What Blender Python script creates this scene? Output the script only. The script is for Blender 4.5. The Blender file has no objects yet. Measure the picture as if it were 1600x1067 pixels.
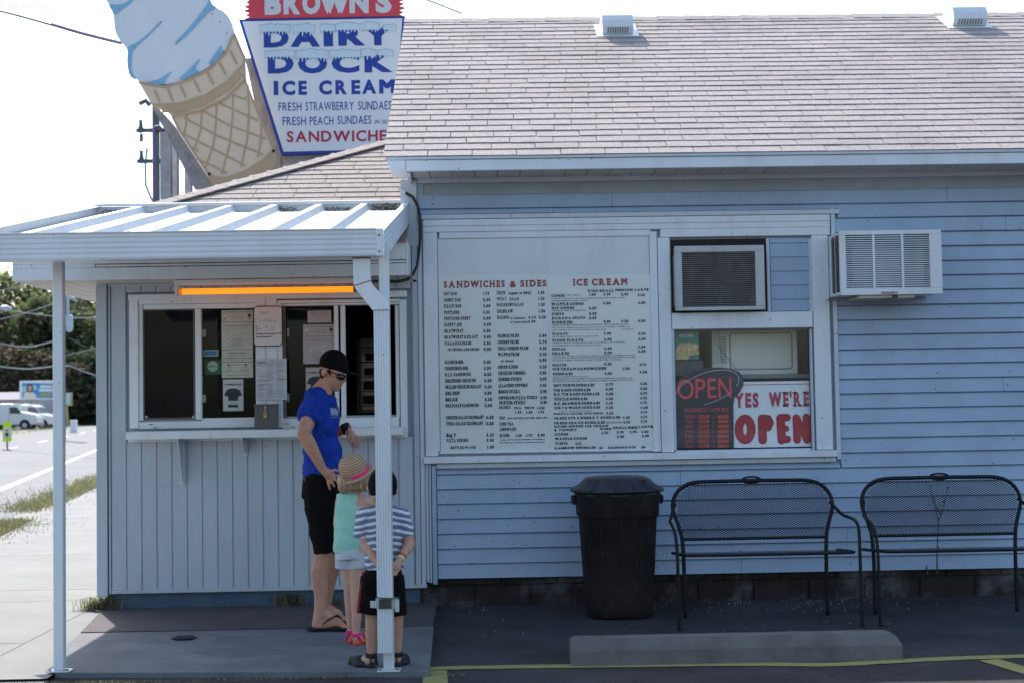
import bpy, bmesh, math, random
from mathutils import Vector, Matrix, Euler, noise
random.seed(7)
rad = math.radians
SC = bpy.context.scene
COL = SC.collection

# ------------------------------------------------------------------ camera
F, YAW, PIT, ROL = 2222.0, .0213, .0437, .0165
CAM = Vector((0, -10.05, 1.38))
fw = Vector((math.sin(YAW)*math.cos(PIT), math.cos(YAW)*math.cos(PIT), math.sin(PIT)))
rw = Vector((math.cos(YAW), -math.sin(YAW), 0))
uw = rw.cross(fw)
rt = rw*math.cos(ROL) - uw*math.sin(ROL)
up = uw*math.cos(ROL) + rw*math.sin(ROL)
cd = bpy.data.cameras.new('camera'); cam = bpy.data.objects.new('camera', cd); COL.objects.link(cam)
cam.matrix_world = Matrix(((rt.x, up.x, -fw.x, CAM.x), (rt.y, up.y, -fw.y, CAM.y), (rt.z, up.z, -fw.z, CAM.z), (0, 0, 0, 1)))
cd.sensor_width = 36; cd.lens = 36*F/1600; cd.clip_end = 3000; cd.clip_start = .1
cd.dof.use_dof = True; cd.dof.focus_distance = 9.6; cd.dof.aperture_fstop = 3.2
SC.camera = cam

# ------------------------------------------------------------------ light
SUN = Vector((-.35, .83, 1.0)).normalized()            # towards the sun
EL = math.asin(SUN.z); AZ = math.atan2(SUN.x, SUN.y)
w = bpy.data.worlds.new('World'); SC.world = w; w.use_nodes = True
nt = w.node_tree; bg = nt.nodes['Background']
sky = nt.nodes.new('ShaderNodeTexSky'); sky.sky_type = 'NISHITA'; sky.sun_disc = False
sky.sun_elevation = EL; sky.sun_rotation = AZ; sky.air_density = 1.35; sky.dust_density = 2.4; sky.ozone_density = 3.0; sky.altitude = 100
nt.links.new(sky.outputs[0], bg.inputs[0]); bg.inputs[1].default_value = .145
sd = bpy.data.lights.new('sun', 'SUN'); so = bpy.data.objects.new('sun', sd); COL.objects.link(so)
sd.energy = 3.7; sd.angle = rad(.5); sd.color = (1, .95, .88)
so.rotation_euler = SUN.to_track_quat('Z', 'Y').to_euler(); so.location = SUN*30
SC.view_settings.view_transform = 'Standard'; SC.view_settings.look = 'None'; SC.view_settings.gamma = 1
SC.view_settings.use_curve_mapping = False
SC.view_settings.exposure = .98
SC.cycles.max_bounces = 6; SC.cycles.transparent_max_bounces = 12; SC.cycles.use_denoising = True

# ------------------------------------------------------------------ pixel -> point on a real plane of the place
def ray(px, py): return fw + rt*((px-800)/F) + up*((533.5-py)/F)
def P(px, py, Y=0.0):
    d = ray(px, py); return CAM + d*((Y-CAM.y)/d.y)
def G(px, py, z=0.0):
    d = ray(px, py); return CAM + d*((z-CAM.z)/d.z)

# ------------------------------------------------------------------ materials
MATS = {}
def M(name, col, rough=.6, var=.1, scale=5., bump=0., bs=150., metal=0., dirt=0., dcol=(.12, .1, .08), dscale=3., streak=False, spec=.4,
      isl=0., speck=0., scol=(.03, .025, .02), emit=None, coat=0., sheen=0., crack=0., trans=0.):
    if name in MATS: return MATS[name]
    m = bpy.data.materials.new(name); m.use_nodes = True; n = m.node_tree; L = n.links
    b = n.nodes['Principled BSDF']; N = n.nodes.new
    b.inputs['Roughness'].default_value = rough; b.inputs['Metallic'].default_value = metal
    b.inputs['Specular IOR Level'].default_value = spec
    if coat: b.inputs['Coat Weight'].default_value = coat
    if sheen: b.inputs['Sheen Weight'].default_value = sheen
    g = N('ShaderNodeNewGeometry'); pos = g.outputs['Position']
    mp = N('ShaderNodeMapping'); L.new(pos, mp.inputs[0])
    if streak: mp.inputs['Scale'].default_value = (1, 1, .18)
    def noi(sc, det=5, src=None, rg=.6):
        t = N('ShaderNodeTexNoise'); t.inputs['Scale'].default_value = sc; t.inputs['Detail'].default_value = det; t.inputs['Roughness'].default_value = rg
        L.new(src or mp.outputs[0], t.inputs['Vector']); return t.outputs[0]
    def mr(src, a, c, d, e):
        r = N('ShaderNodeMapRange'); L.new(src, r.inputs[0]); r.inputs[1].default_value = a; r.inputs[2].default_value = c
        r.inputs[3].default_value = d; r.inputs[4].default_value = e; return r.outputs[0]
    def mix(fac, A, B):
        x = N('ShaderNodeMix'); x.data_type = 'RGBA'
        L.new(fac, x.inputs[0])
        for k, v in ((6, A), (7, B)):
            if isinstance(v, tuple): x.inputs[k].default_value = (*v[:3], 1)
            else: L.new(v, x.inputs[k])
        return x.outputs[2]
    lo = tuple(c*(1-var) for c in col); hi = tuple(min(1, c*(1+var)) for c in col)
    c = mix(mr(noi(scale), .3, .7, 0, 1), lo, hi)
    if isl:
        h = N('ShaderNodeHueSaturation'); L.new(c, h.inputs['Color'])
        L.new(mr(g.outputs['Random Per Island'], 0, 1, 1-isl, 1+isl), h.inputs['Value']); c = h.outputs[0]
    if dirt: c = mix(mr(noi(dscale, 8, rg=.7), .5, .72, 0, dirt), c, dcol)
    if speck:
        v = N('ShaderNodeTexVoronoi'); v.inputs['Scale'].default_value = 16; L.new(pos, v.inputs['Vector'])
        wn = mr(noi(7, 2, pos), .45, .6, 0, 1)
        a = N('ShaderNodeMath'); a.operation = 'MULTIPLY'; L.new(mr(v.outputs['Distance'], .05*speck, .11*speck, 1, 0), a.inputs[0]); L.new(wn, a.inputs[1])
        c = mix(a.outputs[0], c, scol)
    if crack:
        v = N('ShaderNodeTexVoronoi'); v.feature = 'DISTANCE_TO_EDGE'; v.inputs['Scale'].default_value = crack
        ad = N('ShaderNodeVectorMath'); ad.operation = 'ADD'; L.new(pos, ad.inputs[0]); tn = N('ShaderNodeTexNoise'); tn.inputs['Scale'].default_value = 3; tn.inputs['Detail'].default_value = 6; L.new(pos, tn.inputs['Vector']); L.new(tn.outputs[1], ad.inputs[1])
        L.new(ad.outputs[0], v.inputs['Vector']); a2 = N('ShaderNodeMath'); a2.operation = 'MULTIPLY'; L.new(mr(v.outputs['Distance'], .0, .008, .9, 0), a2.inputs[0]); L.new(mr(noi(.9, 2, pos), .42, .55, 0, 1), a2.inputs[1])
        c = mix(a2.outputs[0], c, (.012, .011, .012))
    L.new(c, b.inputs['Base Color'])
    if emit: b.inputs['Emission Color'].default_value = (*emit[0], 1); b.inputs['Emission Strength'].default_value = emit[1]
    if bump:
        bp = N('ShaderNodeBump'); bp.inputs['Strength'].default_value = bump; bp.inputs['Distance'].default_value = .01
        L.new(noi(bs, 4, pos), bp.inputs['Height']); L.new(bp.outputs[0], b.inputs['Normal'])
    if trans:                                   # leaves let some light through
        tl = N('ShaderNodeBsdfTranslucent'); L.new(c, tl.inputs[0]); mx = N('ShaderNodeMixShader'); mx.inputs[0].default_value = trans
        L.new(b.outputs[0], mx.inputs[1]); L.new(tl.outputs[0], mx.inputs[2]); L.new(mx.outputs[0], n.nodes['Material Output'].inputs[0])
    MATS[name] = m; return m

WHITE = M('white_paint', (.74, .77, .80), .5, .06, 3, .05, 60, dirt=.3, dcol=(.42, .38, .33), dscale=5, speck=1, streak=True)
TRIM = M('trim_paint', (.58, .62, .68), .5, .06, 4, .05, 80, dirt=.25, dcol=(.36, .34, .32), dscale=6, speck=1, streak=True)
SIDING = M('siding_paint', (.35, .44, .565), .55, .09, 2.2, .04, 40, dirt=.5, dcol=(.28, .33, .40), dscale=3, speck=1.1, isl=.07)
PANEL = M('panel_paint', (.45, .50, .56), .5, .06, 5, .03, 40, dirt=.4, dcol=(.32, .34, .36), dscale=4, speck=.8, streak=True, isl=.04)
ALU = M('white_aluminium', (.68, .71, .74), .38, .04, 6, .02, 40, dirt=.2, dcol=(.5, .48, .44), dscale=4, speck=.7, streak=True)
SOFFIT = M('soffit_cream', (.60, .56, .50), .6, .08, 5, .03, 60, dirt=.4, dcol=(.35, .27, .2), dscale=6)
SHING = M('shingle_grey', (.45, .395, .375), .92, .2, 45, .8, 380, isl=.12, dirt=.4, dcol=(.22, .19, .18), dscale=.9)
SHINGB = M('shingle_brown', (.38, .325, .30), .92, .25, 45, .7, 420, isl=.18, dirt=.25, dcol=(.18, .13, .11), dscale=2, speck=.9, scol=(.6, .58, .55))
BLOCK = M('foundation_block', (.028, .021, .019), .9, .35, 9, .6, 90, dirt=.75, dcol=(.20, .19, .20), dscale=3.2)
BLUEBASE = M('blue_foundation', (.07, .11, .17), .8, .2, 9, .5, 60, dirt=.5, dcol=(.12, .11, .11), dscale=7)
DARK = M('dark_interior', (.02, .016, .016), .8)
BLACK = M('black_metal', (.012, .012, .014), .45, .2, 20, spec=.3)
RUST = M('rust', (.22, .09, .05), .85, .3, 30)
GASKET = M('dark_caulk', (.05, .045, .045), .8)
def glass(name, tint=(1, 1, 1), refl=1.0, haze=0.0):
    m = bpy.data.materials.new(name); m.use_nodes = True; n = m.node_tree; n.nodes.clear(); N = n.nodes.new
    o = N('ShaderNodeOutputMaterial'); mx = N('ShaderNodeMixShader'); tr = N('ShaderNodeBsdfTransparent'); gl = N('ShaderNodeBsdfGlossy'); fr = N('ShaderNodeFresnel')
    fr.inputs[0].default_value = 1.5; gl.inputs['Roughness'].default_value = .02; tr.inputs[0].default_value = (*tint, 1)
    mm = N('ShaderNodeMath'); mm.operation = 'MULTIPLY'; mm.inputs[1].default_value = 1.0*refl; n.links.new(fr.outputs[0], mm.inputs[0])
    n.links.new(mm.outputs[0], mx.inputs[0]); n.links.new(tr.outputs[0], mx.inputs[1]); n.links.new(gl.outputs[0], mx.inputs[2])
    src = mx.outputs[0]
    if haze:                                   # uneven pale bluish diffuse film over the pane
        df = N('ShaderNodeBsdfDiffuse'); df.inputs[0].default_value = (.6, .65, .7, 1); m2 = N('ShaderNodeMixShader')
        t = N('ShaderNodeTexNoise'); g = N('ShaderNodeNewGeometry'); n.links.new(g.outputs['Position'], t.inputs['Vector']); t.inputs['Scale'].default_value = 2.5
        r = N('ShaderNodeMapRange'); n.links.new(t.outputs[0], r.inputs[0]); r.inputs[1].default_value = .3; r.inputs[2].default_value = .7; r.inputs[3].default_value = haze*.4; r.inputs[4].default_value = haze*1.6
        n.links.new(r.outputs[0], m2.inputs[0]); n.links.new(src, m2.inputs[1]); n.links.new(df.outputs[0], m2.inputs[2]); src = m2.outputs[0]
    n.links.new(src, o.inputs[0]); return m
GLASS = glass('window_glass', (.85, .88, .88), .5, .003)
GLASSD = glass('hazy_glass', (1, 1, 1), .9, .025)
SCREEN = glass('insect_screen', (.4, .36, .35), .2, .012)
CARGLASS = M('car_glass', (.03, .045, .06), .08, spec=.8)

# ------------------------------------------------------------------ geometry
ORG = {}
def smooth_path(pts, n=2):
    pts = [Vector(p) for p in pts]
    for _ in range(n):
        q = [pts[0]]
        for a, b in zip(pts, pts[1:]): q += [a*.75+b*.25, a*.25+b*.75]
        pts = q+[pts[-1]]
    return pts
class MB:
    def __init__(s): s.v = []; s.f = []
    def add(s, vs, fs):
        o = len(s.v); s.v += [tuple(v) for v in vs]; s.f += [tuple(i+o for i in f) for f in fs]; return s
    def box(s, x0, x1, y0, y1, z0, z1, bev=0.):
        x0, x1 = min(x0, x1), max(x0, x1); y0, y1 = min(y0, y1), max(y0, y1); z0, z1 = min(z0, z1), max(z0, z1)
        b = min(bev, (x1-x0)*.45, (y1-y0)*.45, (z1-z0)*.45)
        if b <= 0:
            return s.add([(x, y, z) for x in (x0, x1) for y in (y0, y1) for z in (z0, z1)],
                         [(0, 1, 3, 2), (4, 6, 7, 5), (0, 4, 5, 1), (2, 3, 7, 6), (0, 2, 6, 4), (1, 5, 7, 3)])
        v = []; ix = {}
        for sx in (0, 1):
            for sy in (0, 1):
                for sz in (0, 1):
                    c = ((x0, x1)[sx], (y0, y1)[sy], (z0, z1)[sz]); q = (b*(1-2*sx), b*(1-2*sy), b*(1-2*sz))
                    for a in range(3):
                        p = [c[k]+(q[k] if k != a else 0) for k in range(3)]; ix[(sx, sy, sz, a)] = len(v); v.append(p)
        f = []
        for a in range(3):
            o = [k for k in range(3) if k != a]
            for e in (0, 1):
                l = []
                for (m_, n_) in ((0, 0), (1, 0), (1, 1), (0, 1)):
                    k = [0, 0, 0]; k[a] = e; k[o[0]] = m_; k[o[1]] = n_; l.append(ix[(*k, a)])
                f.append(l)
        for a in range(3):                      # edges along axis a
            o = [k for k in range(3) if k != a]
            for m_ in (0, 1):
                for n_ in (0, 1):
                    l = []
                    for e, oo in ((0, o[0]), (0, o[1]), (1, o[1]), (1, o[0])):
                        k = [0, 0, 0]; k[a] = e; k[o[0]] = m_; k[o[1]] = n_; l.append(ix[(*k, oo)])
                    f.append(l)
        for sx in (0, 1):
            for sy in (0, 1):
                for sz in (0, 1): f.append([ix[(sx, sy, sz, a)] for a in range(3)])
        return s.add(v, f)
    def prism(s, pts, d, closed=True):          # polygon pts (3d list) extruded by vector d
        n = len(pts); d = Vector(d); v = [Vector(p) for p in pts]; v2 = [p+d for p in v]
        return s.add(v+v2, [tuple(range(n)), tuple(range(2*n-1, n-1, -1))]+[(i, (i+1) % n, n+(i+1) % n, n+i) for i in range(n)])
    def tube(s, pts, r, seg=8, cap=True, sy=1.):
        pts = [Vector(p) for p in pts]; n = len(pts); rs = r if isinstance(r, (list, tuple)) else [r]*n
        v = []; f = []; px = None
        for i, p in enumerate(pts):
            t = (pts[min(i+1, n-1)]-pts[max(i-1, 0)]).normalized()
            if px is None:
                a = Vector((0, 0, 1)) if abs(t.z) < .9 else Vector((1, 0, 0)); px = t.cross(a).normalized()
            else: px = (px - t*px.dot(t)).normalized()
            q = t.cross(px)
            for k in range(seg):
                an = 2*math.pi*k/seg; v.append(p+px*(rs[i]*math.cos(an))+q*(rs[i]*sy*math.sin(an)))
        for i in range(n-1):
            for k in range(seg): f.append((i*seg+k, i*seg+(k+1) % seg, (i+1)*seg+(k+1) % seg, (i+1)*seg+k))
        if cap: f += [tuple(range(seg-1, -1, -1)), tuple((n-1)*seg+k for k in range(seg))]
        return s.add(v, f)
    def lathe(s, prof, c=(0, 0, 0), seg=24, axis=None, sx=1., sy=1.):
        c = Vector(c); R = Matrix.Identity(3) if axis is None else Vector((0, 0, 1)).rotation_difference(Vector(axis)).to_matrix()
        v = []; f = []; n = len(prof)
        for (r, z) in prof:
            for k in range(seg):
                a = 2*math.pi*k/seg; v.append(c+R @ Vector((r*sx*math.cos(a), r*sy*math.sin(a), z)))
        for i in range(n-1):
            for k in range(seg): f.append((i*seg+k, i*seg+(k+1) % seg, (i+1)*seg+(k+1) % seg, (i+1)*seg+k))
        f += [tuple(range(seg-1, -1, -1)), tuple((n-1)*seg+k for k in range(seg))]
        return s.add(v, f)
    def data(s, name, mt, smooth=False, org=(0, 0, 0)):
        me = bpy.data.meshes.new(name); o = Vector(org)
        me.from_pydata([tuple(Vector(v)-o) for v in s.v], [], s.f); me.validate(); 
        if mt: me.materials.append(mt)
        bm = bmesh.new(); bm.from_mesh(me); bmesh.ops.recalc_face_normals(bm, faces=bm.faces); bm.to_mesh(me); bm.free()
        if smooth: 
            for p in me.polygons: p.use_smooth = True
        return me
    def build(s, name, mt, parent=None, smooth=False, **kw):
        o = ORG[parent] if parent else Vector(kw.pop('org', (0, 0, 0)))
        return link(name, s.data(name, mt, smooth, o), parent, o, **kw)
def link(name, me, parent=None, org=Vector((0, 0, 0)), **kw):
    ob = bpy.data.objects.new(name, me); COL.objects.link(ob)
    if parent: ob.parent = parent; ORG[ob] = org
    else: ob.location = org; ORG[ob] = Vector(org)
    for k, v in kw.items(): ob[k] = v
    return ob
def thing(name, label, cat, loc=(0, 0, 0), group=None):
    o = bpy.data.objects.new(name, None); COL.objects.link(o); o.location = loc; ORG[o] = Vector(loc); o.empty_display_size = .2
    o['label'] = label; o['category'] = cat
    if group: o['group'] = group
    return o
def copy_tree(o, parent=None):
    c = o.copy(); COL.objects.link(c)
    if parent: c.parent = parent
    ORG[c] = ORG[o]
    for ch in list(o.children): copy_tree(ch, c)
    return c
def B(name, mt, parent, x0, x1, y0, y1, z0, z1, bev=.003, **kw): return MB().box(x0, x1, y0, y1, z0, z1, bev).build(name, mt, parent, **kw)
def rc(px0, py0, px1, py1, Y=0.):       # pixel rectangle -> x0,x1,z0,z1 on plane Y
    mx, my = (px0+px1)/2, (py0+py1)/2
    return P(px0, my, Y).x, P(px1, my, Y).x, P(mx, py1, Y).z, P(mx, py0, Y).z
def PB(name, mt, parent, px0, py0, px1, py1, Yf, Yb, bev=.003, **kw):
    if name in ('pane', 'screen'):       # glazing is one sheet
        x0, x1, z0, z1 = rc(px0, py0, px1, py1, Yf); return MB().add([(x0, Yf, z0), (x1, Yf, z0), (x1, Yf, z1), (x0, Yf, z1)], [(0, 1, 2, 3)]).build(name, mt, parent, **kw)
    x0, x1, z0, z1 = rc(px0, py0, px1, py1, Yf); return B(name, mt, parent, x0, x1, Yf, Yb, z0, z1, bev, **kw)

# ------------------------------------------------------------------ lettering
GL = {}
SLAB = {'I': 'cb ct', 'N': 'lb lt rt', 'H': 'lb lt rb rt', 'D': 'lb lt', 'E': 'lb lt', 'R': 'lb lt rb', 'M': 'lb lt rb rt', 'A': 'lb rb', 'W': 'lt rt', 'L': 'lb lt', 'P': 'lb lt',
        'F': 'lb lt', 'B': 'lb lt', 'T': 'cb', 'K': 'lb lt rb rt', 'U': 'lt rt', 'V': 'lt rt', 'Y': 'cb lt rt', 'X': 'lb lt rb rt', '1': 'cb'}
def glyph(ch, off, slab):
    k = (ch, off, slab)
    if k in GL: return GL[k]
    cu = bpy.data.curves.new('t', 'FONT'); cu.body = ch; cu.offset = off; cu.resolution_u = 3; cu.fill_mode = 'FRONT'
    ob = bpy.data.objects.new('t', cu); me = ob.to_mesh()
    v = [(p.co.x, p.co.y) for p in me.vertices]; f = [tuple(p.vertices) for p in me.polygons]
    ob.to_mesh_clear(); bpy.data.objects.remove(ob); bpy.data.curves.remove(cu)
    if not v: v = [(0, 0)]
    x0 = min(a for a, b in v); x1 = max(a for a, b in v)
    if slab and ch in SLAB:
        h0, h1 = -off, CAPH+off; st = .085+2*off; ln = .12+off
        for q in SLAB[ch].split():
            cx = {'l': x0+st*.5, 'c': (x0+x1)/2, 'r': x1-st*.5}[q[0]]
            if ch in 'AWVYXK' and q[0] != 'c': ln2 = ln*1.1
            else: ln2 = ln
            y0 = h0 if q[1] == 'b' else h1-.09; n = len(v)
            v += [(cx-ln2, y0), (cx+ln2, y0), (cx+ln2, y0+.09), (cx-ln2, y0+.09)]; f.append((n, n+1, n+2, n+3))
        x0 = min(a for a, b in v); x1 = max(a for a, b in v)
    v = [(a-x0, b) for a, b in v]; GL[k] = (v, f, x1-x0); return GL[k]
CAPH = .7
_v, _f, _w = glyph('H', 0., False); CAPH = max(b for a, b in _v); GL.clear()
class Text:
    """flat print on the plane Y, gathered into one mesh"""
    def __init__(s, Y): s.Y = Y; s.mb = MB(); s.k = 0
    N = 0
    def lift(s): Text.N = (Text.N+1) % 45; return s.Y-.00006*Text.N
    def put(s, txt, x0, x1, z, cap, off=.0, slab=False, shear=0., tilt=0., track=.12):
        W = 0; L = []
        for ch in txt:
            if ch == ' ': W += .34; continue
            fat = ch in 'MWB&89%@6' or (ch.islower() and off > .03); v, f, w_ = glyph(ch, 0. if fat else off, slab and ch not in 'MW'); L.append((W+(off if fat else 0), v, f, off if fat else 0)); W += w_+track+(2*off if fat else 0)
        W -= track; sx = (x1-x0)/W; sz = cap/(CAPH+2*off); y = s.lift()
        for (o, v, f, fo) in L:
            for q, (ox, oz) in enumerate(((0, 0), (-fo, fo), (fo, fo), (-fo, -fo), (fo, -fo)) if fo else ((0, 0),)):
                pts = []
                for (a, b) in v:
                    X = (o+a+ox)*sx; Z = (b+off+oz)*sz; X += shear*Z
                    pts.append((x0+X-Z*tilt, y-.00001*q, z+Z+X*tilt))
                s.mb.add(pts, f)
    def pix(s, txt, px0, px1, pyb, cap, **k):   # measured on the photo: left, right, baseline at left, cap height
        a = P(px0, pyb, s.Y); b = P(px1, pyb, s.Y); sc = F/(s.Y-CAM.y)
        s.put(txt, a.x, b.x, a.z, cap/sc, **k)
    def rect(s, px0, py0, px1, py1):
        x0, x1, z0, z1 = rc(px0, py0, px1, py1, s.Y); y = s.lift()
        s.mb.add([(x0, y, z0), (x1, y, z0), (x1, y, z1), (x0, y, z1)], [(0, 1, 2, 3)])
    def poly(s, pts):
        y = s.lift()
        s.mb.add([(P(a, b, s.Y).x, y, P(a, b, s.Y).z) for a, b in pts], [tuple(range(len(pts)))])
    def build(s, name, mt, parent, **kw): return s.mb.build(name, mt, parent, **kw)

# ================================================================== GROUND
ASPH = M('asphalt', (.050, .043, .046), .9, .35, 1.6, .9, 200, dirt=.75, dcol=(.015, .012, .014), dscale=1.1, speck=.2, scol=(.16, .155, .15), crack=.9)
CONC = M('concrete', (.205, .205, .20), .85, .14, 1.6, .35, 180, dirt=.3, dcol=(.2, .19, .18), dscale=2, speck=.3)
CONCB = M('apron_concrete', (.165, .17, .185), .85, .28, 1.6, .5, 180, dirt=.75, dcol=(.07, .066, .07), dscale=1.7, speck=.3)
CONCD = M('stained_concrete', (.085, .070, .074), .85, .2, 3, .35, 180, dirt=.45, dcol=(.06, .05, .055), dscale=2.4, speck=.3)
ROAD = M('road_grey', (.15, .155, .16), .85, .12, .35, .2, 120, dirt=.2, dcol=(.2, .2, .2), dscale=.6)
LINEW = M('line_white', (.62, .62, .60), .7, .1, 6)
YEL = M('line_yellow', (.30, .285, .09), .75, .2, 9, .3, 200, dirt=.6, dcol=(.09, .085, .07), dscale=9)
GRASSG = M('grass_ground', (.30, .30, .16), .9, .35, 6, .5, 60, dirt=.3, dcol=(.25, .2, .13), dscale=2)
GRASS = M('grass_blade', (.25, .245, .12), .7, .3, 8, isl=.4, trans=.3)
DRYG = M('dry_weed', (.16, .11, .06), .8, .3, 8, isl=.4)
GRAV = M('gravel', (.24, .225, .205), .9, .3, 60, .6, 90)
def sheet(name, pts, z, mt, **kw):
    return MB().add([(p[0], p[1], z) for p in pts], [tuple(range(len(pts)))]).build(name, mt, kind='structure', **kw)
def gp(px, py): q = G(px, py, -.03); return (q.x, q.y)
def slab(name, pts, z0, z1, mt, **kw):
    return MB().prism([(p[0], p[1], z0) for p in pts], (0, 0, z1-z0)).build(name, mt, kind='structure', **kw)
sheet('ground', [(-900, -60), (900, -60), (900, 1500), (-900, 1500)], -.05, M('bare_ground', (.20, .19, .175), .9, .3, 1.5, .5, 60, dirt=.3, dcol=(.14, .15, .08), dscale=.6))
SWX = -.32
sheet('asphalt_lot', [(-2.32, -40), (30, -40), (30, 30), (-2.32, 30)], -.034, ASPH)
# sidewalk running past the booth towards the road, cast in slabs
A0 = gp(0, 841); A1 = gp(151, 763)
dx = (A1[0]-A0[0])/(A1[1]-A0[1])
def edge(y, off=0): return (A0[0]+dx*(y-A0[1])+off, y)
sw = bpy.data.objects.new('sidewalk', None); COL.objects.link(sw); ORG[sw] = Vector((0, 0, 0)); sw['kind'] = 'structure'
ys = [-14, -9.5, -6.2, -3.6, -1.35, 1.2, 3.9, 6.6, 9.4, 12.3, 15.4, 18.6, 22, 26, 30, 36, 44, 60]
for i in range(len(ys)-1):
    a, b = ys[i]+.006, ys[i+1]-.006
    xr = -2.78
    MB().prism([(edge(a)[0], a, -.04), (xr, a, -.04), (xr, b, -.04), (edge(b)[0], b, -.04)], (0, 0, .03)).build('slab', CONC, sw)
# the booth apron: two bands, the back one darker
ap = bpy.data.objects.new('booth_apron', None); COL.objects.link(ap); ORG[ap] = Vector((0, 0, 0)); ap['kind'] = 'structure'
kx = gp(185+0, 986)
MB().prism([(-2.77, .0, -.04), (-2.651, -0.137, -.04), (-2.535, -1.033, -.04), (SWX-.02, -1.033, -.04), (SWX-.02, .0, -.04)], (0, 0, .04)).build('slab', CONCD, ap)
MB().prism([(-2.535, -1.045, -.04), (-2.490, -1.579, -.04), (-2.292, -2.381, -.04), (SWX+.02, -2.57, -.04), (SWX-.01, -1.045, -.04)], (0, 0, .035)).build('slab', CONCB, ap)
sheet('sidewalk_filler', [(-2.782, -2.5), (-2.30, -2.5), (-2.30, .5), (-2.782, .5)], -.0125, CONC)
sheet('driveway_apron', [(-6.5, -14), (-2.30, -14), (-2.30, -2.48), (-2.79, -2.48), (-2.79, -2.0), (-6.5, -2.0)], -.026, CONC)
# road
gpx = [gp(-600, 1100), gp(0, 812), gp(60, 782), gp(151, 738), gp(170, 727)]
e0 = Vector(gp(0, 815)); e1 = Vector(gp(151, 737)); d = (e1-e0).normalized()
nrm = Vector((-d.y, d.x))                      # towards the far side of the road
RW = None
f0 = Vector(gp(0, 683)); RW = (f0-e0).dot(nrm)
def rpt(s, o): q = e0+d*s+nrm*o; return (q.x, q.y)
sheet('road', [rpt(-60, 0), rpt(170, 0), rpt(170, RW), rpt(-60, RW)], -.038, ROAD)
l0 = Vector(gp(0, 767)); l1 = Vector(gp(141, 708)); ld = (l1-l0).normalized(); ln = Vector((-ld.y, ld.x))
def lpt(s, o): q = l0+ld*s+ln*o; return (q.x, q.y)
sheet('road_edge_line', [lpt(-40, 0), lpt(120, 0), lpt(120, .16), lpt(-40, .16)], -.034, LINEW)
for s0 in range(-30, 120, 12):
    sheet('road_lane_line', [lpt(s0, 3.6), lpt(s0+4, 3.6), lpt(s0+4, 3.75), lpt(s0, 3.75)], -.034, LINEW)
# gravel shoulder and verge
sheet('gravel_shoulder', [(edge(y, -.02)[0], y) for y in (2, 50)]+[rpt(48, .1), rpt(-6, .1)], -.042, GRAV)
def tufts(name, n, region, h, mt, **kw):
    mb = MB(); rnd = random.Random(n)
    for i in range(n):
        x, y = region(rnd); hh = h*rnd.uniform(.4, 1.2); a = rnd.uniform(0, 6.28); l = rnd.uniform(.1, .7)*hh; w_ = rnd.uniform(.004, .009)*(1+h*4)
        dx_, dy_ = math.cos(a), math.sin(a)
        mb.add([(x-dy_*w_, y+dx_*w_, -.04), (x+dy_*w_, y-dx_*w_, -.04), (x+dx_*l*.5, y+dy_*l*.5, hh*.7-.03), (x+dx_*l, y+dy_*l, hh-.04)], [(0, 1, 2), (0, 2, 3)])
    return mb.build(name, mt, **kw)
def inpoly(r, Q, rnd):
    a, b = rnd.random(), rnd.random()
    p = Vector(Q[0])*(1-a)*(1-b)+Vector(Q[1])*a*(1-b)+Vector(Q[2])*a*b+Vector(Q[3])*(1-a)*b; return p.x+rnd.gauss(0, .12)*(1 if rnd.random() < .6 else 2.5), p.y+rnd.gauss(0, .25)
tufts('verge_grass', 5000, lambda r: inpoly(0, [gp(-60, 826), gp(-60, 862), gp(38, 822), gp(30, 812)], r), .05, GRASS, kind='stuff')
tufts('verge_grass', 5500, lambda r: inpoly(0, [gp(18, 796), gp(40, 800), gp(158, 760), gp(158, 739)], r), .05, GRASS, kind='stuff')
tufts('far_grass', 7000, lambda r: inpoly(0, [rpt(-30, RW), rpt(120, RW), rpt(120, RW+22), rpt(-30, RW+22)], r), .3, GRASS, kind='stuff')
sheet('far_parking_lot', [rpt(-60, RW+12), rpt(60, RW+12), rpt(60, RW+60), rpt(-60, RW+60)], -.036, ROAD)
tufts('joint_grass', 700, lambda r: (r.uniform(-2.42, -.1) if r.random() > .45 else r.gauss(-2.15, .25), -2.535+r.gauss(0, .010)), .014, GRASS, kind='stuff')
# yellow parking lines
def strip(name, pts, wd):
    if len(pts) > 4: pts = [(p.x, p.y) for p in smooth_path([(a, b, 0) for a, b in pts], 2)]
    mb = MB(); L_ = []; R_ = []
    for i, p in enumerate(pts):
        t = (Vector(pts[min(i+1, len(pts)-1)])-Vector(pts[max(i-1, 0)])).normalized(); n_ = Vector((-t.y, t.x))
        w2 = wd*(1+.07*math.sin(i*2.3)); L_.append(Vector(p)+n_*w2/2); R_.append(Vector(p)-n_*w2/2)
    for i in range(len(pts)-1):
        mb.add([(L_[i].x, L_[i].y, -.030), (R_[i].x, R_[i].y, -.030), (R_[i+1].x, R_[i+1].y, -.030), (L_[i+1].x, L_[i+1].y, -.030)], [(0, 1, 2, 3)])
    return mb.build(name, YEL, kind='structure')
strip('yellow_line', [gp(x, y) for x, y in ((664, 1044.5), (700, 1042.5), (790, 1041), (870, 1040), (1000, 1038.5), (1120, 1036.5), (1230, 1037), (1300, 1038), (1400, 1032), (1500, 1027), (1640, 1023), (1900, 1018))], .10)
strip('yellow_bay_line', [gp(1545, 1030), gp(1600, 1046), gp(1800, 1105)], .12)
q0 = gp(680, 1047); strip('yellow_bay_line', [q0, (q0[0]+.02, q0[1]-.6), (q0[0]+.05, q0[1]-3)], .125)
strip('yellow_line', [(-2.36, -2.62), (-1.7, -2.63), (-1.4, -2.66)], .07)
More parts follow.
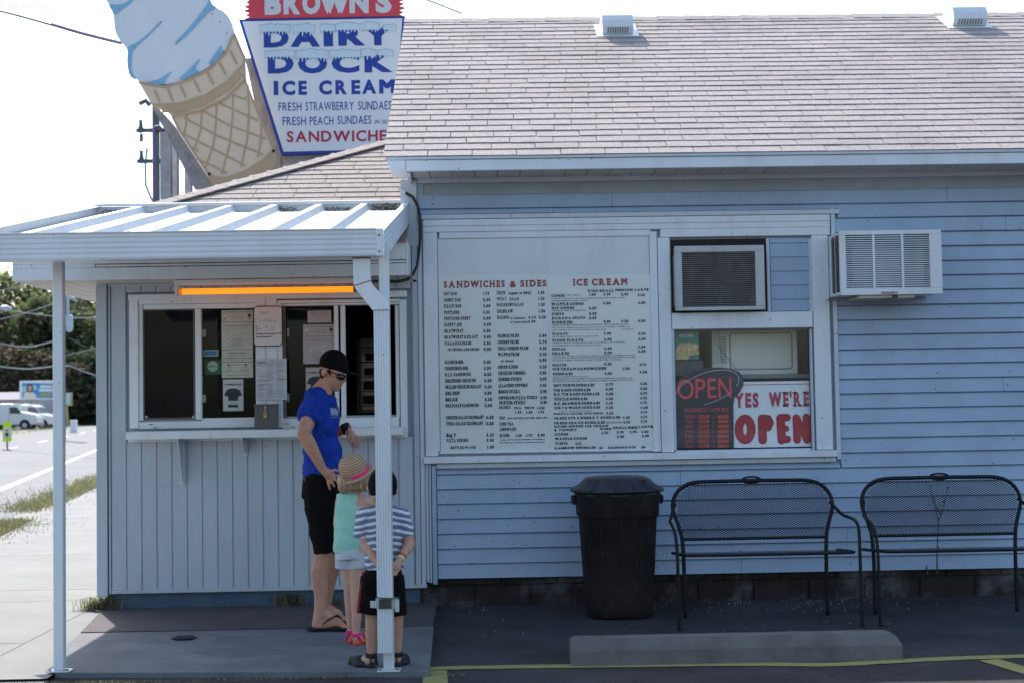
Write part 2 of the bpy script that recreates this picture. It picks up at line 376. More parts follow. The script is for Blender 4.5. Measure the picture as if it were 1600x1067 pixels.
# drain cap in the apron
c = G(287, 996, 0); t = thing('drain_cap', 'small round dark iron drain cap set in the shaded concrete apron', 'drain cap', c)
MB().lathe([(.001, .0), (.072, .0), (.075, .004), (.06, .006), (.001, .006)], c, 24).build('rim', BLACK, t)
for k in range(-2, 3): B('bar', M('iron', (.04, .035, .035), .7, .2, 30), t, c.x-.05, c.x+.05, c.y+k*.018-.004, c.y+k*.018+.004, .0062, .010, .001)
# crumbs and litter on the asphalt by the wall
rnd = random.Random(3); mb = MB()
for i in range(120):
    x = rnd.choice((.1, 1.45, 1.7, 1.9, 2.3, 2.6))+rnd.gauss(0, .22); y = -abs(rnd.gauss(.05, .28)); s = rnd.uniform(.001, .006)**1.0
    if rnd.random() < .15: y -= 1
    mb.add([(x-s, y, -.033), (x+s, y+s*.4, -.033), (x+s*.3, y+s, -.030), (x, y, -.025)], [(0, 1, 3), (1, 2, 3), (2, 0, 3)])
mb.build('litter_crumbs', M('crumbs', (.4, .37, .36), .8, .3, 80), kind='stuff')

# parking stop
t = thing('parking_stop', 'low grey concrete parking stop lying on the asphalt before the benches', 'parking stop', (1.35, -2.25, -.034))
STOPM = M('stop_concrete', (.17, .145, .135), .9, .28, 4, .8, 90, dirt=.6, dcol=(.07, .06, .062), dscale=4, speck=.6)
def stop_prof(x, s=1): return [(x, -2.36, -.034), (x, -2.345, .045), (x, -2.30+.0, .105*s), (x, -2.20, .105*s), (x, -2.155, .045), (x, -2.14, -.034)]
rings = [(.462, .0, .93), (.475, .012, 1), (2.19, .0, 1), (2.235, .03, .75)]
mb = MB(); v = []
for (x, ins, s) in [(.455, 0, .9), (.48, 0, 1)]+[(.48+i*.17, 0, 1+.01*math.sin(i*3)) for i in range(1, 10)]+[(2.19, 0, 1), (2.225, 0, .85), (2.245, 0, .6)]:
    v += stop_prof(x, s)
n = len(v)//6; f = [(i*6+k, i*6+(k+1) % 6, (i+1)*6+(k+1) % 6, (i+1)*6+k) for i in range(n-1) for k in range(6)]+[tuple(range(6)), tuple((n-1)*6+k for k in range(5, -1, -1))]
mb.add(v, f); mb.build('block', STOPM, t)
for x in (.62, 2.07): MB().lathe([(.001, .1052), (.016, .1062), (.014, .1075), (.001, .1075)], (x, -2.25, 0), 12).build('anchor_bolt', RUST, t)

# ================================================================== MAIN BUILDING
MX0, MX1 = -.50, 7.5
bld = thing('main_building', 'low building with pale blue lap siding and a grey shingled roof behind the benches', 'building', (3, 3, 0))
RZ, RY = 4.885, 2.8; EZ, EY = 3.083, -.34
SL = math.atan2(RZ-EZ, RY-EY); sl = Vector((0, math.cos(SL), math.sin(SL))); sn = Vector((0, -math.sin(SL), math.cos(SL)))
# backing walls round the openings
wx0, wx1, wz0, wz1 = rc(1053, 515, 1270, 702, .03)      # the lower window
wb = MB()
for (a, b, c_, d_) in ((MX0, wx0, .16, 2.99), (wx1, MX1, .16, 2.99), (wx0, wx1, .16, wz0), (wx0, wx1, wz1, 2.99)): wb.box(a, b, .012, .10, c_, d_)
wb.build('wall', M('sheathing', (.35, .38, .42), .7), bld)
mb = MB(); mb.prism([(MX0, .0, .16), (MX0, 5.6, .16), (MX0, 5.6, 2.99), (MX0, 2.8, 4.62), (MX0, .0, 2.99)], (.1, 0, 0)); mb.build('wall', SIDING, bld)
mb = MB(); mb.prism([(MX1-.1, .0, .16), (MX1-.1, 5.6, .16), (MX1-.1, 5.6, 2.99), (MX1-.1, 2.8, 4.62), (MX1-.1, .0, 2.99)], (.1, 0, 0)); mb.build('wall', SIDING, bld)
B('wall', SIDING, bld, MX0+.1, MX1-.1, 5.5, 5.6, .16, 2.99, 0)
B('floor', DARK, bld, MX0+.1, MX1-.1, .1, 5.5, .05, .15, 0)
B('ceiling', DARK, bld, MX0+.1, MX1-.1, .1, 5.5, 2.88, 2.96, 0)
# foundation blocks
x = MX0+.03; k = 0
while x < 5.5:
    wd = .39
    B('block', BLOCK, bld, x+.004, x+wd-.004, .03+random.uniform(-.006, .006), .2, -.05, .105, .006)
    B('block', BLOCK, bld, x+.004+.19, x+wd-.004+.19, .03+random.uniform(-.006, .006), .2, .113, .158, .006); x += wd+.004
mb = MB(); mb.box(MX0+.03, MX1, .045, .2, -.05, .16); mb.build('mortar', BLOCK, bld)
# lap siding boards
PIT_ = .1041; ZB = .164
CX0, CX1, CZ0, CZ1 = -.405, 2.49, .972, 2.687
def board(x0, x1, z, h=PIT_, parent=bld, lap=.016, top=None):
    e = random.uniform(-.0012, .0012); tw = random.uniform(-.0016, .0016)
    return MB().prism([(x0, .011, z), (x0, -lap+.003+e, z), (x0, -lap-.002+e, z+.003), (x0, -lap+.001+e, z+.012), (x0, -.004, z+h-.011), (x0, .006, z+h-.002), (x0, .011, z+h-.002)], (x1-x0, random.uniform(-.0015, .0015), tw)).build('siding_board', SIDING, parent)
def run(x0, x1, z, h=PIT_):
    cuts = [x0]; x = x0+random.uniform(.6, 3.4)
    while x < x1-.5: cuts.append(x); x += random.choice((3.05, 3.66, 2.4))
    cuts.append(x1)
    for a, b in zip(cuts, cuts[1:]): board(a+.0012, b-.0012, z+random.uniform(-.0006, .0006), h)
for k in range(26):
    z = ZB+k*PIT_; zt = z+PIT_
    if zt < .955: run(-.33, MX1, z)
    elif z < .955: run(-.33, 2.52, z, .955-z-.028); run(2.53, MX1, z)
    elif z > 2.70: run(-.44, MX1, z, min(PIT_, 2.945-z))
    elif zt > 2.70: run(2.55, MX1, z); run(-.44, 2.55, 2.725, zt-2.725)
    else: run(2.53, MX1, z)
# trim
B('corner_board', TRIM, bld, -.56, -.445, -.02, .02, 2.50, 2.975)
B('frieze_trim', TRIM, bld, -.44, MX1, -.022, .01, 2.95, 2.985)
B('edge_trim', TRIM, bld, -.385, -.372, -.012, .01, .135, .97); B('edge_trim', SIDING, bld, -.366, -.335, -.024, .01, .128, .955); B('edge_trim', TRIM, bld, -.41, -.390, -.006, .01, .14, .97)
B('edge_trim', TRIM, bld, 2.498, 2.528, -.024, .01, .95, 2.73)
B('starter_trim', TRIM, bld, -.33, 2.49, -.026, .01, .934, .968)
B('drip_trim', TRIM, bld, -.44, 2.56, -.034, .01, 2.690, 2.722)
# soffit panels, fascia, drip edge, gable end return
x = -.50
while x < MX1:
    B('soffit_panel', SOFFIT, bld, x+.0025, x+.1545, EY+.022, -.001, 2.981, 2.990, .002); x += .157
B('fascia', WHITE, bld, -.50, MX1, EY-.004, EY+.018, 2.982, 3.058)
B('drip_edge', TRIM, bld, -.635, MX1, EY-.016, EY+.02, 3.060, 3.078, .002)
B('fascia_return', WHITE, bld, -.615, -.503, EY-.006, .02, 2.995, 3.060)
B('fascia_return', TRIM, bld, -.50, -.472, EY+.02, .0, 2.945, 2.979)
# rake boards
for X in (-.64+.012, MX1+.3):
    mb = MB(); a = Vector((X, EY, EZ-.012)); b = Vector((X, RY, RZ-.012))
    mb.prism([a, b, b-Vector((0, 0, .11)), a-Vector((0, 0, .05))], (.02, 0, 0)); mb.build('rake_board', WHITE, bld)
    a = Vector((X, RY, RZ-.012)); b = Vector((X, 2*RY-EY, EZ-.012))
    mb = MB(); mb.prism([a, b, b-Vector((0, 0, .05)), a-Vector((0, 0, .11))], (.02, 0, 0)); mb.build('rake_board', WHITE, bld)
# roof
roof = MB(); e0_ = Vector((-.64, EY, EZ)); r0_ = Vector((-.64, RY, RZ))
roof.prism([e0_-sn*.004, r0_-sn*.004, r0_-sn*.03, e0_-sn*.03], (MX1+.94, 0, 0)).prism([r0_-sn*.004, Vector((-.64, 2*RY-EY, EZ)), Vector((-.64, 2*RY-EY, EZ-.03)), r0_-sn*.03], (MX1+.94, 0, 0))
roofo = roof.build('roof', SHING, bld)
EXP = .1275; NR = int((Vector((0, RY-EY, RZ-EZ)).length)/EXP)+1; TW = .306
tabv = lambda w_: MB().add([(0, 0, .002), (w_, 0, .002), (w_, EXP+.02, -.001), (0, EXP+.02, -.001), (0, 0, .0105), (w_, 0, .0105), (w_, EXP+.02, .0025), (0, EXP+.02, .0025)],
                           [(0, 3, 2, 1), (4, 5, 6, 7), (0, 1, 5, 4), (1, 2, 6, 5), (2, 3, 7, 6), (3, 0, 4, 7)])
TAB = tabv(TW-.006).data('shingle', SHING); stuffm = MB(); cnt = 0
Rm = Matrix(((1, 0, 0), (0, sl.y, sn.y), (0, sl.z, sn.z)))
for r in range(NR):
    base = Vector((-.655, EY, EZ))+sl*(r*EXP-.015)
    L_ = min(EXP, (Vector((0, RY-EY, RZ-EZ)).length)-r*EXP+.015)
    if L_ < .03: break
    x = -.655-(TW/2 if r % 2 else 0)-(.02*(r % 3))
    xe = 5.2 if r < 14 else 6.4
    while x < MX1+.3:
        a = max(x, -.655)
        w_ = x+TW-a-.006
        if w_ > .03:
            z_ = random.uniform(0, .0022); yj = random.gauss(0, .0016)
            if cnt < 290 and a < 3.9 and w_ > TW-.01 and r >= 0:
                o = bpy.data.objects.new('shingle', TAB); COL.objects.link(o); o.parent = bld
                o.location = base+Vector((a-base.x, 0, 0))+sl*yj+sn*z_-ORG[bld]; o.rotation_euler = (SL+random.gauss(0, .004), 0, random.gauss(0, .0022)); cnt += 1
            else:
                an = random.gauss(0, .0022)
                t_ = tabv(w_)
                for i, q in enumerate(t_.v):
                    q = Vector(q); q.y = min(q.y, L_+.02); q = Vector((q.x-an*q.y, q.y+an*q.x+yj, q.z+z_)); t_.v[i] = tuple(Vector((a, base.y, base.z))+Rm @ q)
                stuffm.add(t_.v, t_.f)
        x += TW
stuffm.build('shingles', SHING, bld, kind='stuff')
# ridge caps
x = -.66
while x < MX1+.3:
    w_ = .30; mb = MB(); q = RZ+.008+random.uniform(0, .004); hd = .13
    for sgn in (-1, 1):
        a = Vector((x, RY, q)); b = Vector((x, RY+sgn*math.cos(SL)*hd, q-math.sin(SL)*hd))
        mb.prism([a, b, b+Vector((w_+.02, 0, -.008)), a+Vector((w_+.02, 0, -.008))], (0, 0, .009))
    mb.build('ridge_cap', SHING, bld); x += .128*2
# roof vents
def vent(px, py, w_, label):
    # find where the ray meets the slope
    d_ = ray(px, py); n_ = sn; q = Vector((0, EY, EZ)); tt = (q-CAM).dot(n_)/d_.dot(n_); c = CAM+d_*tt
    t = thing('roof_vent', label, 'roof vent', c, 'roof vents near the ridge')
    h = .13; dp = .30; w2 = w_/2
    def W(a, b, cc): return c+Vector((a, 0, 0))+sl*b+sn*cc
    mb = MB(); mb.add([W(-w2-.05, -.06, .012), W(w2+.05, -.06, .012), W(w2+.05, dp+.05, .012), W(-w2-.05, dp+.05, .012), W(-w2-.05, -.06, .016), W(w2+.05, -.06, .016), W(w2+.05, dp+.05, .016), W(-w2-.05, dp+.05, .016)],
           [(0, 3, 2, 1), (4, 5, 6, 7), (0, 1, 5, 4), (1, 2, 6, 5), (2, 3, 7, 6), (3, 0, 4, 7)]); mb.build('flange', ALU, t)
    prof = [(0, .02), (-.02, .09), (.02, h+.01), (.08, h+.035), (dp*.8, h-.0), (dp, .04), (dp, .016)]
    mb = MB(); pts = [W(-w2, b, cc) for b, cc in prof]; mb.prism(pts, (w_, 0, 0)); mb.build('hood', ALU, t)
    for k in range(9):
        a = -w2+.05+k*(w_-.1)/8
        q0, q1 = W(a, -.0035, .03), W(a, -.0165, .083)
        MB().add([q0+Vector((-.006, -.004, 0)), q0+Vector((.006, -.004, 0)), q1+Vector((.006, -.004, 0)), q1+Vector((-.006, -.004, 0)), q0+Vector((-.006, .004, 0)), q0+Vector((.006, .004, 0)), q1+Vector((.006, .004, 0)), q1+Vector((-.006, .004, 0))],
                 [(0, 1, 2, 3), (7, 6, 5, 4), (0, 4, 5, 1), (2, 6, 7, 3), (1, 5, 6, 2), (0, 3, 7, 4)]).build('louvre', M('vent_louvre_grey', (.25, .25, .26), .7), t)  # louvre bars in a plain mid grey
vent(965, 57, .27, 'white metal roof vent above the menu window, left one of two')
vent(1514, 44, .30, 'white metal roof vent above the right end of the roof')

# ------------------------------------------------------------------ the long window assembly (parts of the building)
fr = thing  # alias not used further
B('head_board', WHITE, bld, P(1031, 360, 0).x, CX1-.002, -.0275, .008, P(1200, 369.5, 0).z, 2.597)
win = MB().box(CX0, CX1, -.030, .008, 2.64, CZ1, .004).build('window', WHITE, bld)   # head casing carries the rest as sub-parts
def sub(name, mt, px0, py0, px1, py1, Yf, Yb, bev=.003): return PB(name, mt, win, px0, py0, px1, py1, Yf, Yb, bev)
B('casing', WHITE, win, CX0, CX1, -.0285, .008, 2.598, 2.6385)
B('casing', WHITE, win, CX0, -.318, -.026, .008, 1.022, 2.596)
B('sill', WHITE, win, CX0-.012, CX1+.004, -.06, .008, .972, 1.018)
x0, x1, z0, z1 = rc(1030, 370, 1049, 706); B('casing', WHITE, win, x0, x1, -.026, .008, 1.022, P(1200, 370, 0).z)
x0, x1, z0, z1 = rc(1271, 370, 1301, 706); B('casing', WHITE, win, x0, 2.472, -.026, .008, 1.022, P(1200, 370, 0).z)
sub('casing', WHITE, 1050, 488, 1270, 513, -.026, .008)
sub('glazing_stop', TRIM, 1050, 514, 1055.5, 703, -.012, .03); sub('glazing_stop', TRIM, 1268, 514, 1271, 703, -.012, .03); sub('glazing_stop', TRIM, 1055.6, 701.5, 1267.6, 706, -.014, .03)
PB('pane', GLASSD, win, 1055, 514, 1269, 703, .028, .032, 0)
# menu window: frame, backing, divider
sub('frame', WHITE, 673, 362, 685, 705, -.020, .008); sub('frame', WHITE, 686, 361, 1017, 371, -.020, .008); sub('frame', WHITE, 1018, 362, 1029.5, 705, -.022, .008); sub('frame', WHITE, 686, 703.5, 1017, 706, -.022, .008)
BACKP = M('back_panel', (.76, .79, .81), .6, .05, 2, dirt=.2, dcol=(.45, .44, .4))
sub('back_panel', BACKP, 686, 371.5, 1017, 703, -.004, .008, 0); sub('mullion', WHITE, 850, 372, 855.5, 428, -.010, .0)
# mini siding beside the air conditioner
x0, x1, z0, z1 = rc(1204, 373, 1264, 486)
for k in range(6):
    zz = z0-.015+k*.1; h = min(.1, z1-zz)
    MB().prism([(x0, .006, max(zz, z0)), (x0, -.012, max(zz, z0)), (x0, -.002, zz+h), (x0, .006, zz+h)], (x1-x0, 0, 0)).build('siding_board', SIDING, win)
sub('edge_trim', TRIM, 1198.5, 373, 1203.5, 487, -.020, .006); sub('edge_trim', TRIM, 1264.5, 373, 1270, 487, -.020, .006)
sub('dark_gap_panel', DARK, 1049.5, 374, 1198, 487.5, -.004, .01, 0)  # flat dark panel on the wall, paints the shaded gap round the unit

# ------------------------------------------------------------------ menu boards
BOARD = M('menu_board_white', (.82, .84, .84), .45, .03, 2, dirt=.12, dcol=(.5, .5, .46), speck=.5)
INKB = M('menu_ink_blue', (.004, .022, .065), .5); INKR = M('menu_ink_red', (.33, .01, .025), .5, .3, 40)
YB_ = -.007
def menu(px0, py0, px1, py1, label):
    x0, x1, z0, z1 = rc(px0, py0, px1, py1, YB_)
    t = thing('menu_board', label, 'menu board', ((x0+x1)/2, YB_, z0)); B('panel', BOARD, t, x0, x1, YB_, YB_+.0025, z0, z1, .0008); return t
m1 = menu(687, 430, 857.5, 705, 'white menu board headed sandwiches and sides in red lettering')
m2 = menu(858.5, 430, 1022, 705, 'white menu board headed ice cream in red lettering')
TB1 = Text(YB_-.001); TR1 = Text(YB_-.001); TB2 = Text(YB_-.001); TR2 = Text(YB_-.001)
a6 = lambda x, y: (660+x/3.555, 420+y/3.555)
a7 = lambda x, y: (850+x/3.558, 420+y/3.558)
def L6(s, x0, x1, y, cap=19, T=TB1, **k): T.pix(s, a6(x0, 0)[0], a6(x1, 0)[0], a6(0, y)[1], cap/3.555, off=.085 if cap < 25 else .05, slab=cap > 13, **k)
def L7(s, x0, x1, y, cap=17, T=TB2, **k): T.pix(s, a7(x0, 0)[0], a7(x1, 0)[0], a7(0, y)[1], cap/3.558, off=(.08 if cap < 25 else .05) if cap > 9 else .02, slab=cap > 13, **k)
L6('SANDWICHES', 118, 458, 108, 38, TR1); L6('&', 486, 520, 105, 36, TR1); L6('SIDES', 544, 690, 102, 38, TR1)
for s, x0, x1, y, pr, p0, p1 in (('HOT DOG', 118, 191, 150, '1.75', 337, 371), ('CONEY DOG', 119, 213, 185, '2.00', 337, 377), ('KRAUT DOG', 120, 216, 219, '2.00', 338, 377), ('FOOTLONG', 120, 205, 254, '2.50', 338, 374),
        ('FOOTLONG CONEY', 121, 269, 287, '3.00', 339, 379), ('SLOPPY JOE', 122, 218, 321, '3.00', 341, 381), ('BRATWURST', 122, 227, 356, '2.50', 339, 377), ('BRATWURST & KRAUT', 122, 309, 390, '3.00', 341, 381),
        ('ITALIAN SAUSAGE', 123, 271, 424, '2.50', 340, 379), ('- W/ PEPPERS AND ONIONS', 136, 316, 456, '3.00', 341, 381), ('HAMBURGER', 125, 229, 527, '3.25', 341, 379), ('CHEESEBURGER', 125, 257, 561, '3.50', 342, 380),
        ('B.L.T. SANDWICH', 126, 269, 595, '3.25', 343, 383), ('SHREDDED CHICKEN', 127, 297, 630, '3.25', 344, 384), ('GRILLED CHICKEN BREAST', 127, 327, 664, '3.25', 346, 385), ('BBQ BEEF', 128, 207, 699, '3.50', 344, 384),
        ('BBQ RIB', 128, 195, 734, '3.25', 347, 386), ('MEATLOAF SANDWICH', 129, 312, 768, '3.00', 347, 387), ('CHICKEN SALAD CROISSANT', 131, 341, 834, '4.25', 352, 396), ('TUNA SALAD CROISSANT', 132, 337, 868, '4.25', 353, 396),
        ('Big T', 133, 187, 932, '4.25', 354, 397), ('PIZZA BURGER', 134, 256, 961, '3.00', 357, 397), ('BOTTLED WATER', 157, 299, 999, '1.00', 360, 397)):
    L6(s, x0, x1, y, 19 if s[0] != '-' and s[0:2] != 'BO' else 15); L6(pr, p0, p1, y-2, 18)
for s, x0, x1, y, pr, p0, p1, cp in (('CHIPS', 413, 461, 145, '1.00', 642, 678, 19), ('regular or BBQ)', 478, 604, 145, '', 0, 0, 17), ('POTAT', 414, 466, 178, '1.25', 643, 678, 18), ('SALAD', 485, 537, 178, '', 0, 0, 18), ('MACARONI SALAD', 414, 562, 211, '1.25', 644, 680, 19), ('COLESLAW', 415, 501, 247, '1.25', 645, 681, 19),
        ('NACHOS', 415, 481, 281, '2.50', 647, 686, 18), ('w/ jalapenos', 487, 570, 281, '2.75', 590, 630, 12), ('w/ coney sauce', 487, 585, 303, '2.95', 588, 628, 12), ('FRENCH FRIES', 418, 537, 383, '2.00', 648, 689, 19),
        ('CHEESE FRIES', 418, 536, 417, '2.70', 649, 690, 19), ('CHILI CHEESE FRIES', 419, 589, 451, '3.25', 651, 690, 19), ('WAFFLE FRIES', 420, 538, 484, '2.25', 651, 689, 19), ('w/ cheese', 435, 507, 517, '2.95', 650, 688, 14),
        ('ONION RINGS', 420, 530, 553, '2.25', 652, 689, 19), ('CHICKEN FINGERS', 421, 573, 587, '3.95', 652, 687, 19), ('CHEESE STICKS', 422, 551, 621, '3.95', 653, 688, 19), ('JALAPENO POPPERS', 422, 584, 656, '3.95', 654, 688, 19),
        ('BOSCO STICKS', 423, 540, 690, '3.95', 655, 690, 19), ('PEPPERONI PIZZA STICKS', 424, 636, 724, '3.95', 656, 691, 18), ('PRETZEL STICKS', 426, 570, 751, '3.95', 657, 691, 18), ('DRINKS', 427, 490, 777, '', 0, 0, 17),
        ('SMALL', 510, 550, 777, '', 0, 0, 14), ('MEDIUM', 569, 621, 777, '', 0, 0, 14), ('LARGE', 636, 679, 777, '', 0, 0, 14), ('1.25', 515, 549, 802, '', 0, 0, 15), ('1.50', 576, 611, 802, '', 0, 0, 15), ('1.75', 642, 675, 801, '', 0, 0, 15),
        ('POP', 428, 458, 836, '', 0, 0, 18), ('PEPSI, DIET PEPSI, ROOT BEER, SIERRA MIST', 473, 696, 833, '', 0, 0, 9), ('ICED TEA', 429, 506, 869, '', 0, 0, 18), ('LEMONADE', 429, 519, 898, '', 0, 0, 18), ('SLUSH', 430, 483, 933, '', 0, 0, 18),
        ('1.50', 517, 552, 931, '', 0, 0, 15), ('1.75', 575, 610, 930, '', 0, 0, 15), ('2.00', 640, 680, 929, '', 0, 0, 16), ('orange, cherry, grape, lemon-lime, red raspberry,', 430, 682, 951, '', 0, 0, 7), ('blue raspberry, strawberry, watermelon, pina colada', 430, 681, 967, '', 0, 0, 7)):
    L6(s, x0, x1, y, cp)
    if pr: L6(pr, p0, p1, y-2, 18 if cp > 12 else 14)
L7('ICE CREAM', 160, 463, 96, 38, TR2)
for s, x0, x1, y, cp in (('KIDS', 243, 299, 131, 14), ('SMALL', 308, 388, 131, 14), ('MEDIUM', 396, 493, 127, 14), ('LARGE', 503, 581, 125, 14), ('CONES', 40, 115, 159, 15), ('SOFT SERVE', 128, 200, 152, 7), ('1.50', 252, 288, 152, 14), ('2.35', 330, 370, 150, 14), ('2.95', 428, 468, 151, 14), ('3.25', 522, 561, 154, 14),
        ('VANILLA, CHOCOLATE, ORANGE SHERBERT, CHOCOLATE-VANILLA TWIST,', 41, 452, 171, 6), ('ORANGE SHERBERT-VANILLA TWIST', 41, 243, 184, 6), ('WAFFLE CONES', 41, 220, 206, 15), ('3.50', 330, 370, 200, 15), ('4.50', 522, 563, 198, 15), ('DIP CONES', 42, 168, 227, 14), ('2.60', 250, 291, 227, 15),
        ('CHOCOLATE, CHERRY, BUTTERSCOTCH', 43, 232, 238, 6), ('PINTS', 43, 111, 260, 14), ('3.25', 251, 291, 258, 15), ('BANANA SPLITS', 44, 228, 283, 14), ('5.25', 251, 291, 282, 15), ('FLURRIES', 44, 158, 307, 15), ('3.95', 332, 370, 302, 15), ('4.25', 429, 469, 299, 15), ('4.50', 522, 563, 298, 15),
        ('REESE CUP, REESE PIECES, OREO, BUTTERFINGER, M&Ms, COOKIE DOUGH', 46, 466, 318, 6), ('HEATH, HOT FUDGE BROWNIE, SNICKERS, FRESH STRAWBERRY CHEESECAKE,', 47, 482, 332, 6), ('OREO CHEESECAKE, TURTLE CHEESECAKE MINT OREO,', 47, 352, 345, 6), ('KEYLIME PIE', 434, 498, 340, 6),
        ('FLOATS', 46, 131, 371, 15), ('3.00', 333, 373, 368, 15), ('3.50', 524, 565, 369, 15), ('ROOT BEER, PEPSI, DIET PEPSI SIERRA MIST', 47, 305, 382, 6), ('SLUSH FLOATS', 47, 217, 406, 15), ('3.00', 334, 376, 400, 15), ('3.50', 524, 566, 398, 15),
        ('ORANGE, CHERRY, GRAPE, LEMON-LIME, STRAWBERRY, RED RASPBERRY', 48, 456, 416, 6), ('BLUE RASPBERRY, WATERMELON, PINA COLADA', 48, 318, 430, 6), ('SODAS', 46, 120, 453, 15), ('3.00', 335, 377, 449, 15), ('3.50', 523, 563, 441, 15), ('SHAKES', 46, 139, 477, 15), ('3.00', 335, 377, 473, 15), ('3.50', 524, 564, 465, 15),
        ('CHOCOLATE, VANILLA, STRAWBERRY, FRESH STRAWBERRY, RASPBERRY, BANANA,', 49, 508, 489, 6), ('PEANUT BUTTER, REESE CUP, HOT FUDGE, MARSHMALLOW, BUTTERSCOTCH, MINT', 49, 512, 500, 6), ('PINEAPPLE, CHERRY, CARAMEL, COFFEE, CAKE BATTER, KEYLIME PIE', 49, 428, 512, 6), ('MALTS', 48, 124, 541, 15),
        ('3.25', 335, 376, 535, 15), ('3.75', 532, 567, 538, 15), ('ICE CREAM SANDWICHES', 48, 346, 563, 15), ('1.50', 437, 476, 560, 15), ('SUNDAES', 50, 159, 590, 15), ('3.50', 338, 378, 587, 15), ('4.00', 530, 573, 579, 15), ('(peanut or spanish peanuts .50 extra)', 51, 243, 601, 6),
        ('CHOCOLATE, BLACK RASPBERRY, PEANUT BUTTER, REESE CUP, MARSHMALLOW,', 50, 495, 614, 6), ('BUTTERSCOTCH, CARAMEL, MINT, PINEAPPLE, CHERRY, PEANUT BUTTER & JELLY', 50, 508, 626, 6), ('HOT FUDGE SUNDAES', 53, 279, 654, 15), ('3.75', 344, 383, 647, 15), ('4.25', 534, 573, 643, 15), ('TIN ROOF SUNDAES', 54, 258, 681, 15), ('4.00', 343, 384, 674, 15), ('4.50', 534, 573, 671, 15),
        ('H.F. TIN ROOF SUNDAES', 54, 308, 704, 15), ('4.25', 343, 384, 700, 15), ('4.75', 534, 572, 698, 15), ('TURTLE SUNDAES', 55, 242, 730, 15), ('4.25', 343, 383, 727, 15), ('4.75', 534, 572, 724, 15), ('H.F. BROWNIE SUNDAES', 56, 310, 755, 15), ('4.25', 344, 383, 752, 15), ('4.75', 534, 572, 749, 15),
        ('DIRT & WORM SUNDAES', 57, 312, 779, 15), ('3.50', 344, 384, 777, 15), ('4.00', 537, 579, 777, 15), ('(candy or gummy bears or sprinkles)', 84, 264, 793, 6), ('BUCKEYE or CARAMEL APPLE SUNDAE', 54, 328, 810, 11), ('4.25', 345, 384, 808, 15), ('4.75', 538, 573, 802, 15), ('FRESH STRAWBERRY SUNDAES', 56, 424, 836, 14), ('4.25', 438, 477, 832, 15), ('4.75', 538, 573, 829, 15),
        ('FRESH PEACH SUNDAES', 56, 340, 863, 14), ('(IN SEASON)', 345, 434, 857, 9), ('4.25', 440, 478, 857, 15), ('4.75', 538, 573, 854, 15), ('HAND-DIPPED ICE CREAM', 57, 356, 881, 12), ('& YOGURT', 57, 182, 901, 13), ('KIDS', 314, 374, 894, 13), ('SMALL', 384, 461, 888, 13), ('MED', 466, 522, 887, 13), ('LARGE', 527, 606, 882, 13), ('1.95', 322, 357, 917, 14),
        ('2.95', 404, 443, 913, 14), ('3.95', 477, 516, 911, 14), ('4.95', 541, 581, 911, 14), ('CONES', 58, 134, 925, 14), ('WAFFLE CONES', 60, 240, 950, 14), ('3.95', 406, 445, 938, 14), ('5.95', 545, 583, 934, 14), ('PINTS', 63, 131, 976, 14), ('3.75', 176, 207, 977, 15), ('RAINBOW SPRINKLES', 60, 289, 1001, 13), ('.25', 302, 325, 1000, 14), ('KRUNCH KOTE', 357, 508, 998, 12), ('.50', 538, 563, 996, 14)):
    L7(s, x0, x1, y, cp)
TB1.build('lettering', INKB, m1); TR1.build('heading', INKR, m1); TB2.build('lettering', INKB, m2); TR2.build('heading', INKR, m2)
PB('pane', glass('storm_glass', (1, 1, 1), .55, 0), win, 686.5, 371.5, 1016.5, 703, -.0165, -.0155, 0)

# ------------------------------------------------------------------ air conditioners
ACW = M('ac_enamel', (.70, .72, .73), .4, .06, 4, dirt=.35, dcol=(.35, .31, .27), dscale=6, speck=.6, streak=True)
ACD = M('ac_dark', (.03, .03, .035), .6)
FIN = M('coil_fins', (.03, .026, .026), .6, .4, 12)
x0, x1, z0, z1 = rc(1055, 384, 1195, 485, -.10)
t = thing('air_conditioner', 'boxed window air conditioner with a dark dusty grille, above the lower window', 'air conditioner', ((x0+x1)/2, -.05, z0))
ACB = M('ac_beige', (.50, .50, .49), .5, .08, 4, dirt=.45, dcol=(.28, .25, .22), dscale=6, speck=.6, streak=True)
MB().box(x0+.004, x1-.006, -.085, .3, z0+.006, z1-.006, .004).build('case', ACB, t)
fx = .035; zb, zt_ = z0+.025, z1-.045
MB().box(x0, x1, -.10, -.0855, z0, zb, .003).build('bezel', ACB, t); MB().box(x0, x1, -.10, -.0855, zt_, z1, .003).build('bezel', ACB, t)
MB().box(x0, x0+.05, -.1005, -.0858, zb, zt_, .003).build('bezel', ACB, t); MB().box(x1-.065, x1, -.1005, -.0858, zb, zt_, .003).build('bezel', ACB, t)
MB().box(x0+.05, x1-.065, -.088, -.0855, zb, zt_, 0).build('coil', FIN, t)
mb = MB(); n = 27
for k in range(n):
    zz = zb+(k+.5)*(zt_-zb)/n+random.uniform(-.0008, .0008); mb.box(x0+.05, x1-.065, -.094, -.089, zz-.0026, zz+.0026)
mb.build('grille', M('fin_light', (.17, .15, .145), .5, .3, 15), t, kind='stuff')
mb = MB()
for k in range(26):
    zz = z0+.04+k*.014; mb.box(x0-.003, x0+.003, -.083, -.01, zz, zz+.006)
mb.build('side_grille', ACW, t, kind='stuff')
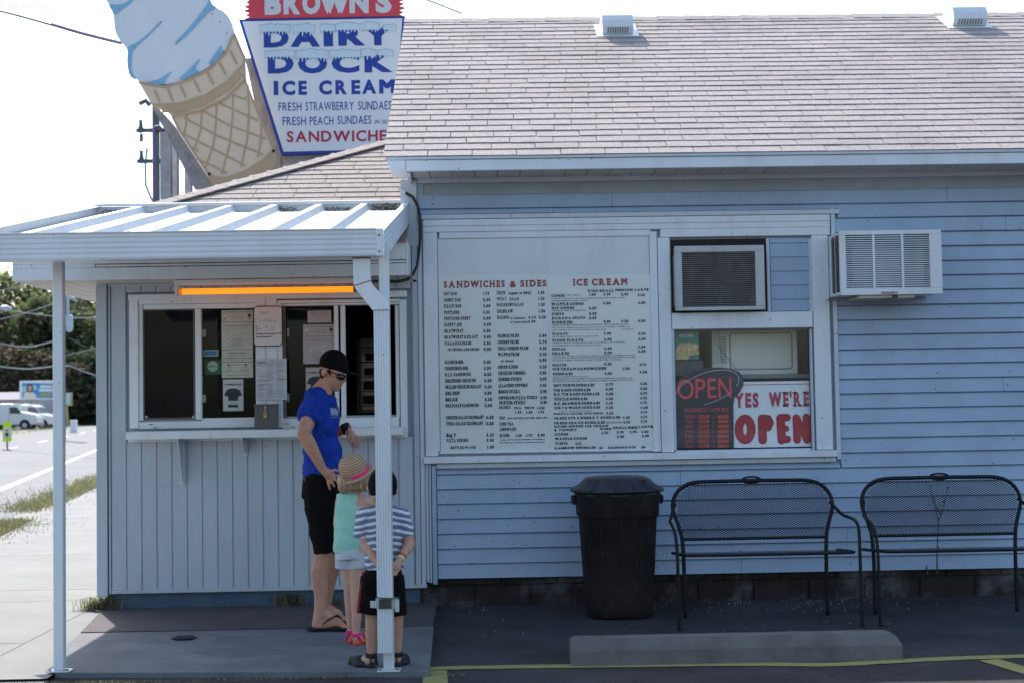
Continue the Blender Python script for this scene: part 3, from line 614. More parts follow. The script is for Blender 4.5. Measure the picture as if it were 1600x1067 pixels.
# second one, hung through the wall
x0, x1, z0, z1 = rc(1312.5, 361, 1472, 459, -.35)
t = thing('air_conditioner', 'white louvred air conditioner hung through the blue siding on a bracket', 'air conditioner', ((x0+x1)/2, -.2, z0))
mb = MB(); mb.box(x0+.003, x1-.003, -.335, .2, z1-.02, z1, .003).box(x0+.003, x1-.003, -.335, .2, z0, z0+.02, .003).box(x0+.004, x0+.012, -.334, -.31, z0+.02, z1-.02).box(x0+.004, x0+.012, -.10, .2, z0+.02, z1-.02).box(x1-.012, x1-.004, -.334, .2, z0+.02, z1-.02).box(x0+.004, x0+.012, -.20, -.19, z0+.02, z1-.02)
mb.build('case', ACW, t)
MB().box(x0+.03, x1-.03, -.28, .15, z0+.03, z1-.03).build('coil', ACD, t)
mb = MB()
for k in range(24):
    zz = z0+.035+k*(z1-z0-.075)/23
    mb.box(x0+.003, x0+.010, -.309, -.201, zz, zz+.0075).box(x0+.003, x0+.010, -.189, -.101, zz, zz+.0075)
mb.build('side_louvre', M('ac_brown', (.16, .12, .10), .5, .2, 10), t, kind='stuff')
gx = [rc(1322, 366, 1364, 452, -.35)[:2], rc(1367.5, 366, 1409, 452, -.35)[:2], rc(1412.5, 366, 1453, 452, -.35)[:2]]
gz0, gz1 = z0+.035, z1-.026
bz = MB(); bz.box(x0, x1, -.35, -.337, gz1, z1+.004, .003); bz.build('bezel', ACW, t); MB().box(x0, x1, -.35, -.337, z0-.008, gz0, .003).build('bezel', ACW, t)
for a, b in ((x0, gx[0][0]), (gx[0][1], gx[1][0]), (gx[1][1], gx[2][0]), (gx[2][1], x1)): MB().box(a, b, -.3495, -.337, gz0, gz1, .001).build('bezel', ACW, t)
for a, b in gx:
    mb = MB(); n = 25
    for k in range(n):
        zz = gz0+(k+.1)*(gz1-gz0)/n; mb.prism([(a, -.348, zz), (a, -.340, zz+.0075), (a, -.338, zz+.0075), (a, -.346, zz-.001)], (b-a, 0, 0))
    mb.build('louvre', ACW, t, kind='stuff')
MB().box(gx[0][0]+.05, gx[2][1]-.03, -.325, -.30, gz0, gz1-.1, .01).build('shroud', M('ac_shroud', (.25, .27, .3), .5), t)
bx0, bx1, bz0, bz1 = rc(1376, 455.5, 1403, 460, -.352)
lb = B('badge', M('badge_white', (.6, .58, .58), .4), t, bx0, bx1, -.3535, -.3505, bz0, bz1, .0005)
tx = Text(-.3545); tx.put('FEDDERS', bx0+.008, bx1-.008, bz0+.004, (bz1-bz0)*.6, off=.03); tx.build('lettering', INKR, t)
MB().box(x0+.13, x0+.36, -.33, -.05, z0-.03, z0-.0085, .003).build('bracket', M('bracket_cream', (.48, .45, .38), .6, .15, 9, dirt=.5, dcol=(.22, .14, .08)), t)
MB().box(x0+.40, x1-.19, -.33, -.05, z0-.03, z0-.0085, .003).build('bracket', MATS['bracket_cream'], t)
MB().box(x0+.361, x0+.399, -.32, -.06, z0-.026, z0-.010, .001).build('bracket', RUST, t)
rnd = random.Random(9); mb = MB()
for k in range(26):
    a = Vector((x0+rnd.choice((-.01, .60))+rnd.uniform(-.02, .05), -.05+rnd.uniform(-.02, .02), z0-.01)); mb.tube([a, a+Vector((rnd.uniform(-.05, .05), rnd.uniform(-.04, .03), rnd.uniform(-.035, .01)))], .0012, 3)
mb.build('nest_straw', M('straw', (.35, .30, .2), .8), t, kind='stuff')

# ------------------------------------------------------------------ inside the lower window
a8 = lambda x, y: (1040+x/4.848, 500+y/4.848)
def r8(a, b, c_, d_): p, q = a8(a, b), a8(c_, d_); return p[0], p[1], q[0], q[1]
GREYIN = M('grey_interior', (.10, .105, .12), .7, .1, 3)
x0, x1, z0, z1 = rc(*r8(30, 60, 1150, 1000), .75)
B('partition', GREYIN, bld, x0-.6, x1+.6, .75, .78, .8, 2.6, 0)
# microwave oven back
x0, x1, z0, z1 = rc(*r8(350, 78, 1000, 412), .30)
t = thing('microwave_oven', 'cream metal back of an oven standing in the lower window behind the signs', 'oven', ((x0+x1)/2, .45, z0))
OV = M('oven_enamel', (.70, .72, .66), .5, .05, 4, dirt=.15, dcol=(.4, .36, .3))
MB().box(x0, x1, .30, .68, z0, z1, .006).build('case', OV, t)
ax0, ax1, az0, az1 = rc(*r8(490, 100, 955, 368), .30)
def rrect(x0, x1, z0, z1, r, n=5):
    o = []
    for cx, cz, a0 in ((x1-r, z1-r, 0), (x0+r, z1-r, 90), (x0+r, z0+r, 180), (x1-r, z0+r, 270)):
        for k in range(n+1): an = rad(a0+90*k/n); o.append((cx+r*math.cos(an), cz+r*math.sin(an)))
    return o
A_ = rrect(ax0, ax1, az0, az1, .02); B_ = rrect(ax0+.006, ax1-.006, az0+.006, az1-.006, .016); mb = MB(); n = len(A_)
mb.add([(x, .2995, z) for x, z in A_]+[(x, .293, z) for x, z in B_], [(i, (i+1) % n, n+(i+1) % n, n+i) for i in range(n)]+[tuple(range(n, 2*n))]); mb.build('raised_panel', OV, t)
B2 = rrect(ax0-.007, ax1+.007, az0-.007, az1+.007, .026); mb = MB(); mb.add([(x, .2988, z) for x, z in A_]+[(x, .2988, z) for x, z in B2], [(i, (i+1) % n, n+(i+1) % n, n+i) for i in range(n)]); mb.build('seam', M('oven_seam', (.22, .23, .23), .6), t)
vx0, vx1, vz0, vz1 = rc(*r8(362, 122, 463, 325), .298); mb = MB()
for i in range(9):
    for k in range(17): 
        if (i+k) % 2 == 0 or i > 4: xx = vx0+(vx1-vx0)*i/9; zz = vz0+(vz1-vz0)*k/17; mb.box(xx, xx+.008, .2978, .2995, zz, zz+.0065)
mb.build('vent_holes', M('oven_vent', (.13, .13, .13), .7), t, kind='stuff')
B('shelf', M('shelf_grey', (.2, .21, .23), .6), bld, x0-.2, x1+.15, .20, .72, z0-.03, z0-.002)
# poster of chips
YP = .10; x0, x1, z0, z1 = rc(*r8(72, 88, 252, 300), YP)
t = thing('food_poster', 'small teal snack poster of yellow chips at the window top left corner', 'poster', ((x0+x1)/2, YP, z0)); B('sheet', M('teal', (.03, .22, .2), .5), t, x0, x1, YP, YP+.002, z0, z1, 0)
tx = Text(YP-.001); p0, p1 = a8(105, 132), a8(210, 132); tx.pix('NACHO', p0[0], p1[0], p0[1], 5, off=.04); tx.build('lettering', M('print_white', (.7, .7, .68), .5), t)
tx = Text(YP-.002); rnd = random.Random(5)
base = [a8(75, 298), a8(75, 215), a8(95, 190), a8(120, 172), a8(150, 180), a8(175, 168), a8(205, 182), a8(235, 178), a8(250, 205), a8(252, 262), a8(180, 268), a8(170, 298)]; tx.poly(base); tx.build('chips_picture', M('chips', (.55, .42, .2), .6, .4, 50), t)
MB().box(x0, x1+.03, YP+.02, YP+.03, z0-.11, z0-.005).build('holder', GREYIN, t)
# yes we're open sign
YS = .055; x0, x1, z0, z1 = rc(*r8(508, 462, 1094, 960), YS)
t = thing('open_banner', 'white sign with red letters saying yes we are open, inside the lower window', 'sign', ((x0+x1)/2, YS, z0)); B('sheet', M('banner_white', (.76, .82, .84), .4, .03, 2), t, x0, x1, YS, YS+.004, z0, z1, 0)
tx = Text(YS-.001); p = [a8(522, 662), a8(705, 662)]; tx.pix('YES', p[0][0], p[1][0], p[0][1], 112/4.848, off=.05, slab=False, track=.1); p = [a8(785, 655), a8(1088, 650)]; tx.pix("WE'RE", p[0][0], p[1][0], p[0][1], 112/4.848, off=.05, slab=True, track=.1)
RED1 = M('banner_red', (.46, .03, .07), .4); tx.build('lettering', RED1, t)
tx = Text(YS-.001); p = [a8(528, 932), a8(1100, 920)]
def blob2(pts, w_, ink, seg=16):     # thick rounded strokes for the bubble letters
    for i in range(len(pts)-1):
        a, b = Vector(pts[i]), Vector(pts[i+1]); d_ = (b-a); l = d_.length; u_ = d_/l if l else Vector((1, 0)); n_ = Vector((-u_.y, u_.x)); an0 = math.atan2(n_.y, n_.x); q = []
        for k in range(seg+1): an = an0+math.pi*k/seg; q.append((a.x+w_*math.cos(an), a.y+w_*math.sin(an)))
        for k in range(seg+1): an = an0+math.pi+math.pi*k/seg; q.append((b.x+w_*math.cos(an), b.y+w_*math.sin(an)))
        ink.poly([a8(*v) for v in q])
el = [(602+47*math.cos(i*math.pi/10), 825+80*math.sin(i*math.pi/10)) for i in range(21)]; blob2(el, 33, tx)
blob2([(730, 745), (735, 905)], 33, tx); blob2([(730, 742), (775, 745), (790, 775), (775, 810), (740, 815)], 30, tx)
blob2([(870, 742), (880, 905)], 33, tx); blob2([(870, 736), (920, 736)], 28, tx); blob2([(880, 820), (912, 820)], 24, tx); blob2([(885, 902), (922, 900)], 28, tx)
blob2([(990, 740), (996, 905)], 29, tx); blob2([(990, 740), (1072, 905)], 29, tx); blob2([(1066, 735), (1076, 900)], 29, tx)
tx.build('bubble_lettering', M('banner_deep_red', (.40, .008, .025), .4, .12, 5), t)
tx = Text(YS-.001); tx.rect(*r8(590, 482, 1088, 487)); tx.build('stripe', RED1, t)
# hanging open sign with business hours
YO = .045; SG = M('sign_charcoal', (.028, .028, .04), .45); NRED = M('sign_coral', (.80, .07, .08), .5)
def outline():
    o = [(65, 965), (62, 640), (62, 560), (78, 470), (130, 420), (210, 382), (300, 360), (400, 355), (490, 365), (560, 395), (590, 440), (588, 490), (560, 545), (520, 590), (512, 640), (517, 965)]
    return o
pts = [P(*a8(x, y), YO) for x, y in outline()]
t = thing('open_sign', 'dark oval topped hanging sign with coral letters saying open and business hours', 'sign', (pts[0].x+.2, YO, pts[0].z))
MB().prism([(p.x, YO-.004, p.z) for p in pts], (0, .008, 0)).build('board', SG, t)
tx = Text(YO-.0052)
ell = [(315+240*math.cos(a)-8*math.sin(a), 512+122*math.sin(a)-62*math.cos(a)) for a in [i*math.pi/40 for i in range(81)]]
for i in range(80):
    if 20 < i < 36 or 4 < i < 8: continue
    a, b = ell[i], ell[i+1]; d_ = Vector((b[0]-a[0], b[1]-a[1])).normalized(); n_ = Vector((-d_.y, d_.x))*2.2
    tx.poly([a8(a[0]-n_.x, a[1]-n_.y), a8(b[0]-n_.x, b[1]-n_.y), a8(b[0]+n_.x, b[1]+n_.y), a8(a[0]+n_.x, a[1]+n_.y)])
tx.build('ring', M('sign_ring', (.45, .5, .55), .5), t)
tx = Text(YO-.0052)
for ch, xa, xb, yb_ in (('O', 90, 215, 597), ('P', 228, 303, 590), ('E', 320, 385, 588), ('N', 402, 500, 586)):
    p = [a8(xa, yb_), a8(xb, yb_)]; tx.pix(ch, p[0][0], p[1][0], p[0][1], 148/4.848, off=.004, slab=False)
p = [a8(146, 696), a8(478, 693)]; tx.pix('BUSINESS HOURS', p[0][0], p[1][0], p[0][1], 30/4.848)
tx.build('lettering', NRED, t)
tx = Text(YO-.0052); ty = Text(YO-.0062)
for k, (dn, yy) in enumerate(zip(('MON', 'TUE', 'WED', 'THU', 'FRI', 'SAT', 'SUN'), (742, 778, 815, 852, 890, 928, 964))):
    p = [a8(150, yy), a8(222 if k < 1 else 208, yy)]; tx.pix(dn, p[0][0], p[1][0], p[0][1], 24/4.848)
    p = [a8(352, yy-3), a8(375, yy-3)]; tx.pix('TO', p[0][0], p[1][0], p[0][1], 14/4.848)
    ty.pix('11:00', *[a8(q, yy-6)[0] for q in (250, 312)], a8(0, yy-6)[1], 15/4.848)
tx.build('day_lettering', NRED, t)
for yy in (742, 778, 815, 852, 890, 928, 964):
    for xa, xb in ((246, 330), (393, 477)):
        x0, x1, z0, z1 = rc(*r8(xa, yy-26, xb, min(yy, 962)), YO); MB().box(x0, x1, YO-.0062, YO-.0042, z0, z1).build('hour_tile', M('hour_tile_red', (.50, .07, .04), .5, .3, 30), t)
ty.build('hour_lettering', M('hour_black', (.06, .02, .02), .6), t)
for a, b in (((135, 400), (260, 200)), ((430, 360), (400, 85)), ((560, 400), (355, 140)), ((165, 395), (150, 330))):
    MB().tube([P(*a8(*a), YO), P(*a8(*b), YO+.03)], .0016, 4).build('chain', BLACK, t)
B('ledge', M('ledge', (.3, .34, .4), .6), bld, wx0, wx1, .035, .20, wz0-.02, wz0-.001)

# ------------------------------------------------------------------ trash can
PL = M('can_plastic', (.019, .014, .014), .65, .3, 6, .15, 60, spec=.25, dirt=.35, dcol=(.06, .055, .07), dscale=7)
LIDM = M('lid_plastic', (.018, .020, .030), .45, .3, 5, .1, 60, dirt=.4, dcol=(.075, .08, .095), dscale=6)
cx, cy = .885, -.55; gz = -.034
t = thing('trash_can', 'tall black plastic trash can with a domed lid beside the bench', 'trash can', (cx, cy, gz))
def sq(r, z, n=40, e=3.2):
    o = []
    for k in range(n):
        a = 2*math.pi*k/n; c_, s_ = math.cos(a), math.sin(a); q = (abs(c_)**e+abs(s_)**e)**(-1/e); q *= 1.075; o.append(Vector((cx+r*q*c_, cy+r*q*s_, z)))
    return o
def loft(rs, name, mt, parent, cap=True, smooth=True):
    mb = MB(); v = []; 
    for r in rs: v += r
    n = len(rs[0]); f = [(i*n+k, i*n+(k+1) % n, (i+1)*n+(k+1) % n, (i+1)*n+k) for i in range(len(rs)-1) for k in range(n)]
    if cap: f += [tuple(range(n-1, -1, -1)), tuple((len(rs)-1)*n+k for k in range(n))]
    mb.add(v, f); return mb.build(name, mt, parent, smooth=smooth)
loft([sq(.185, gz), sq(.200, gz+.02), sq(.208, gz+.08), sq(.238, gz+.655), sq(.243, gz+.66), sq(.246, gz+.665), sq(.252, gz+.672), sq(.256, gz+.80), sq(.262, gz+.81), sq(.262, gz+.82)], 'body', PL, t)
loft([sq(.258, gz+.822, e=2.8), sq(.287, gz+.826, e=2.6), sq(.290, gz+.838, e=2.6), sq(.270, gz+.850, e=2.6), sq(.235, gz+.872, e=2.6), sq(.205, gz+.902, e=2.8), sq(.185, gz+.915, e=3), sq(.10, gz+.925, e=3), sq(.01, gz+.927)], 'lid', LIDM, t)
for k in (-2, 0, 2): MB().tube([(cx+k*.06, cy-.226+abs(k)*.004, gz+.09), (cx+k*.065, cy-.258+abs(k)*.004, gz+.64)], .004, 5).build('rib', PL, t)
for s in (-1, 1): MB().box(cx+s*.262, cx+s*.305, cy-.06, cy+.06, gz+.74, gz+.80, .012).build('handle', PL, t)
MB().tube([(cx-.22, cy-.250, gz+.812), (cx, cy-.288, gz+.808), (cx+.23, cy-.250, gz+.818)], .0035, 5).build('bag_edge', M('bag_green', (.02, .16, .06), .4), t)
for lx in (-.17, -.03, .08, .19): MB().tube(smooth_path([(cx+lx*1.25, cy-.300, gz+.842), (cx+lx, cy-.250, gz+.872), (cx+lx*.8, cy-.17, gz+.918), (cx+lx*.8, cy+.16, gz+.918)]), .005 if lx != -.03 else .008, 6).build('lid_ridge', LIDM, t, smooth=True)

# ------------------------------------------------------------------ benches
BK = M('bench_black', (.009, .009, .012), .5, .2, 30, spec=.25)
def holes_panel(x0, x1, pf, n_u, n_v, edge_fn):
    """expanded metal: diamond lattice of thin strands following pf(u, v)"""
    mb = MB()
    return mb
def bench(label, X0, X1, group):
    t = thing('bench', label, 'bench', ((X0+X1)/2, -.95, gz), group)
    W = X1-X0; yb = -.72; yf = -1.20; zs = .425
    rt_ = .013
    # hoop of the backrest: leans back a little
    def bp(x, z): return Vector((x, yb+.16*(z-zs) if z > zs else yb-.12*(zs-z)*0, z))
    top = .845; side = []
    L0 = X0+.055; R0 = X1-.055
    hoop = [bp(L0+.04, gz), bp(L0+.04, zs+.03), bp(L0+.015, .56), bp(L0-.02, .66), bp(L0-.02, .72), bp(L0+.01, .785), bp(L0+.07, .83), bp(L0+.14, top), bp(L0+.20, top+.002)]
    mid = [bp(L0+.20+(R0-L0-.40)*k/6, top+.004*math.sin(k/6*math.pi)) for k in range(1, 6)]
    right = [Vector((L0+R0-p.x, p.y, p.z)) for p in reversed(hoop)]
    MB().tube(smooth_path(hoop+mid+right, 2), rt_, 8).build('back_frame', BK, t, smooth=True)
    # oval in the top rail
    cxm = (L0+R0)/2; ov = [bp(cxm+.062*math.cos(a), top+.008+.020*math.sin(a)) for a in [i*math.pi/12 for i in range(25)]]
    MB().tube(ov, .007, 6).build('oval_ornament', BK, t, smooth=True)
    # frame of the mesh backrest
    lo = .475
    MB().tube([bp(L0+.03, lo), bp(R0-.03, lo)], .010, 8).build('lower_rail', BK, t)
    def halfw(z):
        s = [(lo, .03), (.56, .012), (.64, -.012), (.72, -.012), (.785, .014), (.82, .06), (.84, .14)]
        for (z0, a), (z1, b) in zip(s, s[1:]):
            if z0 <= z <= z1: return a+(b-a)*(z-z0)/(z1-z0)
        return .14
    mb = MB(); dw = .0115; H = top-lo-.012; n = int(H/dw*2)
    # diamond strands: lines going both ways, clipped by the outline
    ang = rad(30); st = .024
    for sg in (1, -1):
        k = -60
        while k*st < (R0-L0)+1.2:
            x = L0-.7+k*st; p = None; z = lo
            seg = []
            while z <= top-.006:
                xx = x+sg*(z-lo)/math.tan(ang) if sg > 0 else x+1.2-(z-lo)/math.tan(ang)
                a, b = L0+halfw(z), R0-halfw(z)
                if a <= xx <= b: seg.append(bp(xx, z)+Vector((0, .001*sg, 0)))
                z += .0155
            if len(seg) > 1:
                a, b = seg[0], seg[-1]; dv = (b-a); 
                q = Vector((-dv.z, 0, dv.x)).normalized()*.0018
                mb.add([a-q, a+q, b+q, b-q], [(0, 1, 2, 3)])
            k += 1
    mb.build('mesh_back', BK, t, kind='stuff')
    # seat frame and mesh
    zq = zs-.035
    sf = [(X0+.02, yb, zq), (X0+.02, yf+.03, zs), (X0+.05, yf, zs-.004), (X1-.05, yf, zs-.004), (X1-.02, yf+.03, zs), (X1-.02, yb, zq)]
    MB().tube(smooth_path(sf, 2), .010, 8).build('seat_frame', BK, t, smooth=True)
    mb = MB()
    for k in range(70):
        x = X0+.02+k*(W-.04)/69
        mb.add([(x, yb, zq), (x+.0035, yb, zq), (x+.0035, yf, zs), (x, yf, zs)], [(0, 1, 2, 3)])
    for k in range(28):
        y = yf+k*(yb-yf)/27; zz = zs+(zq-zs)*k/27+.001
        mb.add([(X0+.02, y, zz), (X1-.02, y, zz), (X1-.02, y+.0035, zz), (X0+.02, y+.0035, zz)], [(0, 1, 2, 3)])
    mb.build('mesh_seat', BK, t, kind='stuff')
    for s, X in ((-1, X0), (1, X1)):
        arm = [bp(L0-.005 if s < 0 else R0+.005, .70)+Vector((0, 0, 0))]+[Vector((X+s*dx_-.012*(s < 0), y_, z_)) for dx_, y_, z_ in ((-.035, -.76, .668), (-.012, -.85, .625), (.012, -.95, .618), (.016, -1.05, .610), (.012, -1.14, .585), (.004, -1.19, .53), (0, -1.205, zs), (0, yf-.012, .2), (0, yf-.02, gz))]; arm = smooth_path(arm, 2)
        MB().tube(arm, .0105, 8).build('arm', BK, t, smooth=True)
        MB().lathe([(.001, 0), (.016, 0), (.014, .012), (.001, .012)], (X, yf-.02, gz), 10).build('foot', BK, t)
    return t
bench('black wire mesh bench between the trash can and the other bench', 1.205, 2.33, 'black mesh benches along the wall')
bench('black wire mesh bench running out of the picture on the right', 2.455, 3.58, 'black mesh benches along the wall')
# dry stalk growing behind the second bench
STK = M('stalk', (.07, .05, .045), .8)
pp = lambda x, y, Y=-.1: P(860+x/2.162, 700+y/2.162, Y)
t = thing('dead_weed_stalk', 'thin dead weed stalk rising behind the mesh back of the right bench', 'weed', pp(1305, 402))
MB().tube([pp(1308, 425), pp(1306, 380), pp(1308, 300), pp(1312, 240)], [.006, .005, .004, .003], 5).build('stem', STK, t)
for br in ([(1312, 250), (1296, 190), (1284, 128)], [(1312, 245), (1330, 190), (1343, 130)], [(1306, 215), (1328, 180)], [(1318, 225), (1306, 205), (1292, 160)], [(1309, 330), (1318, 345)]):
    MB().tube([pp(*q) for q in br], [.003]*(len(br)-1)+[.0015], 4).build('twig', STK, t)
for q in ((1284, 128), (1343, 132), (1328, 180), (1306, 395)): MB().lathe([(.001, -.008), (.008, 0), (.001, .008)], pp(*q), 6).build('seed_head', STK, t)
t = thing('dead_weed_stalk', 'small dry weed stub at the foot of the wall behind the right bench', 'weed', pp(1272, 410))
MB().tube([pp(1274, 425), pp(1270, 395)], [.008, .004], 5).build('stem', STK, t)

# ================================================================== ORDER BOOTH
BX0, BX1 = -2.705, -.445
bo = thing('order_booth', 'small pale vertical panelled order booth with sliding serving windows', 'booth', (-1.6, 2, 0))
ox = [rc(223, 483, 304.6, 655, .03), rc(315, 483, 399, 652, .03), rc(441, 478, 522, 652, .03), rc(540, 475, 618, 652, .03)]
WZ0 = ox[1][2]; WZ1 = ox[1][3]+.012; WX0 = ox[0][0]; WX1 = ox[3][1]
mb = MB()
for a, b, c_, d_ in ((BX0+.01, WX0, .11, 2.45), (WX1, BX1, .11, 2.45), (WX0, WX1, .11, WZ0), (WX0, WX1, WZ1, 2.45)): mb.box(a, b, .012, .10, c_, d_)
mb.build('wall', MATS['sheathing'], bo)
B('wall', PANEL, bo, BX0+.005, BX0+.08, .10, 4.2, .11, 2.45, 0)
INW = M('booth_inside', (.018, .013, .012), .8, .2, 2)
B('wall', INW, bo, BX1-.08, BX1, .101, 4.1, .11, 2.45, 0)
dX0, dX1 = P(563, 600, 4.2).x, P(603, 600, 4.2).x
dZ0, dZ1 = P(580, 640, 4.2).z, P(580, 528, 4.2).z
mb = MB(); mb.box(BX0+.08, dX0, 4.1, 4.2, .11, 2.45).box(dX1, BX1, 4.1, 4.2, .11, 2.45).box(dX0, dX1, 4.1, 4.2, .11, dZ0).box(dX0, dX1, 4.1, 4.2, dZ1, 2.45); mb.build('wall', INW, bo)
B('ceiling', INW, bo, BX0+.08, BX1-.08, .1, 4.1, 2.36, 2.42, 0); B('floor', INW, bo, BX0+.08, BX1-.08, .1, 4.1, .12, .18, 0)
# rear window with shelves of goods seen against the light
rw_ = B('window', M('frame_pale', (.75, .8, .8), .6), bo, dX0-.02, dX1+.02, 4.06, 4.099, dZ0-.03, dZ0)
for k in range(5):
    zz = dZ0+(dZ1-dZ0)*(.05+.2*k); B('shelf', MATS['frame_pale'], rw_, dX0, dX1, 4.06, 4.09, zz, zz+.012)
B('frame', MATS['frame_pale'], rw_, dX0-.02, dX0, 4.06, 4.099, dZ0, dZ1); B('frame', MATS['frame_pale'], rw_, dX1, dX1+.02, 4.06, 4.099, dZ0, dZ1)
FP = bpy.data.materials.new('frosted_pane'); FP.use_nodes = True; n_ = FP.node_tree; tl = n_.nodes.new('ShaderNodeBsdfTranslucent'); tl.inputs[0].default_value = (.12, .115, .11, 1); n_.links.new(tl.outputs[0], n_.nodes['Material Output'].inputs[0])
B('pane', FP, rw_, dX0, dX1, 4.15, 4.155, dZ0, dZ1, 0)
for k, (a, b) in enumerate(((.05, .22), (.25, .42), (.45, .6), (.65, .8))): B('carton', M('carton', (.30, .28, .26), .8, .3, 9), rw_, dX0+.03+.01*k, dX1-.05, 4.07, 4.13, dZ0+(dZ1-dZ0)*(a+.03), dZ0+(dZ1-dZ0)*(b-.02))
# foundation
B('foundation', BLUEBASE, bo, BX0+.06, BX1+.03, .03, .2, -.05, .105, 0)
B('bottom_trim', PANEL, bo, BX0+.10, BX1+.035, -.022, .01, .103, .128)
# vertical panels
cz0b = P(400, 686, 0).z; PT = .1056; x = P(175.5, 700).x; k = 0
while x < BX1-.06:
    xe = min(x+PT, BX1-.045); a, b = x+.0008, xe-.0052
    spans = [(.1285, 2.27)]
    if b > WX0-.10 and a < WX1+.075: spans = [(.1285, cz0b), (2.205, 2.27)]
    for z0, z1 in spans:
        mb = MB(); mb.prism([(a-.0055, .008, z0), (a-.0055, -.006, z0), (a+.0005, -.006, z0), (a+.003, -.014, z0), (b-.004, -.014, z0), (b, -.005, z0), (b, .008, z0)], (0, 0, z1-z0)); mb.build('wall_panel', PANEL, bo)
    x += PT; k += 1
B('corner_board', PANEL, bo, BX0, BX0+.075, -.030, .01, .085, 2.27); B('corner_board', PANEL, bo, BX0, BX0+.02, .011, .09, .085, 2.27); B('edge_trim', PANEL, bo, BX0+.082, BX0+.096, -.018, .01, .10, 2.27)
B('corner_board', PANEL, bo, BX1-.04, BX1-.004, -.024, .01, .112, 2.5); B('corner_board', TRIM, bo, BX1, BX1+.030, -.018, .01, .12, 2.6)
# window casing, frames, panes
bw = MB().box(*[v for v in (rc(202, 459, 636, 468, 0)[0], rc(202, 459, 636, 468, 0)[1])], -.034, .01, rc(202, 458, 636, 468, 0)[2], rc(202, 458, 636, 468, 0)[3], .004).build('serving_window', WHITE, bo)
def s2(name, mt, a, b, c_, d_, Yf, Yb, bev=.003): return PB(name, mt, bw, a, b, c_, d_, Yf, Yb, bev)
s2('casing', WHITE, 202, 468.5, 216, 669, -.032, .01); s2('casing', WHITE, 625, 468.5, 636, 676, -.032, .01); s2('casing', WHITE, 216.5, 468.5, 402, 474.5, -.026, .01); s2('casing', WHITE, 434, 468.5, 624.5, 473, -.026, .01)
s2('frame', WHITE, 216.5, 475, 223, 657, -.016, .03); s2('frame', WHITE, 223.5, 475, 400, 482.5, -.014, .03); s2('frame', WHITE, 305, 483, 314.5, 655, -.016, .03)
s2('centre_post', WHITE, 399.5, 462, 415.5, 668, -.024, .03); s2('centre_post', WHITE, 416, 459, 433, 668, -.030, .03); s2('centre_post', WHITE, 433.5, 470, 441, 668, -.022, .03)
s2('frame', WHITE, 441.5, 473.5, 624, 477, -.014, .03); s2('frame', WHITE, 522.5, 477.5, 529, 652, -.018, .03); s2('frame', WHITE, 532.5, 477.5, 540, 652, -.008, .03); s2('frame', WHITE, 618.5, 477.5, 624, 652, -.014, .03)
s2('frame', WHITE, 216.5, 657.5, 399, 668.5, -.020, .03); s2('frame', WHITE, 441.5, 652.5, 624, 668.5, -.020, .03); s2('frame', WHITE, 315, 652.5, 399, 657, -.012, .03)
DKF = M('dark_frame', (.13, .105, .10), .6, .2, 10)
s2('screen_frame', DKF, 223.5, 483, 226, 655, .004, .02, .001); s2('screen_frame', DKF, 226.2, 483, 304.5, 485.5, .004, .02, .001); s2('screen_frame', DKF, 302, 486, 304.5, 655, .004, .02, .001); s2('screen_frame', DKF, 226.2, 652, 301.8, 655, .004, .02, .001)
for xx in (226.5, 300): s2('screen_clip', M('clip_grey', (.4, .4, .4), .5), xx, 649, xx+4, 653, -.002, .004, .001)
s2('screen_frame', DKF, 441.5, 477.5, 447, 652, .004, .02, .001); s2('screen_frame', DKF, 447.2, 477.5, 522, 479.5, .004, .02, .001)
s2('screen', SCREEN, 226, 485.5, 302, 652, .012, .013, 0); s2('pane', GLASS, 226, 485.5, 302, 652, .034, .037, 0); s2('pane', GLASS, 315, 483, 399, 652, .034, .037, 0); s2('pane', GLASS, 447, 479.5, 522, 652, .034, .037, 0)
for yy in (515, 616): s2('latch', M('latch', (.35, .33, .3), .5, .2, 30), 316, yy, 321.5, yy+12, .022, .033, .002); s2('latch', MATS['latch'], 448, yy-2, 452, yy+11, .022, .033, .002)
for a, b in ((233, 662), (240, 667), (445, 661), (455, 666)): s2('weep_slot', GASKET, a, b, a+6, b+1.2, -.0215, -.02, 0)
# counter shelf and its brackets
cz0, cz1 = P(400, 683.5, -.22).z, P(400, 671, -.22).z
B('counter_shelf', WHITE, bo, P(197, 677, -.2).x, P(630, 677, -.2).x, -.21, -.035, cz0, cz1, .004)
B('shelf_apron', WHITE, bo, P(202, 677, 0).x, P(637, 677, 0).x, -.033, .01, cz0-.02, cz0+.03, .003)
for px, dn in ((282, .32), (381, .125)):
    X = P(px, 700, -.1).x; MB().box(X-.012, X+.012, -.035, -.014, cz0-dn, cz0-.001, .002).build('bracket', WHITE, bo)
    MB().prism([(X-.004, -.19, cz0-.002), (X-.004, -.036, cz0-.002), (X-.004, -.036, cz0-dn+.01), (X-.004, -.05, cz0-dn+.01), (X-.004, -.19, cz0-.02)], (.008, 0, 0)).build('bracket', TRIM, bo)
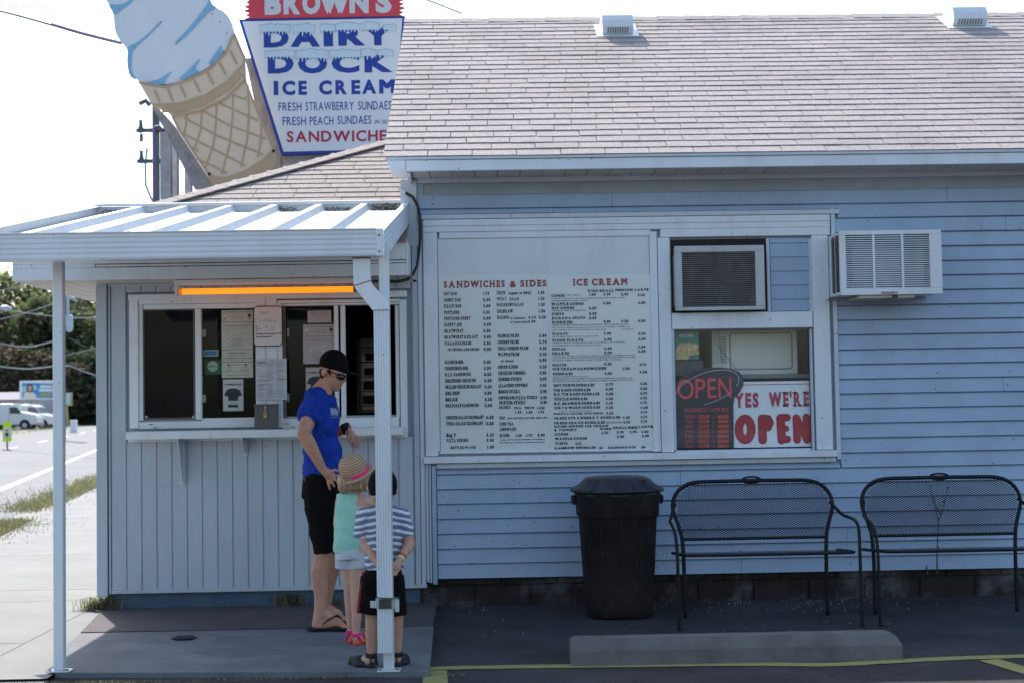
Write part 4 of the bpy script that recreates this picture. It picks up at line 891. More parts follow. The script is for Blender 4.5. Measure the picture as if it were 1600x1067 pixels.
# eaves: soffit boards, two fascia boards with dark joints
EX0, EYB = -3.17, -.38; FZ0 = 2.268
x = EX0+.02
while x < BX1-.05:
    B('soffit_panel', SOFFIT, bo, x+.002, x+.10, EYB+.02, -.001 if x > BX0 else 4.5, FZ0-.002, FZ0+.006, .002); x += .103
B('frieze_trim', PANEL, bo, BX0+.082, BX1, -.024, .01, 2.245, 2.266)
FX1 = -.508
B('fascia', WHITE, bo, EX0, FX1, EYB-.004, EYB+.018, FZ0-.004, FZ0+.078, .003)
B('fascia', WHITE, bo, EX0+.56, FX1, EYB-.002, EYB+.016, FZ0+.083, FZ0+.098, .002)
B('fascia', WHITE, bo, EX0, FX1, EYB-.004, EYB+.018, FZ0+.104, FZ0+.222, .003)
B('fascia', WHITE, bo, EX0, EX0+.555, EYB-.003, EYB+.018, FZ0+.0785, FZ0+.1035, .0)
B('drip_edge', WHITE, bo, EX0, FX1+.012, EYB-.012, EYB+.018, FZ0+.224, FZ0+.236, .002)
B('fascia_return', WHITE, bo, FX1+.0015, FX1+.016, EYB+.0, .0, FZ0-.004, FZ0+.222, .002)
B('fascia', WHITE, bo, EX0-.001, EX0+.017, EYB+.019, 4.56, FZ0-.004, FZ0+.222, .003)
# hip roof
HZ = FZ0+.236; HS = .463; HR = 2.5; hsl = Vector((0, 1, HS)).normalized(); HSL = math.atan(HS); hsn = Vector((0, -hsl.z, hsl.y))
rx0 = EX0-.02; ry0 = EYB-.03; ry1 = ry0+2*HR+.06; rdy = (ry0+ry1)/2
pk = Vector((rx0+(rdy-ry0), rdy, HZ+(rdy-ry0)*HS)); pe = Vector((MX0-.0, rdy, pk.z))
c0 = Vector((rx0, ry0, HZ)); c1 = Vector((MX0, ry0, HZ)); c2 = Vector((MX0, ry1, HZ)); c3 = Vector((rx0, ry1, HZ))
dn = Vector((0, 0, -.02)); mb = MB()
mb.add([c0, c1, pe, pk, c3, c2, c0+dn, c1+dn, pe+dn, pk+dn, c3+dn, c2+dn], [(0, 1, 2, 3), (0, 3, 4), (4, 3, 2, 5), (6, 9, 8, 7), (6, 10, 9), (10, 11, 8, 9), (0, 6, 7, 1), (0, 4, 10, 6), (4, 5, 11, 10), (1, 7, 8, 2), (2, 8, 11, 5)])
mb.build('roof', SHINGB, bo)
r = 0
Rh = Matrix(((1, 0, 0), (0, hsl.y, hsn.y), (0, hsl.z, hsn.z))); EB = .127; st2 = MB()
LEN = (rdy-ry0)/hsl.y
while r*EB < LEN-.03:
    base = Vector((rx0, ry0, HZ))+hsl*(r*EB-.012); xs = rx0+(base.y-ry0)+.02; x = xs-(.15 if r % 2 else 0)-.02*(r % 3)
    while x < MX0-.02:
        a = max(x, xs); e = min(x+.305, MX0-.003)
        if e-a > .04:
            t_ = tabv(e-a-.005); z_ = random.uniform(0, .002)+.001; yj = random.gauss(0, .002)
            m2 = MB().add([Vector((a, base.y, base.z))+Rh @ Vector((q[0], q[1]+yj, q[2]+z_)) for q in t_.v], t_.f)
            if base.y > .25: m2.build('shingle', SHINGB, bo)
            else: st2.add(m2.v, m2.f)
        x += .305
    r += 1
st2.build('shingles', SHINGB, bo, kind='stuff')
# hip caps
hd = (pk-c0).normalized(); side = hd.cross(Vector((0, 0, 1))).normalized(); hl = (pk-c0).length; q = 0.
while q < hl-.05:
    a = c0+hd*q+Vector((0, 0, .016)); b = a+hd*.165+Vector((0, 0, -.002)); mb = MB()
    for s in (-1, 1):
        dv = side*s*.125+Vector((0, 0, -.030)); mb.prism([a, a+dv, b+dv, b], (0, 0, .010))
    mb.build('hip_cap', SHINGB, bo); q += .15
while pk.x+(q-hl) < MX0-.1:
    x = pk.x+(q-hl); mb = MB()
    for s in (-1, 1):
        a = Vector((x, rdy, pk.z+.016)); dv = Vector((0, s*.12, -.055)); mb.prism([a, a+dv, a+dv+Vector((.165, 0, 0)), a+Vector((.165, 0, 0))], (0, 0, .01))
    mb.build('hip_cap', SHINGB, bo); q += .15

# ------------------------------------------------------------------ papers, board, cash box on the booth
PAPER = M('paper', (.50, .50, .46), .6, .05, 3); PAPERG = M('paper_greenish', (.50, .52, .45), .6, .06, 3); PAPERM = M('paper_mauve', (.44, .41, .40), .6, .06, 3); INK = M('ink_grey', (.10, .10, .10), .6); INKL = M('ink_light', (.22, .22, .21), .6)
def sheet_thing(name, label, cat, box, Y, mt, group=None, th=.001):
    x0, x1, z0, z1 = rc(*box, Y); t = thing(name, label, cat, ((x0+x1)/2, Y, z0), group); B('sheet', mt, t, x0, x1, Y, Y+th, z0, z1, 0); return t
YG = .0325
b4 = lambda x, y: (330+x/5.08, 470+y/5.08)
def bb(a, b, c_, d_): p, q_ = b4(a, b), b4(c_, d_); return (p[0], p[1], q_[0], q_[1])
def lines(t, rows, Y, ink=INK, name='lettering', off=.01):
    tx = Text(Y-.0008)
    for s, xa, xb, yy, cp in rows:
        p, q_ = b4(xa, yy), b4(xb, yy); tx.pix(s, p[0], q_[0], p[1], cp/5.08, off=off)
    tx.build(name, ink, t)
def conepic(t, x, y, s, Y, chocolate=False):
    tx = Text(Y-.0008); tx.poly([b4(x-.25*s, y), b4(x+.25*s, y), b4(x+.12*s, y+.6*s), b4(x-.12*s, y+.6*s)]); tx.build('cone_picture', M('waffle_print', (.4, .3, .16), .6), t)
    tx = Text(Y-.0012); tx.poly([b4(x+.3*s*math.cos(a), y-.1*s+.3*s*math.sin(a)) for a in [i*math.pi/5 for i in range(10)]]); tx.build('swirl_picture', M('chocolate_print', (.08, .04, .03), .6) if chocolate else M('vanilla_print', (.6, .58, .5), .6), t)
for (ox_, oy_, mt, wh) in ((0, 0, PAPERG, 'left'), (648, 112, PAPERM, 'right')):
    w2 = 'middle left serving pane' if wh == 'left' else 'pane behind the man'
    A = lambda a, b, c_, d_: bb(a+ox_, b+oy_, c_+ox_, d_+oy_)
    def R_(rows): return [(s, xa+ox_, xb+ox_, yy+oy_, cp) for s, xa, xb, yy, cp in rows]
    t = sheet_thing('flavour_notice', 'soft serve flavours notice with two cone pictures, in the '+w2, 'notice', A(82, 76, 330, 168), YG, mt)
    lines(t, R_([('SOFT SERVE ICE CREAM FLAVORS', 105, 315, 98, 10), ('Vanilla', 180, 205, 112, 6), ('Chocolate or Vanilla Twist', 140, 255, 128, 7), ('Orange Sherbet Twist', 170, 262, 142, 7)]), YG); conepic(t, 110+ox_, 130+oy_, 44, YG); conepic(t, 303+ox_, 122+oy_, 46, YG, True)
    t = sheet_thing('hand_dipped_notice', 'hand dipped ice cream price notice taped in the '+w2, 'notice', A(82, 171, 330, 385), YG, mt)
    lines(t, R_([('Hand Dipped Ice Cream & Yogurt', 105, 310, 202, 10), ('Kids', 155, 175, 212, 6), ('Small', 182, 200, 212, 6), ('Medium', 210, 238, 212, 6), ('Large', 248, 270, 212, 6), ('1 scoop', 112, 150, 226, 6), ('1.95', 155, 172, 226, 6), ('2.95', 182, 200, 226, 6), ('3.95', 248, 268, 226, 6), ('Waffle Cones', 112, 150, 242, 6), ('3.95', 182, 200, 242, 6), ('Flavors', 190, 220, 274, 8)]
        +[(s, 205-len(s)*3.6, 205+len(s)*3.6, 296+i*9.5, 6) for i, s in enumerate(('Vanilla', 'Chocolate', 'Strawberry', 'Black Raspberry', 'Mint Chip', 'Butter Pecan', 'Cookies & Cream', 'Peanut Butter Cup', 'Moose Tracks'))]), YG, INKL); conepic(t, 140+ox_, 290+oy_, 34, YG); conepic(t, 290+ox_, 290+oy_, 34, YG)
    if wh == 'left':
        t = sheet_thing('sundae_notice', 'strawberry sundae and shortcake notice in the middle left pane', 'notice', A(84, 388, 330, 484), YG, mt)
        lines(t, [('Blueberry Sundae', 140, 280, 417, 11), ('Small $3.50   Large $4.25', 145, 268, 436, 7), ('Fresh Strawberry Shortcake Sundae', 95, 322, 459, 10), ('Small $4.25   Large $4.75', 155, 262, 478, 7)], YG, INK, off=.02)
        t = sheet_thing('special_notice', 'lower notice with a red heading between two red berries, in the middle left pane', 'notice', A(84, 487, 332, 608), YG, mt)
        lines(t, [('Fresh Peach Sundae', 145, 270, 510, 9)], YG, INKR, 'heading'); lines(t, [('Slushes', 135, 165, 527, 7), ('Small $1.50', 250, 285, 527, 7), ('Cherry', 125, 165, 543, 7), ('Orange Grape', 240, 300, 543, 7), ('Lemon-lime Red Raspberry', 102, 200, 560, 7), ('Blue Raspberry', 230, 300, 558, 7), ('Small $3.50   Large $4.50  Extra $1.00', 115, 300, 594, 9)], YG)
        tx = Text(YG-.0008)
        for cx_ in (136, 278): tx.poly([b4(cx_+8*math.cos(a), 506+9*math.sin(a)) for a in [i*math.pi/5 for i in range(10)]])
        tx.build('berry_picture', INKR, t)
    ox2, oy2 = (0, 0) if wh == 'left' else (657, -94)
    def TS(pts): return [b4(x+ox2, y+oy2) for x, y in pts]
    t = sheet_thing('shirt_notice', ('dark shirt picture notice below the others in the middle left pane' if wh == 'left' else 'shirt picture notice in the pane just behind the man in the cap'), 'notice', bb(94+ox2, 620+oy2, 255+ox2, 872+oy2), YG, M('paper_cool', (.48, .51, .50), .6) if wh == 'left' else PAPERM)
    lines(t, [('T-SHIRTS $15', 108+ox2, 240+ox2, 668+oy2, 12)], YG, M('ink_black', (.01, .01, .01), .6), off=.06)
    tx = Text(YG-.0008); tx.poly(TS([(155, 692), (192, 692), (225, 705), (245, 745), (220, 757), (213, 750), (213, 843), (135, 843), (135, 750), (128, 757), (104, 745), (122, 705)])); tx.build('shirt_picture', M('shirt_print', (.028, .032, .036), .6), t)
    tx = Text(YG-.0016); tx.poly(TS([(124, 790), (227, 790), (227, 822), (124, 822)])); tx.build('caption_strip', PAPERG, t)
    lines(t, [('S M L XL XXL', 135+ox2, 215+ox2, 812+oy2, 9)], YG-.001, INKL)
t = sheet_thing('order_notice', 'small notice at the top of the pane above the cone notice, behind the man', 'notice', bb(765, 80, 952, 174), YG, PAPERM)
lines(t, [('PLEASE PLACE YOUR', 785, 930, 100, 8), ('ORDER AT WINDOW 1', 795, 922, 118, 8), ('ONLY', 838, 875, 135, 8), ('Thank you!', 825, 888, 158, 7)], YG)
# stickers
t = sheet_thing('card_sticker', 'small blue sticker on the pane left of the notices', 'sticker', (318, 546.6, 341, 556.4), YG, PAPERG); tx = Text(YG-.0008); tx.rect(319.5, 548, 339.5, 555); tx.build('blue_field', M('sticker_blue', (.03, .22, .42), .5), t)
t = sheet_thing('green_sticker', 'green square sticker with a pale round emblem on the pane', 'sticker', (319, 562.5, 346, 584.5), YG, M('sticker_green', (.01, .10, .03), .5)); tx = Text(YG-.0008); tx.poly([(332.5+8.3*math.cos(a), 572+8.3*math.sin(a)) for a in [i*math.pi/12 for i in range(24)]]); tx.build('emblem', M('sticker_pale', (.30, .42, .34), .5), t)
tx = Text(YG-.0018); tx.pix('REVIEW US', 326, 339, 573.5, 2.4, off=.02); tx.build('lettering', M('sticker_ink', (.05, .2, .1), .5), t)
# whiteboard
YW = -.042; x0, x1, z0, z1 = rc(396, 478.5, 441.5, 541, YW)
t = thing('whiteboard', 'small rounded whiteboard reading hot coffee with a price, hung on the window post', 'whiteboard', ((x0+x1)/2, YW, z0))
A_ = rrect(x0, x1, z0, z1, .028); B_ = rrect(x0+.005, x1-.005, z0+.005, z1-.005, .024)
MB().prism([(x, YW-.003, z) for x, z in B_], (0, .006, 0)).build('board', M('whiteboard_white', (.68, .66, .67), .35, .04, 4), t)
mb = MB(); n = len(A_); mb.add([(x, YW-.006, z) for x, z in A_]+[(x, YW-.006, z) for x, z in B_]+[(x, YW+.006, z) for x, z in A_]+[(x, YW+.006, z) for x, z in B_],
    [f for i in range(n) for f in ((i, (i+1) % n, n+(i+1) % n, n+i), (i, 2*n+i, 2*n+(i+1) % n, (i+1) % n), (n+i, n+(i+1) % n, 3*n+(i+1) % n, 3*n+i))]); mb.build('rim', BLACK, t)
def hand(tx, strokes, ox_, oy_, sc, w_=.9):
    for st_ in strokes:
        for (a, b), (c_, d_) in zip(st_, st_[1:]):
            p = Vector((ox_+a*sc, oy_+b*sc)); q_ = Vector((ox_+c_*sc, oy_+d_*sc)); dd = (q_-p); 
            if dd.length == 0: continue
            u_ = dd.normalized()*w_*.5; nn = Vector((-u_.y, u_.x)); tx.poly([b4(*(p-u_+nn)), b4(*(p-u_-nn)), b4(*(q_+u_-nn)), b4(*(q_+u_+nn))])
arc = lambda cx_, cy_, rx, ry, a0, a1, n=10: [(cx_+rx*math.cos(rad(a0+(a1-a0)*k/n)), cy_+ry*math.sin(rad(a0+(a1-a0)*k/n))) for k in range(n+1)]
Lt = {'H': ([[(0, 0), (0, 10)], [(6, 0), (6, 10)], [(0, 5), (6, 5)]], 8), 'o': ([arc(3, 7, 2.8, 3, 0, 360)], 8), 't': ([[(2, 0), (2, 10)], [(-.5, 3), (5, 3)]], 7), 'C': ([arc(5, 5, 4.5, 5, -50, -310)], 9), 'f': ([[(5, 1), (3.5, 0), (2, 2), (2, 10)], [(0, 5), (4.5, 5)]], 7),
      'e': ([[(0, 7), (5.5, 7)], arc(3, 7, 2.8, 3, 0, -310)], 8), '$': ([[(6, 2.5), (3, 1), (.5, 3), (3, 5), (6, 7), (3, 9.3), (0, 8)], [(3, -1), (3, 11)]], 8), '1': ([[(1, 0), (1, 10)]], 6), '5': ([[(6, 0), (1, 0), (.7, 4.5)], arc(3, 6.8, 3.2, 3.1, -130, 130)], 9), '0': ([arc(3, 5, 3, 5, 0, 360)], 9)}
tx = Text(YW-.0045)
for wd, xx, yy, sc, sp in (('Hot', 392, 82, 2.7, 1.15), ('Coffee', 347, 140, 3.2, 1.18)):
    for ch in wd: s_, adv = Lt[ch]; hand(tx, s_, xx, yy, sc, 2.2); xx += adv*sc*sp
for ch, xx in (('$', 349), ('1', 378), ('5', 428), ('0', 480)): hand(tx, Lt[ch][0], xx, 200, 3.9, 2.6)
tx.build('handwriting', M('marker_grey', (.30, .25, .25), .6), t)
tx = Text(YW-.0045)
p, q_ = b4(354, 268), b4(512, 262); tx.pix('Walking Corn Dogger', p[0], q_[0], p[1], 2.1, off=.045, shear=.2); p, q_ = b4(520, 262), b4(558, 258); tx.pix('$3.00', p[0], q_[0], p[1], 2.1, off=.04, shear=.2)
p, q_ = b4(357, 292), b4(478, 290); tx.pix('Bacon Dog $3.50', p[0], q_[0], p[1], 2.1, off=.04, shear=.2); tx.build('small_handwriting', BLACK, t)
MB().box(x1-.001, x1+.008, YW-.008, YW+.006, (z0+z1)/2+.01, (z0+z1)/2+.026, .002).build('clip', BLACK, t)
# takeaway menu sheet
YM = -.040
t = sheet_thing('paper_menu', 'creased white printed paper menu taped to the window post under the whiteboard', 'menu', (399.5, 560, 448, 624.5), YM, M('paper_white', (.55, .56, .60), .6, .06, 9, .3, 30))
tx = Text(YM-.0012); rnd = random.Random(2)
words = 'HOT DOGS CONEY FRIES BURGERS SHAKES SUNDAES CONES FLOATS SODAS SALADS CHIPS RINGS TEA LEMONADE WRAPS CHICKEN FISH BASKETS KIDS DINNERS PIZZA SUBS MALTS SLUSH'.split()
for col_, (xa, xb) in enumerate(((362, 434), (444, 514), (524, 594))):
    yy = 478 if col_ else 548
    while yy < 770:
        if rnd.random() < .9 and not (col_ == 0 and 570 < yy < 630):
            xe = xa+(xb-xa)*rnd.uniform(.55, .95); a, b = b4(xa+rnd.uniform(0, 6), yy), b4(xe, yy); tx.pix(rnd.choice(words)+' '+rnd.choice(words), a[0], b[0], a[1], 5/5.08, off=.01)
        yy += 8.2
tx.build('lettering', M('ink_soft', (.20, .21, .25), .6), t)
tx = Text(YM-.0012); p, q_ = b4(372, 498), b4(430, 494); tx.pix("BROWN'S", p[0], q_[0], p[1], 2.4, off=.03)
for a_ in ((362, 478, 436, 480), (362, 508, 436, 510), (362, 478, 364, 510), (434, 478, 436, 510), (440, 478, 441, 745), (519, 478, 520, 760), (524, 618, 594, 622), (364, 628, 440, 630)): tx.rect(*bb(*a_))
tx.build('heading', INK, t); conepic(t, 403, 590, 30, YM-.001); lines(t, [('DINNERS', 372, 430, 668, 9)], YM-.001, INKR, 'red_lettering')
# cash box with padlock
YC = -.14; x0, x1, z0, z1 = rc(397.5, 634, 432, 667, YC)
GM = M('grey_metal', (.10, .105, .10), .45, .1, 8, dirt=.2, dcol=(.06, .06, .055)); t = thing('cash_box', 'grey metal drop box with a brass padlock standing on the counter shelf', 'cash box', ((x0+x1)/2, YC+.05, cz1+.0))
B('body', GM, t, x0, x1, YC, -.036, cz1+.0005, z1, .003); B('lid', GM, t, x0-.003, x1+.003, YC-.006, -.036, z1+.001, z1+.014, .003); B('hasp', M('hasp', (.2, .2, .18), .35, metal=.6), t, (x0+x1)/2-.008, (x0+x1)/2+.008, YC-.010, YC-.0065, z1-.05, z1+.004, .001)
xm = (x0+x1)/2; pad = B('padlock', M('brass', (.45, .28, .10), .35, .1, 20, metal=.7), t, xm-.012, xm+.012, YC-.02, YC-.0105, z1-.083, z1-.057, .003); MB().tube([(xm-.008, YC-.015, z1-.058), (xm-.008, YC-.015, z1-.046), (xm, YC-.015, z1-.040), (xm+.008, YC-.015, z1-.046), (xm+.008, YC-.015, z1-.058)], .0022, 6).build('shackle', M('steel', (.5, .5, .5), .3, metal=.9), pad)

# ------------------------------------------------------------------ orange tube light under the eave
YL = -.25; a, b = P(279, 456.5, YL), P(566, 452, YL)
t = thing('tube_light', 'long white strip fixture with a glowing orange tube above the serving window', 'light', ((a.x+b.x)/2, YL, a.z))
zt2 = FZ0-.004
B('housing', ALU, t, a.x-.02, b.x+.05, YL-.045, YL+.045, zt2-.034, zt2-.0005, .004)
for X in (a.x-.012, b.x): B('socket', ALU, t, X-.008, X+.012, YL-.03, YL+.02, a.z-.028, zt2-.0345, .003)
TUBE = M('orange_tube', (.8, .25, .02), .4, 0, emit=((1, .27, .008), .62))
MB().tube([Vector((a.x+.004, YL-.01, a.z)), Vector((a.x+.028, YL-.01, a.z))], .020, 14).build('tube_end', M('dim_orange', (.55, .16, .02), .4, .1, 20, emit=((1, .22, .01), .25)), t, smooth=True)
MB().tube([Vector((a.x+.0285, YL-.01, a.z)), Vector((b.x-.06, YL-.01, a.z))], .0205, 14).build('tube', TUBE, t, smooth=True)
MB().tube([Vector((b.x-.0595, YL-.01, a.z)), Vector((b.x-.003, YL-.01, a.z))], .020, 14).build('tube_end', M('burnt_orange', (.28, .07, .02), .4, .2, 20), t, smooth=True)
for X in (a.x, b.x-.05): MB().lathe([(.001, 0), (.016, 0), (.016, .01), (.001, .01)], (X+.003, YL-.01, a.z), 10, axis=(1, 0, 0)).build('tube_cap', ALU, t)

# ------------------------------------------------------------------ canopy
YF = -2.62
ca = thing('canopy', 'white ribbed metal canopy sloping from the booth roof to two slender posts', 'canopy', (-1.6, -1, 0))
cr = P(586, 360, YF); cl_x = -2.74; CXR = -.505; cz = cr.z-.004
YBK = .12; czb = P(645, 316, YBK).z-.006
cs = Vector((0, YBK-YF, czb-cz)).normalized(); cn = Vector((0, -cs.z, cs.y)); clen = math.hypot(YBK-YF, czb-cz)
def CQ(x, s, h): v = Vector((x, YF, cz))+cs*s+cn*h; return v
def cbox(name, mt, x0, x1, s0, s1, h0, h1, parent=None):
    return MB().prism([CQ(x0, s0, h0), CQ(x1, s0, h0), CQ(x1, s0, h1), CQ(x0, s0, h1)], cs*(s1-s0)).build(name, mt, parent or ca)
npan = 7; pw = (CXR-cl_x)/npan
for k in range(npan):
    x0 = cl_x+k*pw; cbox('roof_pan', M('pan_metal', (.44, .46, .48), .45, .08, 5, .02, 40, dirt=.35, dcol=(.36, .34, .31), dscale=5, speck=.7, streak=True), x0+.001, x0+pw-.001, .03, clen-.012, -.052, -.047)
for k in range(1, npan):
    x0 = cl_x+k*pw; MB().prism([CQ(x0-.050, .02, -.0465), CQ(x0+.050, .02, -.0465), CQ(x0+.050, .02, -.043), CQ(x0+.036, .02, -.040), CQ(x0+.022, .02, .002), CQ(x0-.022, .02, .002), CQ(x0-.036, .02, -.040), CQ(x0-.050, .02, -.043)], cs*(clen-.033)).build('rib', ALU, ca)
# back closure, side gutters, front gutter with grooves
MB().prism([CQ(cl_x, clen-.01, -.10), CQ(CXR, clen-.01, -.10), CQ(CXR, clen-.01, .0), CQ(cl_x, clen-.01, .0)], cs*.01).build('back_closure', ALU, ca)
MB().prism([CQ(cl_x, clen-.03, .0035), CQ(CXR, clen-.03, .0035), CQ(CXR, clen-.03, .022), CQ(cl_x, clen-.03, .022)], cs*.05).build('back_cap', ALU, ca)
GH = .135
def groove_fascia(name, A, Bp, h, parent, nrm_):
    prof = []; n = 5
    for k in range(n):
        z0 = -h*k/n; z1 = -h*(k+1)/n
        prof += [(0.0, z0), (0.0, z1+.010), (-.006, z1+.003)]
    prof += [(0, -h), (-.012, -h), (-.012, 0)]
    A = Vector(A); Bp = Vector(Bp)
    return MB().prism([A+nrm_*a_+Vector((0, 0, b_)) for a_, b_ in prof], Bp-A).build(name, ALU, parent)
gx0, gx1 = cl_x-.03, CXR-.035
groove_fascia('gutter', (gx0, YF-.06, cz), (gx1, YF-.06, cz), GH, ca, Vector((0, -1, 0)))
B('gutter_bottom', ALU, ca, gx0, gx1, YF-.046, YF+.045, cz-GH, cz-GH+.006); B('gutter_lip', ALU, ca, gx0, gx1, YF-.072, YF-.045, cz+.0005, cz+.006, .001)
B('gutter_end', ALU, ca, gx1+.001, gx1+.034, YF-.066, YF-.03, cz-GH-.004, cz+.006, .003)
for zz in (cz-.03, cz-GH+.02): MB().lathe([(.001, 0), (.006, 0), (.004, .003), (.001, .003)], (gx1+.017, YF-.067, zz), 8, axis=(0, -1, 0)).build('rivet', RUST, ca)
groove_fascia('side_fascia', CQ(CXR, -.02, .0)+Vector((.004, 0, 0)), CQ(CXR, clen+.01, .0)+Vector((.004, 0, 0)), GH+.01, ca, Vector((1, 0, 0)))
groove_fascia('side_fascia', CQ(cl_x, -.02, .0)-Vector((.004, 0, 0)), CQ(cl_x, clen+.01, .0)-Vector((.004, 0, 0)), GH+.01, ca, Vector((-1, 0, 0)))
cbox('side_cap', ALU, CXR-.035, CXR+.004, 0, clen, .0005, .006); cbox('side_cap', ALU, cl_x-.004, cl_x+.035, 0, clen, .0005, .006)
B('header_beam', ALU, ca, cl_x+.02, CXR-.02, YF+.05, YF+.10, cz-.13, cz-.055)
# leaf litter against the back closure
rnd = random.Random(4); LL = M('leaf_litter', (.14, .10, .08), .9, .4, 30)
for (xa, xb, nn, hh) in ((cl_x+.05, cl_x+.25, 160, .03), (CXR-.26, CXR-.03, 420, .045), (CXR-.95, CXR-.80, 120, .03), (CXR-.6, CXR-.42, 120, .025)):
    mb = MB()
    for i in range(nn):
        p = CQ(rnd.uniform(xa, xb), clen-.012-abs(rnd.gauss(0, .05)), -.046+rnd.random()*hh); s = .011
        mb.add([p+Vector((rnd.uniform(-s, s), rnd.uniform(-s, s), rnd.uniform(-s, s)*.6)) for _ in range(3)], [(0, 1, 2)])
    mb.build('leaf_litter', LL, ca, kind='stuff')
# posts
def post(base, label):
    w2 = .027; X, Y = base.x, base.y
    p_ = MB().box(X-w2, X+w2, Y-w2, Y+w2, 0.004, cz-.055, .004).build('post', ALU, ca)
    B('foot_plate', ALU, p_, X-.06, X+.06, Y-.04, Y+.04, -.004, .0035, .001)
    for s in (-1, 1): MB().lathe([(.001, 0), (.008, 0), (.007, .007), (.001, .007)], (X+s*.046, Y-.02, .0036), 6).build('bolt', RUST, p_)
    return p_
post(G(93.5, 1047), ''); pr_ = G(608, 1046); post(pr_, '')
# downspout
DS = M('downspout_paint', (.72, .75, .77), .45, .06, 5, dirt=.35, dcol=(.45, .36, .28), dscale=8, speck=.8, streak=True)
dY = pr_.y-.06; t = thing('downspout', 'white ribbed downspout with a bent elbow strapped to the right canopy post', 'downspout', (pr_.x-.02, dY, .09))
def corr(x0, x1, y0, y1, n=6):     # corrugated rectangular section
    o = []; 
    for k in range(n): a = x0+(x1-x0)*k/n; b = x0+(x1-x0)*(k+1)/n; o += [(a+.001, y0), (b-.004, y0), (b-.002, y0+.004)]
    o += [(x1, y0), (x1, y1), (x0, y1)]; return o
xa = P(586, 700, dY-.035).x; xb = P(610.5, 700, dY-.035).x
zb_ = P(600, 1018, dY).z; ze = P(590, 484, dY-.035).z
S_ = corr(xa, xb, dY-.035, dY+.030)
MB().prism([(x, y, zb_) for x, y in S_], (0, 0, ze-zb_)).build('pipe', DS, t)
def hexring(c_, w_, d_, tilt=0): return [(c_[0]-w_/2, c_[1]-d_/2, c_[2]), (c_[0]+w_/2, c_[1]-d_/2, c_[2]), (c_[0]+w_/2, c_[1]+d_/2, c_[2]), (c_[0]-w_/2, c_[1]+d_/2, c_[2])]
ycen = dY-.002; tx0, tx1 = P(552, 430, dY-.035).x, P(578, 430, dY-.035).x
zt3 = cz-GH; ze1 = P(565, 452, dY-.035).z; ze2l = P(577, 488, dY-.035).z; ze2r = P(600, 472, dY-.035).z; zr1 = P(580, 440, dY-.035).z
def qsec(xl, zl, xr, zr, y0=dY-.037, y1=dY+.032): return [Vector((xl, y0, zl)), Vector((xr, y0, zr)), Vector((xr, y1, zr)), Vector((xl, y1, zl))]
secs = [qsec(tx0, zt3+.0, tx1, zt3+.0), qsec(tx0, ze1+.05, tx1, zr1+.03), qsec(tx0+.004, ze1+.012, tx1+.003, zr1), qsec(tx0+.02, ze1-.012, tx1+.014, zr1-.022)]
secs2 = [secs[-1], qsec(xa-.022, ze2l+.035, xb-.008, ze2r+.015), qsec(xa-.004, ze2l+.008, xb+.001, ze2r-.012), qsec(xa-.002, ze-.005, xb+.002, ze-.005)]
def loftq(ss, name):
    mb = MB(); v = [p for s in ss for p in s]; n = 4
    mb.add(v, [(i*n+k, i*n+(k+1) % n, (i+1)*n+(k+1) % n, (i+1)*n+k) for i in range(len(ss)-1) for k in range(n)]+[(0, 1, 2, 3), tuple(range(len(v)-1, len(v)-5, -1))]); return mb.build(name, DS, t)
alls = secs+secs2[1:]; cols = [smooth_path([s_[k] for s_ in alls], 2) for k in range(4)]; cut = 9
full = [[cols[k][i] for k in range(4)] for i in range(len(cols[0]))]; loftq(full[:cut+1], 'elbow'); loftq(full[cut:], 'elbow')
for k in range(1, 6):
    xx = tx0+(tx1-tx0)*k/6; MB().box(xx-.0012, xx+.0012, dY-.0388, dY-.0368, ze1+.05, zt3-.004).build('flute', DS, t)
B('collar', DS, t, tx0-.004, tx1+.004, dY-.041, dY+.034, zt3-.012, zt3-.001, .002)
MB().box(tx0-.003, tx1+.003, dY-.0425, dY-.0415, zt3-.010, zt3-.003).build('rust_line', RUST, t)
p0_, p1_ = full[cut][0], full[cut][1]; MB().tube([p0_+Vector((-.002, -.001, 0)), p1_+Vector((.002, -.001, 0))], .0025, 5).build('rust_line', RUST, t)
p0_, p1_ = secs2[-1][0], secs2[-1][1]; MB().tube([p0_+Vector((-.002, -.001, .002)), p1_+Vector((.002, -.001, .002))], .002, 5).build('rust_line', RUST, t)
# strap with brush and tape
zs_ = P(600, 942, dY-.04).z
B('strap', M('strap', (.42, .42, .4), .6, .2, 30), t, xa-.006, xb+.03, dY-.041, dY-.0365, zs_-.028, zs_+.028, .002)
mb = MB()
for k in range(12): xx = xa+.012+k*.0055; mb.box(xx, xx+.0028, dY-.0455, dY-.0415, zs_-.028, zs_+.022)
mb.build('clip_teeth', BLACK, t, kind='stuff')
MB().tube([Vector((xa-.008, dY-.044, zs_+.032)), Vector(((xa+xb)/2, dY-.047, zs_+.027)), Vector((xb+.03, dY-.044, zs_+.024)), Vector((xb+.04, dY-.02, zs_+.03))], .0022, 5).build('wire', BLACK, t)
B('tape', M('tape', (.5, .52, .5), .7, .1, 20), t, xa-.034, xa-.002, dY-.047, dY-.043, zs_-.022, zs_+.014, .001); B('tape', MATS['tape'], t, xb+.012, xb+.034, dY-.047, dY-.043, zs_-.045, zs_+.02, .001)

